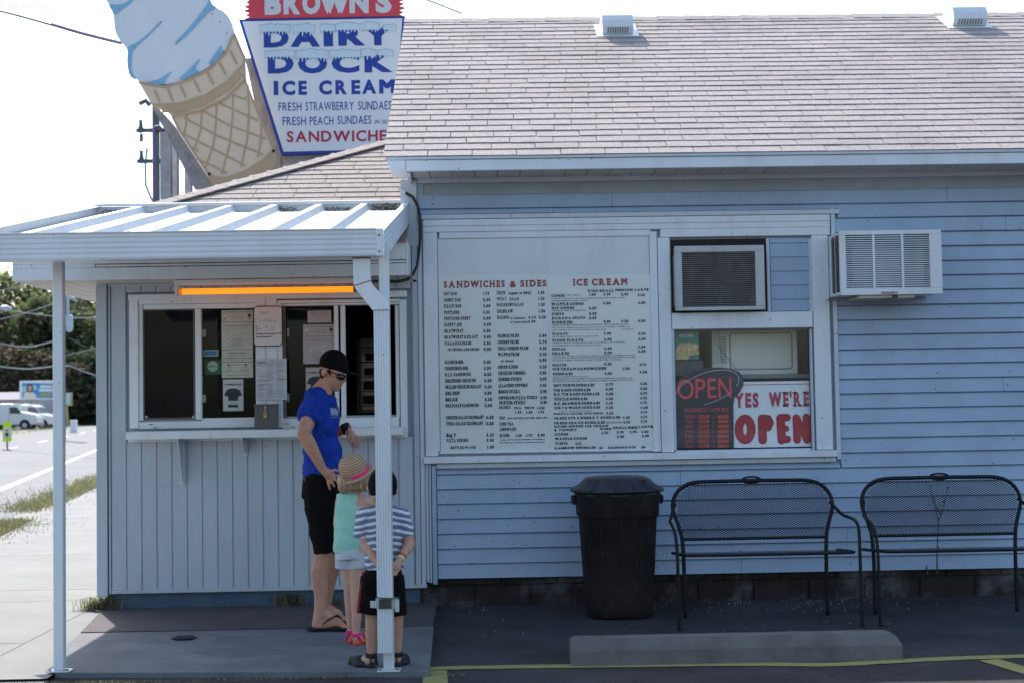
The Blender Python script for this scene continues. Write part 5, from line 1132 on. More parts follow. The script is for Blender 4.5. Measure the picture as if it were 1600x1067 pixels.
# ------------------------------------------------------------------ black cable from the wall to the eave
pts = [P(624.7, 296.5, -.03), P(634, 302, -.04), P(645, 308.5, -.05), P(652.5, 322, -.06), P(655.8, 337, -.06), P(656.6, 355, -.06), P(656.7, 371, -.07), P(654.5, 394, -.08), P(651.7, 416, -.12), P(645.5, 428.6, -.18), P(637.6, 436.5, -.24), P(623, 440.4, -.28), P(600, 440.5, -.28), P(575, 439.5, -.28)]
t = thing('power_cable', 'thick black cable looping from the wall corner down under the booth eave', 'cable', pts[0])
MB().tube(pts, .0105, 8).build('cable', M('cable_black', (.02, .02, .025), .45, .2, 30), t, smooth=True)
MB().tube([pts[0]+Vector((-.01, 0, .01)), pts[1]], .014, 8).build('connector', TRIM, t)

# ------------------------------------------------------------------ weeds at the foot of the booth
def weed(px, py, n, h, spread, label, mt, mt2=None, Y=None):
    c_ = G(px, py, 0) if Y is None else P(px, py, Y); c_.z = -.012; t = thing('weed_clump', label, 'weed', c_, 'weeds at the foot of the booth'); rnd = random.Random(int(px))
    for m_, nn in ((mt, n), (mt2, n//2)):
        if not m_: continue
        mb = MB()
        for i in range(nn):
            x = c_.x+rnd.gauss(0, spread); y = c_.y+rnd.gauss(0, spread*.35); a = rnd.uniform(0, 6.28); hh = h*rnd.uniform(.35, 1.1); l = hh*rnd.uniform(.2, 1.1); w_ = rnd.uniform(.0015, .004)
            d_ = Vector((math.cos(a), math.sin(a)*.6, 0)); s = Vector((-d_.y, d_.x, 0))*w_; b0 = Vector((x, y, -.03))
            mb.add([b0-s, b0+s, b0+d_*l*.4+Vector((0, 0, hh*.7))+s, b0+d_*l*.4+Vector((0, 0, hh*.7))-s, b0+d_*l+Vector((0, 0, hh*.75))], [(0, 1, 2, 3), (3, 2, 4)])
        mb.build('blades', m_, t, kind='stuff')
weed(158, 950, 520, .15, .075, 'bright green weed clump in the sun at the booth corner', GRASS)
weed(188, 946, 420, .15, .06, 'brown and green weed clump at the left end of the booth foundation', GRASS, DRYG)
weed(258, 946, 110, .12, .05, 'thin dark weed tuft below the longer shelf bracket', GRASS, DRYG)
weed(365, 945, 40, .10, .03, 'small sparse weed tuft at the foot of the booth, left of the man', GRASS)
weed(452, 945, 200, .14, .05, 'weed tuft just left of the man by the foundation', GRASS, DRYG)
weed(525, 945, 90, .12, .04, 'weed tuft behind the ankles of the man', GRASS)
weed(640, 1047, 60, .02, .03, 'low grass at the foot of the right canopy post', GRASS)

# ================================================================== ROADSIDE SIGNS ON THEIR POLES
YQ = 5.0
SB = M('sign_blue', (.006, .035, .28), .4, .1, 8); SRED = M('sign_red', (.55, .045, .07), .45, .08, 6); SW = M('sign_white', (.62, .66, .70), .45, .05, 3, dirt=.1, dcol=(.3, .33, .36)); STX = M('sign_crimson', (.40, .012, .05), .45, .15, 12)
SNOW = M('snow_print', (.50, .62, .69), .5, .05, 20); SOUT = M('snow_outline', (.20, .32, .42), .5); GALV = M('weathered_sheet', (.26, .26, .29), .6, .25, 7, .2, 40, dirt=.6, dcol=(.13, .11, .11), dscale=6)
z6 = lambda x, y: (370+x/4.268, y/4.268)
def V6(x, y, Y=YQ): return P(*z6(x, y), Y)
t = thing('shop_sign', "trapezoid white sign with blue and red lettering rising behind the booth roof", 'sign', V6(600, 1020))
o = [z6(14, 133), z6(1122, 110), z6(1052, 1010), z6(296, 1032)]
def flat(name, mt, pts, Y, th, parent): return MB().prism([P(a, b, Y) for a, b in pts], (0, th, 0)).build(name, mt, parent)
flat('border', SB, o, YQ, .10, t)
flat('face', SW, [z6(36, 146), z6(1104, 124), z6(1036, 996), z6(312, 1014)], YQ-.006, .005, t)
flat('cabinet', GALV, [z6(60, 400), z6(1100, 380), z6(1100, 1200), z6(225, 1130), z6(180, 1000)], YQ+.12, .25, t)
flat('side_panel', GALV, [z6(52, 392), z6(105, 388), z6(300, 1034), z6(330, 1180), z6(262, 1180)], YQ+.105, .012, t)
flat('base_panel', GALV, [z6(296, 1020), z6(1060, 1010), z6(1060, 1200), z6(280, 1200)], YQ+.105, .012, t)
tx = Text(YQ-.0075)
def T6(tx, s, x0, x1, yb, cap, **k): a, b = z6(x0, yb), z6(x1, yb); tx.pix(s, a[0], b[0], a[1], cap/4.268, **k)
for s, x0, x1, yb, cap in (('D', 180, 348, 320, 128), ('A', 358, 556, 316, 128), ('I', 580, 642, 312, 128), ('R', 678, 858, 308, 128), ('Y', 842, 1040, 306, 128), ('D', 207, 380, 493, 132), ('O', 408, 604, 492, 134), ('C', 632, 818, 488, 132), ('K', 852, 1042, 486, 132)):
    T6(tx, s, x0, x1, yb, cap, off=.055)
for s, x0, x1, yb in (('I', 246, 277, 637), ('C', 303, 390, 637), ('E', 412, 468, 636), ('C', 548, 634, 634), ('R', 658, 736, 632), ('E', 765, 824, 631), ('A', 836, 930, 629), ('M', 950, 1056, 627)): T6(tx, s, x0, x1, yb, 96, off=.05)
T6(tx, 'FRESH', 278, 432, 742, 56, off=.006); T6(tx, 'STRAWBERRY', 458, 780, 740, 57, off=.006); T6(tx, 'SUNDAES', 810, 1032, 735, 57, off=.006)
T6(tx, 'FRESH', 305, 462, 838, 56, off=.006); T6(tx, 'PEACH', 486, 645, 836, 56, off=.006); T6(tx, 'SUNDAES', 672, 897, 831, 56, off=.006); T6(tx, 'IN SEASON', 918, 1100, 828, 26, shear=.3)
tx.build('lettering', SB, t)
tx = Text(YQ-.0075); T6(tx, 'SANDWICHES', 334, 1056, 951, 74, off=.024, tilt=0); tx.build('red_lettering', STX, t)
# snow caps with icicles on the two top words
tx = Text(YQ-.0100); ol = Text(YQ-.0085); rnd = random.Random(8)
for x0, x1, yt, yb, ic in ((165, 346, 170, 210, 30), (382, 510, 168, 212, 34), (565, 648, 166, 205, 26), (668, 850, 162, 198, 28), (850, 942, 158, 196, 26), (984, 1054, 170, 196, 26), (194, 378, 345, 378, 28), (408, 602, 338, 385, 30), (632, 815, 338, 380, 30), (838, 920, 332, 372, 30), (952, 1035, 336, 368, 28)):
    n = max(4, int((x1-x0)/15)); top = [(x0-8+(x1-x0+16)*i/n, yt+rnd.uniform(-6, 8)-6*math.sin(math.pi*i/n)) for i in range(n+1)]
    bot = []
    m = max(3, int((x1-x0)/22))
    for i in range(m, 0, -1):
        xr = x0+(x1-x0)*i/m; xl = x0+(x1-x0)*(i-1)/m; yy = yb+(12 if ch in 'OC' else 0)*0
        arcy = (12*((2*i/m-1)**2) if (x1-x0) > 180 and yt > 330 and x0 > 400 else 0)
        bot += [(xr-1, yb+arcy), (xr-3, yb+arcy+ic*rnd.uniform(.2, .8)), (xl+11, yb+arcy+2), (xl+8, yb+arcy+2)]
    for i in range(len(top)-1):
        a, b = top[i], top[i+1]; y2 = yb+4
        tx.poly([z6(*a), z6(*b), z6(b[0], y2), z6(a[0], y2)]); ol.poly([z6(a[0]-2, a[1]-3.5), z6(b[0]+2, b[1]-3.5), z6(b[0]+2, b[1]+5), z6(a[0]-2, a[1]+5)])
    ol.poly([z6(x0-11, yt), z6(x0-5, yt), z6(x0-3, yb+16), z6(x0-7, yb+16)]); ol.poly([z6(x1+6, yt), z6(x1+12, yt), z6(x1+8, yb+16), z6(x1+4, yb+16)])
    for i in range(m):
        xl = x0+(x1-x0)*i/m; w_ = (x1-x0)/m*.42; l_ = ic*rnd.uniform(.45, 1.15); tx.poly([z6(xl, yb+3), z6(xl+w_, yb+3), z6(xl+w_*.8, yb+l_*.8), z6(xl+w_*.5, yb+l_), z6(xl+w_*.2, yb+l_*.8)])
ol.build('snow_outline', SOUT, t, kind="stuff"); tx.build('snow_caps', SNOW, t, kind="stuff")
# red name panel with a saw toothed edge, on top
t = thing('name_sign', 'red saw-toothed sign panel with white letters standing on top of the white trapezoid sign', 'sign', V6(600, 110))
L_ = []; y = 128; k = 0
while y > -190: L_.append((92 if k % 2 else 55+8*math.sin(k), y)); y -= 14; k += 1
R_ = []; y = 108; k = 0
while y > -200: R_.append((1068 if k % 2 else 1112+6*math.sin(k*2), y)); y -= 14; k += 1
flat('panel', SRED, [z6(*p) for p in L_]+[z6(*p) for p in reversed(R_)], YQ-.01, .06, t)
tx = Text(YQ-.0115)
for s, x0, x1 in (('B', 186, 296), ('R', 312, 424), ('O', 436, 558), ('W', 556, 748), ('N', 752, 880), ("'", 893, 912), ('S', 925, 1034)): T6(tx, s, x0, x1, 102-(x0-186)*.018, 150, off=.06) if s != "'" else T6(tx, s, x0, x1, -20, 150, off=.05)
tx.build('lettering', M('sign_letter_white', (.55, .56, .60), .5, .05, 6), t)

# cone sign: layered flat cut-outs on a sheet metal cabinet
z3 = lambda x, y: (160+x/3.336, y/3.336)
ICE = M('ice_cream_blue', (.64, .68, .73), .5, .04, 3); ICEB = M('ice_swirl_blue', (.20, .43, .62), .5, .06, 6); CRM = M('cone_cream', (.66, .52, .38), .5, .06, 4, dirt=.3, dcol=(.52, .42, .31), speck=.6); TAN = M('cone_tan', (.46, .32, .19), .5, .07, 6, dirt=.15, dcol=(.3, .22, .17))  # the blue is the printed colour of the sign's swirls
t = thing('cone_sign', 'giant leaning soft serve cone cut-out with pale blue ice cream', 'cone sign', P(*z3(600, 960), YQ))
YK = YQ-.25
ICEP = [(-40, -60), (20, 0), (45, 45), (60, 90), (62, 150), (85, 210), (135, 260), (128, 310), (150, 380), (190, 432), (330, 448), (450, 410), (560, 350), (640, 270), (685, 175), (678, 150), (665, 100), (635, 62), (590, 42), (560, 10), (545, -20), (545, -80)]
def chaikin(p, n=2):
    for _ in range(n):
        q = []
        for i in range(len(p)): a, b = p[i], p[(i+1) % len(p)]; q += [(a[0]*.75+b[0]*.25, a[1]*.75+b[1]*.25), (a[0]*.25+b[0]*.75, a[1]*.25+b[1]*.75)]
        p = q
    return p
flat('ice_cream', ICE, [z3(*p) for p in chaikin(ICEP)], YK, .10, t)
def fl(name, mt, pts, k=1): tt = Text(YK-.002-.004*k); tt.poly([z3(*p) for p in (chaikin(pts, 1) if name == 'swirl' else pts)]); return tt.build(name, mt, t)
def band(name, mt, pts, wd, k=1, s=1.):
    tt = Text(YK-.002-.004*k)
    for i in range(len(pts)-1):
        a, b = Vector(pts[i]), Vector(pts[i+1]); n_ = (b-a).normalized(); n_ = Vector((-n_.y, n_.x)); w0 = wd[i] if isinstance(wd, list) else wd; w1 = wd[i+1] if isinstance(wd, list) else wd
        e_ = (b-a).normalized()*1.
        tt.poly([z3(*(a-e_+n_*w0/2)), z3(*(a-e_-n_*w0/2)), z3(*(b+e_-n_*w1/2)), z3(*(b+e_+n_*w1/2))])
    return tt.build(name, mt, t)
fl('swirl', ICEB, [(28, 20), (90, 30), (160, -5), (175, -12), (140, 25), (95, 55), (72, 80), (50, 60)])
fl('swirl', ICEB, [(312, 112), (306, 122), (240, 190), (190, 232), (155, 270), (152, 300), (150, 375), (185, 425), (140, 400), (128, 330), (132, 270), (135, 240), (180, 225), (240, 178), (300, 112)])
fl('swirl', ICEB, [(560, -10), (548, 20), (500, 90), (440, 160), (376, 225), (384, 234), (450, 178), (520, 100), (560, 60), (600, 42), (570, 25)])
fl('swirl', ICEB, [(620, 232), (600, 262), (575, 300), (548, 345), (600, 320), (638, 262), (628, 268), (622, 255)])
fl('swirl', ICEB, [(512, 308), (500, 312), (455, 360), (385, 425), (470, 395), (512, 372), (486, 368), (484, 352)])
fl('swirl', ICEB, [(365, 372), (355, 376), (300, 415), (210, 435), (260, 446), (335, 440), (318, 430)])
flat('rim', CRM, [z3(*p) for p in ((190, 430), (330, 450), (450, 412), (560, 355), (640, 275), (688, 172), (735, 285), (740, 345), (742, 415), (640, 520), (500, 585), (365, 612), (330, 575), (262, 555), (235, 510))], YK-.02, .10, t)
flat('cone_body', CRM, [z3(*p) for p in ((362, 605), (500, 580), (640, 515), (742, 410), (790, 540), (890, 770), (905, 800), (905, 850), (880, 890), (760, 940), (620, 975), (575, 965), (545, 900), (400, 680))], YK-.004, .10, t)
flat('cone_foot', TAN, [z3(*p) for p in ((555, 915), (640, 925), (740, 890), (830, 835), (890, 775), (908, 805), (908, 850), (882, 892), (760, 1000), (600, 1050))], YK-.016, .06, t)
K2 = 6
band('rim_line', TAN, [(190, 432), (330, 456), (450, 418), (560, 361), (640, 281), (684, 182)], 12, K2); band('rim_line', TAN, [(262, 550), (400, 545), (540, 500), (650, 430), (735, 340)], 15, K2)
band('rim_band', TAN, [(312, 572), (400, 570), (520, 535), (640, 465), (722, 382)], 36, K2); band('rim_line', TAN, [(362, 606), (500, 580), (640, 515), (742, 412)], 11, K2); band('rim_edge', TAN, [(684, 180), (732, 285), (742, 300), (735, 345), (742, 412)], 11, K2)
for a, b in (((272, 470), (298, 532)), ((340, 465), (368, 528)), ((407, 447), (435, 508)), ((478, 420), (508, 480)), ((548, 380), (578, 440)), ((612, 330), (642, 390)), ((668, 268), (700, 335))): band('rim_tick', TAN, [a, b], 11, K2)
W1 = [[(440, 600), (435, 660), (425, 700)], [(518, 585), (512, 680), (480, 780)], [(595, 550), (592, 650), (578, 760), (535, 880)], [(682, 495), (678, 620), (662, 760), (622, 910)], [(758, 445), (765, 600), (755, 730), (722, 872)], [(828, 640), (828, 720), (810, 822)]]
W2 = [[(685, 497), (748, 522)], [(612, 540), (810, 630)], [(525, 580), (660, 655), (850, 725)], [(425, 615), (600, 710), (820, 800), (835, 808)], [(425, 700), (600, 790), (745, 865)], [(490, 830), (570, 865), (650, 905)], [(470, 770), (500, 790)]]
for w_ in W1+W2: band('waffle_line', TAN, w_, 11, 1)
band('waffle_edge', TAN, [(365, 612), (400, 680), (545, 900), (580, 968)], 10, 2); band('waffle_edge', TAN, [(742, 412), (790, 540), (888, 770)], 10, 2)
for x, y in ((90, 48), (165, 248), (232, 192), (307, 118), (540, 58), (385, 228), (262, 437), (525, 435), (748, 508), (583, 864), (613, 115), (648, 174), (572, 74)): MB().lathe([(.001, 0), (.007, 0), (.006, .005), (.001, .005)], P(*z3(x, y), YK-.003), 6, axis=(0, -1, 0)).build('screw', RUST, t)
for x, y in ((557, 908), (892, 788)): MB().lathe([(.001, 0), (.018, 0), (.015, .012), (.001, .012)], P(*z3(x, y), YK-.03), 8, axis=(0, -1, 0)).build('bolt', BLACK, t)
MB().prism([P(*z3(*p), YQ-.12) for p in ((262, 565), (300, 575), (380, 665), (590, 985), (480, 985), (330, 690))], (0, .3, 0)).build('cabinet_side', GALV, t)
# poles behind the cone, purple conduit
def pole(name, label, px, y0, wpx, Y, mt, cat='pole', box=True):
    a = P(px, y0, Y); w_ = wpx/(F/(Y-CAM.y)); t = thing(name, label, cat, (a.x, Y, -.05))
    if box:
        fl_ = w_/2; MB().box(a.x-fl_, a.x+fl_, Y-.01, Y, -.05, a.z).box(a.x-fl_, a.x+fl_, Y+.12, Y+.13, -.05, a.z).box(a.x-.01, a.x+.01, Y, Y+.12, -.05, a.z).build('beam', mt, t)
    else: MB().tube([(a.x, Y, -.05), (a.x, Y, a.z)], w_/2, 10).build('pipe', mt, t)
    return t
STL = M('painted_steel', (.36, .38, .42), .5, .2, 9, .2, 40, dirt=.5, dcol=(.20, .14, .12), dscale=7)
pole('sign_pole', 'pale steel sign pole left of the leaning cone, nearer of the pair', 258, 205, 15, 5.4, STL); pole('sign_pole', 'second pale steel sign pole just right of its neighbour', 271, 225, 10, 5.7, STL)
MB().tube([P(236, 206, 5.3), P(268, 204, 5.3), P(285, 208, 5.3)], .012, 5).build('conduit_bracket', BLACK, pole('sign_pole', 'thin steel pole in the gap under the cone cabinet', 293, 262, 9, 6.2, STL))
PUR = M('purple_conduit', (.17, .12, .28), .45, .15, 9)
t = thing('purple_conduit', 'upright purple conduit pipe capped with an elbow, left of the steel poles', 'conduit', P(241, 313, 5.2)); b_ = P(241, 200, 5.2)
MB().tube([(b_.x, 5.2, 0), (b_.x, 5.2, b_.z-.03), (b_.x+.01, 5.2, b_.z), (b_.x+.05, 5.2, b_.z+.01), (b_.x+.08, 5.2, b_.z-.03)], .022, 8).build('pipe', PUR, t, smooth=True)
# far utility pole with crossarms
Yp = 34.; UT = M('utility_grey', (.10, .13, .13), .8, .2, 4)
a = P(226, 180, Yp); t = thing('utility_pole', 'distant utility pole with two crossarms seen beside the purple conduit', 'utility pole', (a.x, Yp, -.05))
MB().tube([(a.x+.35, Yp, -.05), (a.x+.35, Yp, P(226, 150, Yp).z)], .12, 8).build('pole', UT, t)
for yy, x0, x1 in ((206, 215, 300), (254, 216, 282)):
    p, q_ = P(x0, yy, Yp), P(x1, yy, Yp); MB().box(p.x, q_.x, Yp-.2, Yp-.12, p.z-.06, p.z+.06).build('crossarm', UT, t)
    for xx in (x0+5, x0+28): r_ = P(xx, yy, Yp); MB().lathe([(.04, -.05), (.08, .1), (.05, .3), (.08, .35)], r_, 6).build('insulator', UT, t)
MB().tube([P(221, 210, Yp-.3), P(221, 222, Yp-.3)], .06, 5).build('insulator', UT, t)
MB().tube([P(230, 232, Yp-.3), P(227, 260, Yp-.3), P(228, 290, Yp-.3), P(238, 315, Yp-.3)], .035, 5).build('jumper_wire', M('wire_teal', (.05, .13, .13), .5), t)
MB().tube([P(218, 163, Yp-.3), P(228, 158, Yp-.3), P(234, 165, Yp-.3)], .08, 5).build('insulator', UT, t)

# ------------------------------------------------------------------ overhead wires
def wire(pts, r, mt, label, group='overhead wires', seg=4):
    V = [P(x, y, Y) for x, y, Y in pts]; o = []
    for i in range(len(V)-1):
        for k in range(6): o.append(V[i].lerp(V[i+1], k/6))
    o.append(V[-1])
    for _ in range(6): o = [o[0]]+[(o[i-1]+o[i]*2+o[i+1])/4 for i in range(1, len(o)-1)]+[o[-1]]
    w_ = MB().tube(o, r, seg).build('overhead_wire', mt, org=V[0]); w_['label'] = label; w_['category'] = 'wire'; w_['group'] = group; return w_
WP = M('wire_purple', (.16, .13, .27), .5); WG = M('wire_grey', (.16, .18, .20), .5); WL = M('wire_pale', (.30, .33, .36), .5); WT = MATS['wire_teal']
wire([(-200, -25, 5.5), (0, 17, 5.3), (75, 38, 5.25), (130, 54, 5.22), (190, 68, 5.2)], .011, WP, 'thick purple wire running down to the left side of the ice cream cone')
wire([(80, 38.5, 5.24), (130, 53.5, 5.2), (190, 68, 5.18)], .017, WP, 'thick splice sleeve on the purple wire beside the cone')
wire([(-80, -2, 20), (0, 6, 22), (60, 11, 24), (172, 13, 28)], .014, WL, 'upper thin pale wire at the top left corner')
wire([(-80, 3, 20), (0, 9, 22), (60, 14, 24), (172, 17, 28)], .014, WL, 'lower thin pale wire at the top left corner')
wire([(-80, 340, 60), (0, 298, 50), (110, 230, 40), (224, 158, 34)], .02, WL, 'upper of two slanting wires up to the utility pole')
wire([(-80, 352, 60), (0, 312, 50), (110, 246, 40), (230, 168, 34)], .02, WL, 'lower of two slanting wires up to the utility pole')
wire([(-80, 400, 60), (10, 345, 50), (110, 285, 40), (226, 232, 34)], .012, WL, 'faint low wire slanting over the canopy')
wire([(640, -8, 9), (666, 0, 9), (690, 9, 9), (722, 22, 9.0)], .010, WT, 'short teal wire dipping behind the roof ridge')
# wires low on the left, in front of the trees
LW = [([(-60, 462, 60), (0, 455, 60), (45, 443, 60), (110, 425, 60)], .035, 'pale wire rising to the right under the canopy corner'),
      ([(-60, 478, 62), (17, 486, 62), (45, 490, 62), (105, 497, 62), (160, 497, 62)], .05, 'thick pale wire running level from the streetlamp'),
      ([(-60, 505, 58), (0, 500, 58), (45, 488, 58), (84, 475, 58)], .035, 'wire crossing above the level one, rising to the post'),
      ([(-60, 530, 50), (0, 536, 50), (22, 541, 50), (50, 542, 50), (84, 533, 50)], .045, 'thick sagging wire just above the billboard'),
      ([(-60, 566, 45), (0, 572, 45), (40, 577, 45), (84, 572, 45), (108, 570, 45), (125, 578, 45), (153, 587, 45)], .05, 'lowest thick sagging wire, brightest of them'),
      ([(108, 528, 40), (130, 540, 40), (160, 556, 40)], .02, 'thin wire slanting down behind the canopy post'),
      ([(104, 555, 40), (130, 549, 40), (160, 541, 40)], .03, 'brownish wire rising towards the booth corner'),
      ([(115, 462, 40), (135, 485, 40), (160, 510, 40)], .02, 'thin wire falling from the utility box to the booth corner')]
for pts, r, lb in LW: wire(pts, r*.5, WL if r > .03 else WG, lb)
# transformer pole behind the canopy post
Yt = 60.; a = P(97, 470, Yt); t = thing('utility_pole', 'utility pole with pale grey equipment half hidden behind the left canopy post', 'utility pole', (a.x, Yt, -.05))
MB().tube([(a.x, Yt, -.05), (a.x, Yt, P(97, 440, Yt).z)], .16, 8).build('pole', M('pole_wood', (.12, .09, .07), .9, .3, 4), t)
b_ = P(108, 505, Yt); MB().lathe([(.05, -.45), (.16, -.4), (.2, -.2), (.2, .35), (.1, .42)], b_, 10).build('transformer', M('transformer', (.42, .50, .56), .5), t)
MB().tube([P(102, 462, Yt), P(117, 468, Yt)], .09, 5).build('arm', MATS['transformer'], t); MB().tube([P(106, 465, Yt), P(106, 498, Yt)], .09, 5).build('bracket', MATS['transformer'], t)
a = P(8, 480, 62); t = thing('street_lamp', 'pale cobra head street lamp against the trees at the far left', 'street lamp', a)
MB().tube([P(-60, 476, 62), P(-10, 479, 62), P(3, 481, 62)], .05, 6).build('arm', MATS['transformer'], t); MB().lathe([(.02, -.35), (.13, -.2), (.16, .05), (.06, .3)], P(9, 482, 62), 8, axis=(1, 0, -.1)).build('lamp_head', MATS['transformer'], t)
MB().tube([P(-60, 476, 62), (P(-60, 476, 62).x, 62, -.05)], .1, 6).build('pole', MATS['transformer'], t)

# ================================================================== FAR SIDE OF THE ROAD
# trees
LEAF = [M('leaf_dark', (.075, .10, .045), .75, .35, 1.2, isl=.45, trans=.35), M('leaf_mid', (.15, .18, .075), .7, .3, .9, isl=.4, trans=.45), M('leaf_autumn', (.13, .095, .06), .75, .35, .9, isl=.4, trans=.3), M('leaf_light', (.25, .28, .12), .65, .3, .9, isl=.35, trans=.5)]
BARK = M('bark', (.06, .05, .045), .9, .3, 3)
def tree(x, y, h, r, kinds, label, seed, base=.15):
    rnd = random.Random(seed); t = thing('broadleaf_tree', label, 'tree', (x, y, -.05), 'trees across the road')
    pts = [(x+rnd.uniform(-.15, .15)*k, y, -.05+h*.8*k/5) for k in range(6)]
    tr = MB().tube(pts, [.32*h/13*(1-k*.16)+.04 for k in range(6)], 7)
    for k in range(7):
        a = rnd.uniform(0, 6.28); z0 = h*rnd.uniform(.25, .7); tr.tube([(x, y, z0), (x+math.cos(a)*r*.5, y+math.sin(a)*r*.5, z0+h*.12), (x+math.cos(a)*r*.85, y+math.sin(a)*r*.8, z0+h*.2)], [.12, .07, .03], 5)
    tr.build('trunk', BARK, t)
    mbs = [MB() for _ in kinds]; cl = []
    for k in range(100):
        u = rnd.random(); z = h*(base+(1-base)*u); rr = r*math.sin(math.pi*min(1, .12+.88*(1-u)**.75))**.6*rnd.uniform(.55, 1.05); a = rnd.uniform(0, 6.28)
        cl.append((x+math.cos(a)*rr, y+math.sin(a)*rr*.8, z, rnd.uniform(.14, .24)*r*1.3))
    for (a, b, c_, s) in cl:
        ki = rnd.choices(range(len(kinds)), [k_[1] for k_ in kinds])[0]; mb = mbs[ki]
        for i in range(95):
            v = Vector((rnd.gauss(0, 1), rnd.gauss(0, 1), rnd.gauss(0, .7))); v = v.normalized()*rnd.random()**.4*s; c2_ = Vector((a, b, c_))+v
            l = rnd.uniform(.20, .42); e1 = Vector((rnd.uniform(-1, 1), rnd.uniform(-1, 1), rnd.uniform(-.6, .6))).normalized()*l; e2 = Vector((rnd.uniform(-1, 1), rnd.uniform(-1, 1), rnd.uniform(-1, 1))).cross(e1).normalized()*l*.6
            mb.add([c2_-e1, c2_-e2, c2_+e1, c2_+e2], [(0, 1, 2, 3)])
    for mb, k_ in zip(mbs, kinds): mb.build('crown', LEAF[k_[0]], t, kind='stuff')
def tpos(px, Y): Y += 16; p = P(px, 600, Y); return p.x, Y
for i, (px, Y, h, r, kinds, lb) in enumerate((
    (-120, 128, 16, 7, [(1, 3), (0, 2)], 'large green tree beyond the left edge of the road'),
    (-25, 132, 15, 6.5, [(3, 3), (1, 3), (0, 1)], 'light green tree crown at the far left edge under the canopy'),
    (38, 126, 11.6, 5.5, [(1, 3), (2, 2), (0, 2)], 'green and brown tree behind the billboard'),
    (62, 136, 12.6, 6, [(0, 3), (1, 3), (3, 1)], 'tall dark tree right behind the canopy post'),
    (108, 128, 10.5, 5.5, [(1, 3), (0, 2), (3, 1)], 'mid green tree between the canopy post and the booth corner'),
    (150, 134, 12.5, 6.5, [(0, 3), (1, 2), (2, 1)], 'dark tree against the left edge of the booth'),
    (215, 132, 12, 6.5, [(0, 3), (1, 2)], 'dark tree hidden mostly behind the booth'),
    (15, 118, 6.5, 4.2, [(2, 3), (0, 3)], 'low reddish brown tree at the left behind the vans'),
    (90, 118, 6.0, 4.2, [(2, 3), (0, 3)], 'low reddish brown tree above the white box sign'),
    (140, 120, 6.2, 4.5, [(0, 4), (2, 2)], 'low dark tree at the far end of the road'),
    (185, 122, 6.4, 4.5, [(0, 4), (2, 1)], 'low dark tree behind the booth corner'),
    (55, 122, 5.5, 4, [(0, 3), (2, 2)], 'low dark tree right behind the billboard'),
    (-40, 118, 6, 4.2, [(0, 3), (2, 2)], 'low dark tree off the left edge'),
    (280, 136, 11, 6, [(0, 3), (1, 2)], 'far tree beyond the booth on the left'),
    (-200, 120, 14, 7, [(1, 3), (0, 2)], 'large tree far off the left edge'))):
    x, y = tpos(px, Y); tree(x, y, h*1.12, r*1.1, kinds, lb, 40+i, .05 if h < 7 else .12)
# low shop behind the vans
g = G(10, 671, -.03)
def ab(px, py, Y): p = P(px, py, Y); return p
Yv = 74.
t = thing('low_shop', 'low pale building with a dark purple roof behind the parked vans', 'building', ab(0, 668, 124)); x0, x1 = ab(-120, 640, 124).x, ab(60, 640, 124).x
B('wall', M('shop_wall', (.42, .42, .42), .7, .1, .5), t, x0, x1, 124, 130, -.05, ab(0, 624, 124).z, 0)
zr_ = ab(0, 624, 124).z; MB().prism([(x0-.3, 123.6, zr_), (x0-.3, 130.4, zr_), (x0-.3, 127, zr_+.75)], (x1-x0+.2, 0, 0)).build('roof', M('shop_roof', (.07, .07, .14), .7), t)
for k in range(6): B('window', CARGLASS, t, x0+.8+k*1.5, x0+1.7+k*1.5, 123.96, 123.99, .7, 1.6, 0)
# billboard
Yb = 117.; x0, x1, z0, z1 = rc(30.5, 594, 98, 623.5, Yb)
t = thing('billboard', 'white framed billboard showing a smiling woman on blue above the parked vans', 'billboard', ((x0+x1)/2, Yb, -.05))
B('frame', M('billboard_white', (.66, .68, .7), .5), t, x0, x1, Yb, Yb+.3, z0, z1, .02)
z5 = lambda x, y: (x/5.925, 540+y/5.925)
def fb(name, mt, pts, k): tt = Text(Yb-.01*k); tt.poly([z5(*p) for p in pts]); return tt.build(name, mt, t)
fb('sky_print', M('bb_blue', (.05, .22, .45), .5, .25, .8), [(203, 342), (520, 342), (520, 482), (203, 482)], 1)
fb('cloud_print', M('bb_pale', (.30, .48, .60), .5), [(203, 375), (330, 360), (350, 400), (203, 430)], 2); fb('hair_print', M('bb_hair', (.05, .02, .02), .6), [(262, 350), (292, 350), (308, 375), (305, 415), (285, 430), (250, 428), (244, 400), (248, 368)], 3)
fb('face_print', M('bb_skin', (.50, .27, .22), .6), [(265, 365), (288, 365), (296, 385), (290, 412), (276, 422), (262, 412), (256, 388)], 5); fb('jacket_print', M('bb_cream', (.58, .58, .50), .6), [(215, 482), (222, 440), (250, 422), (276, 432), (300, 424), (328, 445), (340, 482)], 4)
fb('white_lines', M('bb_white', (.6, .65, .68), .6), [(370, 365), (482, 368), (482, 388), (370, 386)], 2); fb('white_lines', MATS['bb_white'], [(358, 396), (490, 398), (490, 420), (358, 418)], 2); fb('grey_bar', M('bb_grey', (.25, .3, .34), .6), [(372, 342), (480, 342), (480, 358), (372, 356)], 2)
fb('olive_block', M('bb_olive', (.25, .30, .10), .6), [(372, 430), (482, 428), (482, 465), (372, 468)], 2)
tt = Text(Yb-.03); tt.pix('CALL TODAY', *[z5(q, 455)[0] for q in (385, 470)], z5(0, 455)[1], 2, off=.02); tt.build('lettering', M('bb_yellow', (.5, .5, .2), .6), t)
for X in (x0+.4, x1-.4): B('leg', STL, t, X-.08, X+.08, Yb+.05, Yb+.25, -.05, z0, 0)
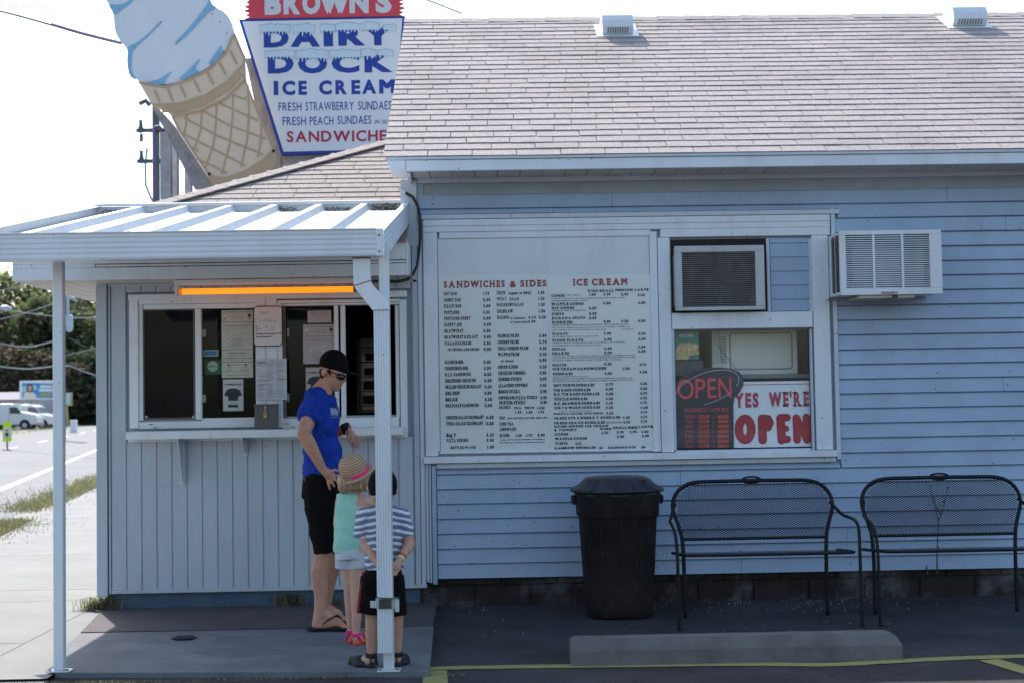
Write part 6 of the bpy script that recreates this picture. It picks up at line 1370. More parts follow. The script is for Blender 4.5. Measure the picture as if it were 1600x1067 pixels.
# yellow edged pennant sign on a leaning pole, white box
Yg = 85.; a = P(106, 664, Yg); t = thing('pole_sign', 'small pale sign with green and yellow edges on a tan pole by the road', 'sign', (a.x, Yg, -.05)); 
pts = [P(*z5(*p), Yg) for p in ((612, 430), (668, 428), (666, 552), (612, 552))]; MB().prism(pts, (0, .08, 0)).build('panel', M('ps_yellow', (.5, .47, .2), .6), t)
pts = [P(*z5(*p), Yg-.02) for p in ((606, 438), (655, 436), (652, 540), (606, 540))]; MB().prism(pts, (0, .018, 0)).build('face', M('ps_pale', (.5, .55, .55), .6), t); pts = [P(*z5(*p), Yg-.03) for p in ((655, 436), (662, 436), (660, 540), (653, 540))]; MB().prism(pts, (0, .008, 0)).build('green_edge', M('ps_green', (.05, .3, .2), .6), t)
MB().tube([P(*z5(616, 552), Yg), P(*z5(630, 738), Yg)], .09, 5).build('pole', M('ps_tan', (.4, .3, .15), .6), t)
x0, x1, z0, z1 = rc(109, 655.5, 118.5, 664, Yg); t = B('white_box', M('box_white', (.75, .75, .72), .5), None, x0, x1, Yg, Yg+.4, -.05, z1, .03); t['label'] = 'small white roadside box near the end of the road'; t['category'] = 'box'
# in-street pedestrian sign
c_ = G(11, 702.5, -.038); sc = F/(c_.y-CAM.y); t = thing('crossing_sign', 'fluorescent yellow green pedestrian crossing sign standing in the road', 'road sign', c_)
NEON = M('neon_yellow', (.55, .75, .02), .5); hh = 44/sc; w2 = 6.5/sc
MB().prism([(c_.x-w2, c_.y, c_.z+hh*.30), (c_.x+w2, c_.y, c_.z+hh*.30), (c_.x+w2*1.0, c_.y, c_.z+hh*.96), (c_.x+w2*.85, c_.y, c_.z+hh), (c_.x-w2*.85, c_.y, c_.z+hh), (c_.x-w2, c_.y, c_.z+hh*.96)], (0, .03, 0)).build('panel', NEON, t)
MB().box(c_.x-w2*.72, c_.x+w2*.72, c_.y-.008, c_.y-.001, c_.z+hh*.42, c_.z+hh*.80).build('legend_plate', M('legend_white', (.6, .6, .6), .5), t)
MB().lathe([(.01, 0), (.06, .0), (.055, .05), (.0, .1)], (c_.x, c_.y-.01, c_.z+hh*.55), 8, axis=(0, -1, 0)).build('walker_symbol', BLACK, t); MB().box(c_.x-.02, c_.x+.02, c_.y-.014, c_.y-.009, c_.z+hh*.45, c_.z+hh*.62).build('walker_symbol', BLACK, t)
MB().prism([(c_.x-.07, c_.y-.013, c_.z+hh*.72), (c_.x+.07, c_.y-.013, c_.z+hh*.72), (c_.x, c_.y-.013, c_.z+hh*.64)], (0, .004, 0)).build('yield_triangle', RED1, t)
MB().tube([(c_.x, c_.y+.015, c_.z), (c_.x, c_.y+.015, c_.z+hh*.32)], .03, 6).build('stem', BLACK, t); MB().lathe([(.01, 0), (.17, 0), (.15, .03), (.03, .06)], c_, 12).build('base', BLACK, t)
# parked vans and utility truck
VW = M('van_white', (.62, .64, .65), .3, .03, 1, coat=.3); TYRE = M('tyre', (.015, .015, .015), .8); RIM = M('rim', (.4, .4, .42), .35, metal=.5)
def van(x, y, kind, label, gr):
    t = thing('parked_van', label, 'van', (x, y, -.04), gr); Z = -.04; W = 1.9
    if kind == 'van': prof = [(0, .35), (0, 1.95), (.15, 2.05), (3.3, 2.05), (3.75, 1.85), (4.25, 1.25), (5.15, 1.05), (5.3, .85), (5.3, .35)]
    elif kind == 'service': prof = [(0, .4), (0, 1.65), (2.5, 1.68), (2.55, 2.02), (2.7, 2.12), (3.75, 2.12), (4.35, 1.45), (5.5, 1.22), (5.65, 1.0), (5.65, .4)]
    else: prof = [(0, .4), (0, 1.1), (.3, 1.2), (.9, 1.75), (2.8, 1.8), (3.6, 1.2), (4.7, 1.0), (4.8, .4)]
    mb = MB(); mb.prism([(x+a, y, Z+b) for a, b in prof], (0, W, 0)); bd = mb.build('body', VW, t)
    m = bd.modifiers.new('bevel', 'BEVEL'); m.width = .05; m.segments = 2
    L = prof[-1][0]
    for wx in (.9, L-.95):
        for yy in (y-.02, y+W-.2):
            w_ = MB().lathe([(.01, 0), (.34, 0), (.36, .04), (.36, .18), (.34, .22), (.01, .22)], (x+wx, yy, Z+.36), 18, axis=(0, 1, 0)).build('wheel', TYRE, t); MB().lathe([(.01, 0), (.2, 0), (.19, .02), (.01, .02)], (x+wx, yy-.02, Z+.36), 12, axis=(0, 1, 0)).build('rim', RIM, w_)
        MB().lathe([(.01, 0), (.43, 0), (.43, .006), (.01, .006)], (x+wx, y-.008, Z+.40), 18, axis=(0, 1, 0)).build('wheel_arch', TYRE, t)
    f0 = L-1.9
    MB().prism([(x+f0-.25, y-.012, Z+1.3), (x+f0+.75, y-.012, Z+1.3), (x+f0+.32, y-.012, Z+1.82), (x+f0-.25, y-.012, Z+1.82)], (0, .008, 0)).build('side_window', CARGLASS, t)
    if kind == 'van': MB().box(x+.4, x+1.5, y-.012, y-.004, Z+1.32, Z+1.8).box(x+1.65, x+2.9, y-.012, y-.004, Z+1.32, Z+1.8).build('side_window', CARGLASS, t)
    a, b = (prof[-5], prof[-4]) if kind != 'car' else (prof[4], prof[5])
    da = Vector((b[0]-a[0], 0, b[1]-a[1])); nn = Vector((-da.z, 0, da.x)).normalized()*-.012
    if nn.z < 0: nn = -nn
    MB().prism([Vector((x+a[0]+.05, y+.12, Z+a[1]-.04))+nn, Vector((x+b[0]-.05, y+.12, Z+b[1]+.05))+nn, Vector((x+b[0]-.05, y+W-.12, Z+b[1]+.05))+nn, Vector((x+a[0]+.05, y+W-.12, Z+a[1]-.04))+nn], nn*.5).build('windscreen', M('windscreen', (.10, .17, .2), .1, spec=.8), t)
    for yy in (y+.1, y+W-.4): B('headlight', M('lamp_glass', (.6, .6, .6), .15), t, x+L-.02, x+L+.01, yy, yy+.3, Z+.7, Z+.88, .005)
    B('indicator', M('indicator', (.7, .22, .03), .4), t, x+L-.14, x+L-.0, y-.015, y-.002, Z+.78, Z+.88, .003); B('bumper', M('bumper', (.25, .25, .26), .5), t, x+L-.05, x+L+.08, y+.05, y+W-.05, Z+.35, Z+.55, .03)
    B('sill_trim', TYRE, t, x+1.35, x+L-1.5, y-.008, y+.02, Z+.33, Z+.42, 0); B('door_seam', M('seam_grey', (.15, .15, .16), .6), t, x+f0-.32, x+f0-.30, y-.006, y+.002, Z+.45, Z+1.85, 0); MB().box(x+f0+.82, x+f0+.84, y-.006, y+.002, Z+.45, Z+1.25).build('door_seam', MATS['seam_grey'], t)
    return t
vy = 106.
p = P(57, 670, vy); van(p.x-5.65, vy, 'service', 'white utility pickup with box body, nearest of the parked vehicles left of the post', 'vehicles parked across the road')
p = P(84, 668, vy+3.5); van(p.x-5.3, vy+3.5, 'van', 'white van just behind the utility pickup, its nose near the canopy post', 'vehicles parked across the road')
p = P(88, 668, vy+7); van(p.x-5.3, vy+7, 'van', 'third white van at the back of the parked row', 'vehicles parked across the road')
p = P(6, 670, vy+.5); v_ = van(p.x-5.3, vy+.5, 'van', 'white van with a green stripe cut by the left picture edge', 'vehicles parked across the road'); B('stripe', M('stripe_green', (.02, .25, .15), .5), v_, p.x-2.5, p.x-.25, vy+.48, vy+.495, 1.0, 1.2, 0)

# ================================================================== PEOPLE
def hullcone(bm, p0, r0, p1, r1, n=14):
    p0, p1 = Vector(p0), Vector(p1); tmp = bmesh.new()
    for p, r in ((p0, r0), (p1, r1)):
        bmesh.ops.create_icosphere(tmp, subdivisions=2, radius=r, matrix=Matrix.Translation(p))
    res = bmesh.ops.convex_hull(tmp, input=tmp.verts)
    bmesh.ops.delete(tmp, geom=[v for v in tmp.verts if not v.link_faces], context='VERTS')
    me = bpy.data.meshes.new('t'); tmp.to_mesh(me); tmp.free(); bm.from_mesh(me); bpy.data.meshes.remove(me)
def ellip(bm, c, r, rot=(0, 0, 0)):
    bmesh.ops.create_icosphere(bm, subdivisions=3, radius=1, matrix=Matrix.Translation(Vector(c)) @ Euler(rot).to_matrix().to_4x4() @ Matrix.Diagonal((*r, 1)))
def frust(bm, p0, r0, p1, r1, n=28, sy=1., ax=None):     # flat ended, for sleeves and hems; sy squashes across ax
    p0, p1 = Vector(p0), Vector(p1); t = (p1-p0).normalized()
    a = Vector(ax) if ax else (Vector((0, 0, 1)) if abs(t.z) < .8 else Vector((1, 0, 0)))
    u = (a-t*a.dot(t)).normalized(); q = t.cross(u)
    ra = [bm.verts.new(p0+u*(r0*math.cos(2*math.pi*k/n))+q*(r0*sy*math.sin(2*math.pi*k/n))) for k in range(n)]
    rb = [bm.verts.new(p1+u*(r1*math.cos(2*math.pi*k/n))+q*(r1*sy*math.sin(2*math.pi*k/n))) for k in range(n)]
    for k in range(n): bm.faces.new((ra[k], ra[(k+1) % n], rb[(k+1) % n], rb[k]))
    bm.faces.new(list(reversed(ra))); bm.faces.new(rb)
def organic(name, mt, parent, prims, vox=.006, sm=4, wr=0., wscale=.12, deci=0.5):
    bm = bmesh.new()
    for pr in prims:
        k = pr[0]
        if k == 'c': hullcone(bm, *pr[1:])
        elif k == 'e': ellip(bm, *pr[1:])
        elif k == 'f': frust(bm, *pr[1:])
    me = bpy.data.meshes.new('tmp'); bm.to_mesh(me); bm.free()
    ob = bpy.data.objects.new('tmp', me); COL.objects.link(ob)
    m = ob.modifiers.new('r', 'REMESH'); m.mode = 'VOXEL'; m.voxel_size = vox
    s = ob.modifiers.new('s', 'SMOOTH'); s.iterations = sm; s.factor = .5
    if wr:
        tx = bpy.data.textures.new('folds', 'CLOUDS'); tx.noise_scale = wscale; tx.noise_depth = 2
        d = ob.modifiers.new('d', 'DISPLACE'); d.texture = tx; d.strength = wr; d.mid_level = .5; d.texture_coords = 'LOCAL'
    dg = bpy.context.evaluated_depsgraph_get(); ev = ob.evaluated_get(dg); m2 = bpy.data.meshes.new_from_object(ev)
    bpy.data.objects.remove(ob); bpy.data.meshes.remove(me)
    o = ORG[parent]; m2.transform(Matrix.Translation(-o)); m2.materials.clear(); m2.materials.append(mt); m2.name = name
    for p in m2.polygons: p.use_smooth = True
    return link(name, m2, parent, o)
def skin(name, col, var=.08):
    m = M(name, col, .55, var, 14, .12, 300, spec=.35, dirt=.15, dcol=(col[0]*.8, col[1]*.6, col[2]*.55), dscale=20); b = m.node_tree.nodes['Principled BSDF']
    b.inputs['Subsurface Weight'].default_value = .12; b.inputs['Subsurface Radius'].default_value = (.012, .004, .002); return m
SKM = skin('skin_man', (.56, .28, .19), .16); SKC = skin('skin_child', (.62, .35, .25), .12); SKB = skin('skin_boy', (.54, .29, .20), .12)
BLKCAP = M('black_cap', (.006, .005, .006), .9, .3, 30, .3, 300, spec=.15); CLB = M('shirt_blue', (.003, .038, .34), .85, .2, 16, 1., 20, dirt=.2, dcol=(.003, .025, .25), dscale=8); CLS = M('shorts_black', (.008, .0055, .0055), .95, .3, 12, 1., 24, spec=.15)

# ---------------- man
Y0 = -1.06
def J(px, py, dy=0., Y=None): return P(px, py, (Y0 if Y is None else Y)+dy)
hd_ = J(521.5, 577.5); man = thing('person', 'man in a bright blue t-shirt, black cap and sunglasses standing at the serving window', 'person', (J(510, 978, 0).x, Y0, 0))
nk = J(505, 613, .0); sR = J(489, 637, -.165); sL = J(510, 634, .17); eR = J(474, 676, -.27); wR = J(504, 732, -.20)
eL = J(520, 676, .27); wL = J(541, 669, .24); hpR = J(501, 760, -.085); hpL = J(507, 760, .09)
kR = J(505, 862, -.10); aR = J(500.5, 953, -.10); kL = J(526, 866, .10); aL = J(507, 948, .16)
fRh = J(496, 972, -.10); fRt = J(536, 973, -.10)
fRh.z = .038; fRt.z = .026; hL_ = Vector((aL.x-.01, aL.y, .045)); tL_ = Vector((aL.x+.155, aL.y-.03, .03)); aR.z = max(aR.z, .085)
S = 1/247.
body = [('e', hd_+Vector((-.004, 0, .012)), (.084, .074, .098), (0, .5, 0)), ('e', J(522, 593), (.058, .056, .070), (0, .5, 0)), ('c', J(517, 598), .045, J(526, 605.5), .024), ('c', J(531.5, 587), .015, J(538.3, 594), .0105), ('c', J(533.5, 594.5), .013, J(537, 595.5), .0115), ('c', J(530, 586.5, -.03), .02, J(530, 586.5, .03), .02),
        ('e', J(531.6, 599.6), (.018, .026, .0060), (0, .4, 0)), ('e', J(529.8, 603.0), (.017, .023, .0065), (0, .4, 0)), ('e', J(526.5, 594, -.03), (.022, .02, .02)), ('e', J(526.5, 594, .03), (.022, .02, .02)),
        ('e', J(506.5, 581, -.078), (.017, .010, .028), (0, .25, 0)), ('e', J(505, 579.5, -.083), (.012, .008, .016), (0, .2, 0)), ('e', J(507, 581, .078), (.017, .010, .028), (0, .25, 0)),
        ('c', J(512, 594), .052, nk, .056), ('c', nk, .056, J(497, 628), .085), ('c', J(506, 600), .045, J(494, 622), .07), ('c', J(500, 632, -.06), .055, sR, .052), ('c', J(502, 632, .06), .055, sL, .052),
        ('e', J(500, 664), (.110, .165, .165)), ('e', J(504, 715), (.108, .145, .15)), ('e', J(503, 752), (.115, .155, .12)),
        ('c', sR, .058, eR, .041), ('c', eR, .041, eR.lerp(wR, .35), .044), ('c', eR.lerp(wR, .35), .043, wR, .026),
        ('c', sL, .056, eL, .042), ('c', eL, .042, wL, .027),
        ('c', hpR, .105, kR, .064), ('c', kR, .060, kR.lerp(aR, .33)+Vector((-.018, 0, 0)), .058), ('c', kR.lerp(aR, .33)+Vector((-.018, 0, 0)), .058, kR.lerp(aR, .75), .043), ('c', kR.lerp(aR, .75), .043, aR, .040),
        ('c', hpL, .105, kL, .064), ('c', kL, .060, kL.lerp(aL, .33)+Vector((-.018, 0, 0)), .056), ('c', kL.lerp(aL, .33)+Vector((-.018, 0, 0)), .056, aL, .038),
        ('c', aR, .040, fRh, .036), ('c', aR+Vector((.015, 0, -.015)), .034, J(524, 968, -.10), .030), ('c', J(522, 970, -.10), .030, fRt, .020), ('c', fRh, .034, J(520, 973, -.11), .026),
        ('c', aL, .038, hL_, .034), ('c', aL, .034, aL.lerp(tL_, .6), .028), ('c', hL_, .03, tL_, .020)]
for i in range(5):     # toes
    for (t0, d0) in ((fRt, Vector((1, 0, 0))), (tL_, Vector((1, -.15, 0)))):
        q = t0+Vector((.0-.006*i, -.030+.016*i+.0, -.006)); l = (.036, .034, .03, .026, .02)[i] if t0 is fRt else (.02, .026, .03, .034, .036)[i]
        body.append(('c', q, .0105 if i else .012, q+d0*l, .008))
# right hand on the hip: palm and five fingers
pR = wR+Vector((.030, .008, -.030)); pe_ = wR+Vector((.055, .015, -.055))
body += [('c', wR, .026, pR, .030), ('c', pR, .030, pe_, .026), ('e', (pR+pe_)/2, (.040, .018, .034), (0, .8, 0))]
for i, (dx_, dz_, l) in enumerate(((.040, -.006, .052), (.036, -.022, .058), (.026, -.034, .058), (.012, -.042, .048))):
    b0 = pe_+Vector((.012-.012*i, -.012, .016-.012*i)); m0 = b0+Vector((dx_*.7, -.006, dz_*.8)); e0_ = m0+Vector((dx_*.35, .010, -.018)); body += [('c', b0, .0095, m0, .0088), ('c', m0, .0088, e0_, .0075)]
body += [('c', pR+Vector((.012, -.01, .014)), .011, pR+Vector((.048, -.004, .022)), .0095), ('c', pR+Vector((.048, -.004, .022)), .0095, pR+Vector((.068, .004, .012)), .008)]
# left hand hanging over the hat
q0 = J(548, 678, .21); q1 = J(551, 684, .20)
body += [('c', wL, .026, q0, .027), ('c', q0, .027, q1, .023)]
for (a, b, c_) in (((547, 683), (548, 690), (549.5, 697)), ((551.5, 685), (554, 692), (556.5, 699)), ((555, 684), (558.5, 690.5), (560, 698)), ((557, 681), (561, 686), (561.5, 692.5))):
    A1_, A2_, A3_ = J(*a, .19), J(*b, .185), J(*c_, .19); body += [('c', A1_, .0105, A2_, .0092), ('c', A2_, .0092, A3_, .0078)]
body += [('c', J(546, 677, .17), .012, J(543.5, 684, .155), .0095), ('c', J(543.5, 684, .155), .0095, J(545, 690, .15), .008)]
bd = organic('body', SKM, man, body, .0045, 2)
# clothes
organic('t_shirt', CLB, man, [('e', J(499.5, 662), (.124, .176, .178)), ('e', J(503, 705), (.122, .158, .17)), ('c', J(495, 622, -.03), .082, J(495, 622, .03), .082), ('c', J(490, 640, -.05), .09, J(490, 640, .05), .09), ('c', J(500, 612, -.0), .055, J(494, 620, .0), .075), ('c', J(512, 628, -.04), .055, J(512, 628, .04), .055), ('c', J(498, 632, -.06), .064, sR+Vector((.004, 0, -.005)), .066), ('c', J(502, 632, .06), .064, sL, .066),
        ('f', J(504, 700), .122, J(505, 746), .124, 32, 1.22, (1, 0, 0)), ('f', sR, .074, sR.lerp(eR, .50), .074), ('f', sL, .072, sL.lerp(eL, .55), .07), ('c', sR, .068, sR.lerp(eR, .3), .068)], .006, 9, .030, .075)
organic('shorts', CLS, man, [('f', J(504, 742), .116, J(503, 778), .132, 32, 1.2, (1, 0, 0)), ('c', hpR+Vector((.0, 0, 0)), .114, kR.lerp(hpR, .55), .095), ('c', hpL, .112, kL.lerp(hpL, .55), .095), ('f', hpR.lerp(kR, .3), .105, J(509.5, 863, -.10), .078), ('f', hpL.lerp(kL, .3), .105, J(521, 862, .10), .078)], .007, 4, .020, .09)
organic('cap', BLKCAP, man, [('e', hd_+Vector((-.000, 0, .040)), (.092, .081, .090), (0, .4, 0)), ('f', hd_+Vector((.008, 0, .040)), .089, hd_+Vector((-.004, 0, .006)), .091, 28, .86, (.95, 0, -.32)), ('c', J(535, 572), .032, J(541, 578), .024), ('e', J(545.5, 581), (.058, .060, .008), (0, .42, 0)), ('e', J(550, 582), (.040, .05, .008), (0, .44, 0))], .005, 3)
organic('hair', M('dark_hair', (.02, .012, .010), .7, .3, 60, .5, 300), man, [('e', hd_+Vector((-.046, 0, -.012)), (.046, .070, .044), (0, .3, 0)), ('c', J(502.5, 588, -.045), .013, J(502.5, 588, .045), .013), ('c', J(515, 577, -.068), .009, J(515.5, 585, -.069), .006), ('c', J(514, 577, .070), .011, J(515, 585, .070), .007)], .004, 1, .01, .02)
SGL = M('sunglass_lens', (.008, .008, .01), .1, spec=.8)
organic('sunglasses', SGL, man, [('e', J(532, 588.3, -.040), (.032, .030, .021), (0, .35, .5)), ('e', J(536, 588.5, .030), (.022, .028, .019), (0, .35, -.4)), ('c', J(536, 587, -.015), .006, J(536.5, 587, .015), .006)], .003, 1)
MB().tube([J(529, 585, -.066), J(519, 581, -.078), J(508, 577, -.080)], .0035, 6).build('temple_arm', BLACK, man)
organic('flip_flop', M('flip_flop', (.012, .010, .010), .7), man, [('e', Vector((fRh.x-.012, fRh.y, .012)), (.062, .042, .014)), ('c', Vector((fRh.x, fRh.y, .012)), .016, Vector((fRt.x+.02, fRt.y, .012)), .016), ('e', Vector((fRt.x-.005, fRt.y, .012)), (.085, .052, .014))], .005, 2)
MB().tube([J(503, 975, -.142), J(516, 966, -.145), J(527, 960.5, -.12), J(534, 966, -.09)], [.007, .010, .010, .006], 6, sy=.5).build('strap', BLACK, man); MB().tube([J(505, 970, -.05), J(516, 962, -.055), J(527, 960.5, -.08), J(534, 966, -.09)], [.007, .009, .009, .006], 6, sy=.5).build('strap', BLACK, man)
organic('flip_flop', MATS['flip_flop'], man, [('c', Vector((hL_.x, hL_.y, .012)), .014, Vector((tL_.x, tL_.y, .012)), .014), ('e', Vector((tL_.x-.02, tL_.y, .010)), (.08, .045, .012)), ('e', Vector((hL_.x, hL_.y, .010)), (.05, .036, .012))], .006, 2)
d_ = (wL-eL).normalized()
MB().lathe([(.030, -.012), (.034, -.010), (.034, .010), (.030, .012)], wL-d_*.042, 16, axis=d_).build('orange_wristband', M('band_orange', (.70, .10, .02), .5, .3, 60), man)
MB().lathe([(.030, -.022), (.038, -.019), (.038, .019), (.030, .022)], wL-d_*.0, 16, axis=d_).build('watch', BLACK, man); MB().lathe([(.001, 0), (.019, 0), (.018, .010), (.001, .010)], wL+Vector((0, -.034, .012)), 14, axis=(.1, -1, .4)).build('watch_case', BLACK, man)
tt = MB(); rnd = random.Random(1)
for k in range(6):
    x_ = 517.5+k*1.7; 
    for y_ in (634+k*.4, 640+k*.3):
        p = J(x_, y_, 0); px_ = p
# white print on the chest: small raised letters laid on the cloth
def onshirt(px, py):
    d = ray(px, py); deps = bpy.context.evaluated_depsgraph_get()
    ob = [c for c in man.children if c.name.startswith('t_shirt')][0]; inv = man.location
    hit, loc, n_, _ = ob.ray_cast(CAM-inv, d.normalized()); return (loc+inv+n_*.0025) if hit else None
bpy.context.view_layer.update()
for k, (x_, w_) in enumerate(((516.5, 2.4), (519.4, 2.6), (522.5, 2.4), (525.2, 2.0))):
    for (xa, ya, xb, yb_) in ((x_, 636+k*.8, x_+w_*.2, 648+k*.3), (x_+w_*.8, 637+k*.8, x_+w_*.8, 648+k*.3), (x_, 640+k*.6, x_+w_*.8, 645+k*.4)):
        pts = [onshirt(xa+(xb-xa)*q/4, ya+(yb_-ya)*q/4) for q in range(5)]; pts = [p for p in pts if p]
        if len(pts) > 1: tt.tube(pts, .0035, 5)
    p_ = [onshirt(x_+.6, 650.8), onshirt(x_+.8, 652.2)]
    if all(p_): tt.tube(p_, .003, 4)
tt.build('chest_print', M('print_pale', (.42, .50, .62), .8), man)

# ---------------- girl
Y0 = -1.66
girl = thing('person', 'girl in a mint sleeveless top and straw hat with a pink band, seen from behind', 'person', (J(557, 1000).x, Y0, 0))
hc = J(553, 740); shL = J(532, 783); shR = J(577, 786); aLk = Vector((J(547, 960).x, Y0+.05, .07)); aRk = Vector((J(557, 975).x, Y0-.02, .065))
hpl, hpr = J(541, 866), J(557, 868); kl, kr = J(545.5, 912, .02), J(557.5, 914, -.02)
wR_ = J(583, 846, .02)
g_ = [('e', hc, (.072, .082, .092)), ('c', J(553, 758), .038, J(554, 778), .040), ('c', J(554, 776), .038, shL, .032), ('c', J(554, 776), .038, shR, .032), ('e', J(552, 800), (.098, .062, .09)), ('e', J(549, 838), (.080, .058, .09)), ('e', J(549, 864), (.092, .07, .06)),
      ('c', shL, .032, J(527, 818, .05), .026), ('c', J(527, 818, .05), .026, J(533, 848, .12), .018), ('c', shR, .033, J(585, 818, .03), .026), ('c', J(585, 818, .03), .026, J(586, 850, .0), .018),
      ('c', hpl, .056, kl, .036), ('c', kl, .035, kl.lerp(aLk, .4), .033), ('c', kl.lerp(aLk, .4), .033, aLk, .024), ('c', hpr, .056, kr, .038), ('c', kr, .037, kr.lerp(aRk, .4), .034), ('c', kr.lerp(aRk, .4), .034, aRk, .024),
      ('c', aLk, .024, aLk+Vector((.0, -.01, -.035)), .024), ('c', aLk+Vector((0, 0, -.03)), .024, aLk+Vector((.05, .12, -.045)), .017), ('c', aRk, .024, aRk+Vector((-.005, -.015, -.03)), .024), ('c', aRk+Vector((0, 0, -.028)), .024, aRk+Vector((.065, .10, -.04)), .017)]
for pt, dd in ((J(533, 848, .12), Vector((.25, .5, -.8))), (J(586, 850, .0), Vector((0, .3, -1)))):
    g_.append(('c', pt, .017, pt+dd.normalized()*.05, .018))
    for k in range(4): q = pt+dd.normalized()*.05+Vector((-.015+.01*k, 0, 0)); g_.append(('c', q, .0068, q+dd.normalized()*(.035+.005*(k in (1, 2))), .0058))
    g_.append(('c', pt+dd.normalized()*.02, .0075, pt+dd.normalized()*.055+Vector((.022, -.01, 0)), .006))
organic('body', SKC, girl, g_, .0055, 3)
MINT = M('mint_top', (.36, .68, .54), .85, .08, 9, 1., 24)
mint = organic('tank_top', MINT, girl, [('e', J(548, 802), (.092, .070, .085)), ('f', J(544.5, 769), .070, J(546, 790), .084, 28, .62, (1, 0, 0)), ('f', J(547, 790), .088, J(547, 826), .092, 28, .78, (1, 0, 0)), ('f', J(547, 820), .092, J(543.5, 864), .086, 28, .82, (1, 0, 0)), ('c', J(535, 772), .016, J(536, 790), .03), ('c', J(561, 772), .014, J(563, 790), .028), ('c', J(536, 771), .014, J(559, 771), .012), ('c', J(537, 780), .036, J(556, 781), .036)], .006, 4, .014, .07)
organic('shorts', M('white_shorts', (.55, .55, .60), .85, .08, 12, .2, 200), girl, [('f', J(547, 858), .086, J(547.5, 872), .090, 28, .85, (1, 0, 0)), ('f', hpl+Vector((-.004, 0, .02)), .062, J(538, 887, .01), .054), ('f', hpr+Vector((0, 0, .02)), .060, J(558, 889, -.01), .052)], .006, 3, .008, .05)
# hair: many strands falling to the neck
HAIR = M('fair_hair', (.40, .27, .16), .5, .35, 60, .3, 400, isl=.5)
organic('hair', HAIR, girl, [('e', hc+Vector((0, -.005, -.0)), (.083, .092, .09)), ('c', J(540, 750, -.05), .03, J(539, 758, -.055), .016), ('c', J(552, 750, -.06), .035, J(552, 760, -.065), .016), ('c', J(564, 750, -.05), .03, J(566, 757, -.055), .016)], .006, 2, .012, .03)
mb = MB(); rnd = random.Random(6)
for k in range(240):
    a = rnd.uniform(-1.15, 1.15); x0 = hc.x+.088*math.sin(a); y0 = hc.y-.085*math.cos(a); L = rnd.uniform(.085, .108); wv = rnd.uniform(-.012, .012)
    pts = [(x0, y0, hc.z-.01), (x0*1.0+wv, y0-.006, hc.z-.045), (x0+wv*.5+.004*math.sin(k), y0-.004, hc.z-.08), (x0+rnd.uniform(-.01, .01), y0+rnd.uniform(-.0, .015), hc.z-L)]
    mb.tube(pts, [.0045, .0048, .004, .001], 4)
mb.build('hair_strands', HAIR, girl, kind='stuff')
# straw hat, tilted
ax = Vector((-.27, -.40, .88)).normalized(); hb = J(554.5, 738.5, -.01)
ST1 = bpy.data.materials.new('straw_weave'); ST1.use_nodes = True; n_ = ST1.node_tree; bs_ = n_.nodes['Principled BSDF']; bs_.inputs['Roughness'].default_value = .8
tc = n_.nodes.new('ShaderNodeTexCoord'); sp = n_.nodes.new('ShaderNodeSeparateXYZ'); n_.links.new(tc.outputs['UV'], sp.inputs[0])
wv = n_.nodes.new('ShaderNodeMath'); wv.operation = 'MULTIPLY'; wv.inputs[1].default_value = 13; n_.links.new(sp.outputs[1], wv.inputs[0]); ad = n_.nodes.new('ShaderNodeMath'); ad.operation = 'ADD'; n_.links.new(wv.outputs[0], ad.inputs[0]); n_.links.new(sp.outputs[0], ad.inputs[1])
fr_ = n_.nodes.new('ShaderNodeMath'); fr_.operation = 'FRACT'; n_.links.new(ad.outputs[0], fr_.inputs[0]); cr_ = n_.nodes.new('ShaderNodeValToRGB'); n_.links.new(fr_.outputs[0], cr_.inputs[0])
cr_.color_ramp.elements[0].color = (.36, .19, .10, 1); cr_.color_ramp.elements[1].color = (.62, .47, .32, 1); cr_.color_ramp.elements[0].position = .60; cr_.color_ramp.elements[1].position = .74; n_.links.new(cr_.outputs[0], bs_.inputs[0])
MATS['straw_weave'] = ST1
prof = [(.114, -.012), (.112, -.002), (.100, .004), (.088, .002), (.084, .005), (.083, .03), (.081, .055), (.074, .080), (.059, .100), (.038, .112), (.018, .116), (.001, .117)]
mb = MB(); mb.lathe(prof+[], hb, 40, axis=ax); hat = mb.build('straw_hat', ST1, girl, smooth=True)
uvl = hat.data.uv_layers.new(name='UVMap'); Rq = Vector((0, 0, 1)).rotation_difference(ax).inverted(); cum = [0]
for a, b in zip(prof, prof[1:]): cum.append(cum[-1]+math.hypot(a[0]-b[0], a[1]-b[1]))
for p in hat.data.polygons:
    for li in p.loop_indices:
        vi = hat.data.loops[li].vertex_index; ring, sg = vi//40, vi % 40
        u_ = sg/40
        if any((hat.data.loops[l2].vertex_index % 40) == 39 for l2 in p.loop_indices) and sg == 0: u_ = 1.
        uvl.data[li].uv = (u_, cum[min(ring, len(cum)-1)]/cum[-1])
MB().lathe([(.0895, .001), (.0885, .006), (.0865, .024), (.0850, .025), (.084, .0)], hb, 36, axis=ax).build('hat_band', M('band_pink', (.85, .04, .18), .6), girl, smooth=True)
PINK = M('sandal_pink', (.75, .02, .18), .6); ORAN = M('sandal_orange', (.75, .14, .05), .6)
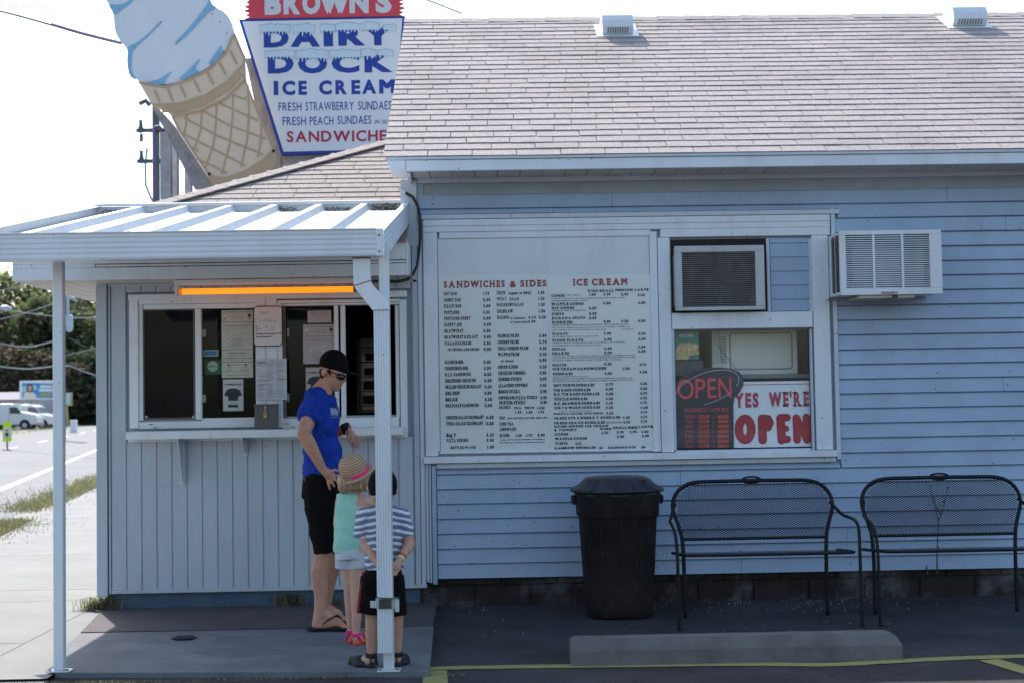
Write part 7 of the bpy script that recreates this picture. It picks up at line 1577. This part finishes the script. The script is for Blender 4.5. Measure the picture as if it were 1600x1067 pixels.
for ak, df in ((aRk, Vector((.065, .10, 0))), (aLk, Vector((.05, .12, 0)))):
    h0 = Vector((ak.x, ak.y-.02, .012)); t0 = h0+df*1.35
    organic('sandal', ORAN, girl, [('c', h0, .021, t0, .022), ('e', (h0+t0)/2+Vector((0, 0, 0)), (.04, .05, .014), (0, 0, -.5))], .005, 2); MB().lathe([(.026, 0), (.029, .004), (.029, .014), (.026, .018)], Vector((ak.x, ak.y-.006, ak.z-.016)), 14, axis=(0, -.25, 1)).build('ankle_strap', PINK, girl)
    MB().tube([h0+Vector((-.028, .01, .0)), h0+Vector((-.012, -.012, .035)), ak+Vector((-.022, -.02, -.015))], .008, 6).build('strap', PINK, girl); MB().tube([h0+df*.5+Vector((-.035, 0, .0)), h0+df*.5+Vector((0, -.005, .045)), h0+df*.5+Vector((.035, 0, 0))], .009, 6).build('strap', PINK, girl); MB().tube([h0+Vector((.03, .01, .0)), h0+Vector((.012, -.012, .035)), ak+Vector((.022, -.02, -.015))], .008, 6).build('strap', PINK, girl)

# ---------------- boy
Y0 = -2.40
boy = thing('person', 'small boy in black cap and striped t-shirt, half hidden by the canopy post', 'person', (J(600, 1036).x, Y0, 0))
hc = J(598, 762); sL_ = J(568, 805); sR_ = J(629, 805); eL_ = J(571, 851, -.02); eR_ = J(640, 850, -.02); wL_ = J(592, 882, -.13); wR2 = J(625, 874, -.12)
hpl, hpr = J(584, 905), J(612, 905); akl = Vector((J(580, 1020).x, Y0, .05)); akr = Vector((J(620, 1020).x, Y0+.02, .05)); kl, kr = J(581, 960), J(620, 960)
b_ = [('e', hc, (.070, .084, .098)), ('e', J(575.5, 764), (.010, .014, .024)), ('e', J(619, 765), (.010, .014, .024)), ('c', J(598, 778), .037, J(598, 798), .042), ('c', J(598, 796), .040, sL_, .034), ('c', J(598, 796), .040, sR_, .034), ('e', J(599, 825), (.100, .065, .10)), ('e', J(599, 865), (.088, .062, .10)), ('e', J(599, 895), (.095, .072, .07)),
      ('c', sL_, .036, eL_, .029), ('c', eL_, .030, wL_, .019), ('c', sR_, .036, eR_, .030), ('c', eR_, .031, wR2, .020),
      ('c', hpl, .060, kl, .039), ('c', kl, .037, kl.lerp(akl, .45), .034), ('c', kl.lerp(akl, .45), .034, akl, .024), ('c', hpr, .060, kr, .039), ('c', kr, .037, kr.lerp(akr, .45), .034), ('c', kr.lerp(akr, .45), .034, akr, .024),
      ('c', akl, .026, akl+Vector((-.01, -.015, -.02)), .025), ('c', akl+Vector((-.01, 0, -.02)), .024, akl+Vector((-.085, .09, -.025)), .018), ('c', akr, .026, akr+Vector((0, -.015, -.02)), .025), ('c', akr+Vector((0, 0, -.02)), .024, akr+Vector((.03, .11, -.025)), .018)]
pm = J(618, 886, -.15); b_ += [('c', wL_, .019, J(603, 886, -.15), .021), ('c', wR2, .020, pm, .024), ('e', pm, (.030, .016, .034))]
for k, (x_, y_) in enumerate(((611, 880), (610, 885.5), (611, 891), (614, 896))): q = J(x_+5, y_+1, -.162); m_ = J(x_, y_+1, -.170); b_ += [('c', q, .0085, m_, .0078), ('c', m_, .0078, J(x_-3, y_+3, -.165), .0068)]
b_.append(('c', J(617, 888, -.16), .009, J(612, 896, -.162), .0075))
for k in range(4): q = J(600-k*.5, 880+k*4, -.14); b_.append(('c', q, .0078, J(607, 882+k*3.5, -.145), .0068))
organic('body', SKB, boy, b_, .005, 3)
STRIPE = bpy.data.materials.new('striped_cotton'); STRIPE.use_nodes = True; n_ = STRIPE.node_tree; bs_ = n_.nodes['Principled BSDF']; bs_.inputs['Roughness'].default_value = .85
tc = n_.nodes.new('ShaderNodeNewGeometry'); sp = n_.nodes.new('ShaderNodeSeparateXYZ'); n_.links.new(tc.outputs['Position'], sp.inputs[0])
nz = n_.nodes.new('ShaderNodeTexNoise'); nz.inputs['Scale'].default_value = 9; n_.links.new(tc.outputs['Position'], nz.inputs['Vector'])
ax_ = n_.nodes.new('ShaderNodeMath'); ax_.operation = 'SUBTRACT'; n_.links.new(sp.outputs[0], ax_.inputs[0]); ax_.inputs[1].default_value = boy.location.x; ab_ = n_.nodes.new('ShaderNodeMath'); ab_.operation = 'ABSOLUTE'; n_.links.new(ax_.outputs[0], ab_.inputs[0])
m1_ = n_.nodes.new('ShaderNodeMath'); m1_.operation = 'MULTIPLY'; n_.links.new(ab_.outputs[0], m1_.inputs[0]); m1_.inputs[1].default_value = .22
m2_ = n_.nodes.new('ShaderNodeMath'); m2_.operation = 'MULTIPLY_ADD'; n_.links.new(nz.outputs[0], m2_.inputs[0]); m2_.inputs[1].default_value = .03; n_.links.new(m1_.outputs[0], m2_.inputs[2])
sm = n_.nodes.new('ShaderNodeMath'); sm.operation = 'ADD'; n_.links.new(sp.outputs[2], sm.inputs[0]); n_.links.new(m2_.outputs[0], sm.inputs[1])
ml = n_.nodes.new('ShaderNodeMath'); ml.operation = 'MULTIPLY'; n_.links.new(sm.outputs[0], ml.inputs[0]); ml.inputs[1].default_value = 1/.0345
fr_ = n_.nodes.new('ShaderNodeMath'); fr_.operation = 'FRACT'; n_.links.new(ml.outputs[0], fr_.inputs[0]); cr_ = n_.nodes.new('ShaderNodeValToRGB'); n_.links.new(fr_.outputs[0], cr_.inputs[0])
e_ = cr_.color_ramp.elements; e_[0].position = .0; e_[0].color = (.135, .16, .25, 1); e_[1].position = .56; e_[1].color = (.18, .20, .29, 1); e2_ = e_.new(.63); e2_.color = (.66, .70, .76, 1); e3_ = e_.new(.96); e3_.color = (.70, .73, .78, 1)
n_.links.new(cr_.outputs[0], bs_.inputs[0]); MATS['striped_cotton'] = STRIPE
bp_ = n_.nodes.new('ShaderNodeBump'); bp_.inputs['Strength'].default_value = 1; bp_.inputs['Distance'].default_value = .01; nb_ = n_.nodes.new('ShaderNodeTexNoise'); nb_.inputs['Scale'].default_value = 26; nb_.inputs['Detail'].default_value = 3; n_.links.new(tc.outputs['Position'], nb_.inputs['Vector']); n_.links.new(nb_.outputs[0], bp_.inputs['Height']); n_.links.new(bp_.outputs[0], bs_.inputs['Normal'])
organic('t_shirt', STRIPE, boy, [('e', J(599, 824), (.106, .078, .108)), ('c', J(598, 799, -.01), .052, J(598, 799, .01), .052), ('c', J(598, 800), .05, sL_, .043), ('c', J(598, 800), .05, sR_, .043), ('f', J(600, 815), .104, J(600, 889), .105, 30, .80, (1, 0, 0)), ('f', J(570, 803), .047, J(564, 841, -.01), .041), ('f', J(627, 803), .047, J(636, 838, -.01), .040)], .006, 4, .012, .06)
organic('shorts', CLS, boy, [('f', J(599, 884), .098, J(599, 905), .104, 30, .82, (1, 0, 0)), ('f', hpl+Vector((0, 0, .02)), .070, J(578, 958), .069), ('f', hpr+Vector((0, 0, .02)), .070, J(618, 961), .062)], .006, 3, .01, .08)
MB().tube([J(568.5, 893, -.03), J(566, 915, -.03), J(562.5, 938, -.03), J(560.5, 957, -.03)], [.009, .011, .012, .012], 8).build('red_side_stripe', M('stripe_red', (.26, .006, .014), .8, .3, 60), boy)
organic('cap', BLKCAP, boy, [('e', hc+Vector((0, 0, .018)), (.079, .094, .094)), ('f', hc+Vector((0, -.004, .01)), .080, hc+Vector((0, -.006, -.034)), .070, 28, 1.1, (1, 0, 0)), ('e', hc+Vector((0, .115, .0)), (.062, .07, .009))], .005, 3)
SDL = M('sandal_black', (.016, .017, .020), .7)
for ak, df in ((akl, Vector((-.085, .09, 0))), (akr, Vector((.03, .11, 0)))):
    h0 = Vector((ak.x, ak.y-.02, .006)); t0 = h0+df*1.3
    organic('sandal', SDL, boy, [('c', h0, .024, t0, .024), ('e', (h0+t0)/2, (.05, .06, .018), (0, 0, .6 if df.x < 0 else -.2)), ('c', h0+df*.75+Vector((0, 0, .02)), .026, t0+Vector((0, 0, .012)), .020)], .005, 2)
    MB().lathe([(.027, 0), (.031, .003), (.031, .022), (.027, .026)], Vector((ak.x, ak.y-.004, ak.z-.004)), 14, axis=(0, -.2, 1)).build('ankle_strap', SDL, boy); MB().tube([h0+Vector((0, -.018, .0)), ak+Vector((0, -.03, .01))], .010, 6, sy=.5).build('heel_strap', SDL, boy)
    MB().tube([h0+Vector((-.028, .02, 0)), ak+Vector((-.024, -.005, .0))], .008, 5).build('strap', SDL, boy); MB().tube([h0+Vector((.028, .02, 0)), ak+Vector((.024, -.005, .0))], .008, 5).build('strap', SDL, boy)
da = (wR2-eR_).normalized()
for o_, mt_ in ((.040, M('wrist_red', (.55, .01, .03), .5)), (.026, M('wrist_yellow', (.6, .65, .08), .5)), (.014, M('wrist_white', (.55, .6, .5), .5))): MB().lathe([(.020, -.005), (.0245, -.004), (.0245, .004), (.020, .005)], wR2-da*o_*.9+da*.012, 14, axis=da).build('wristband', mt_, boy)
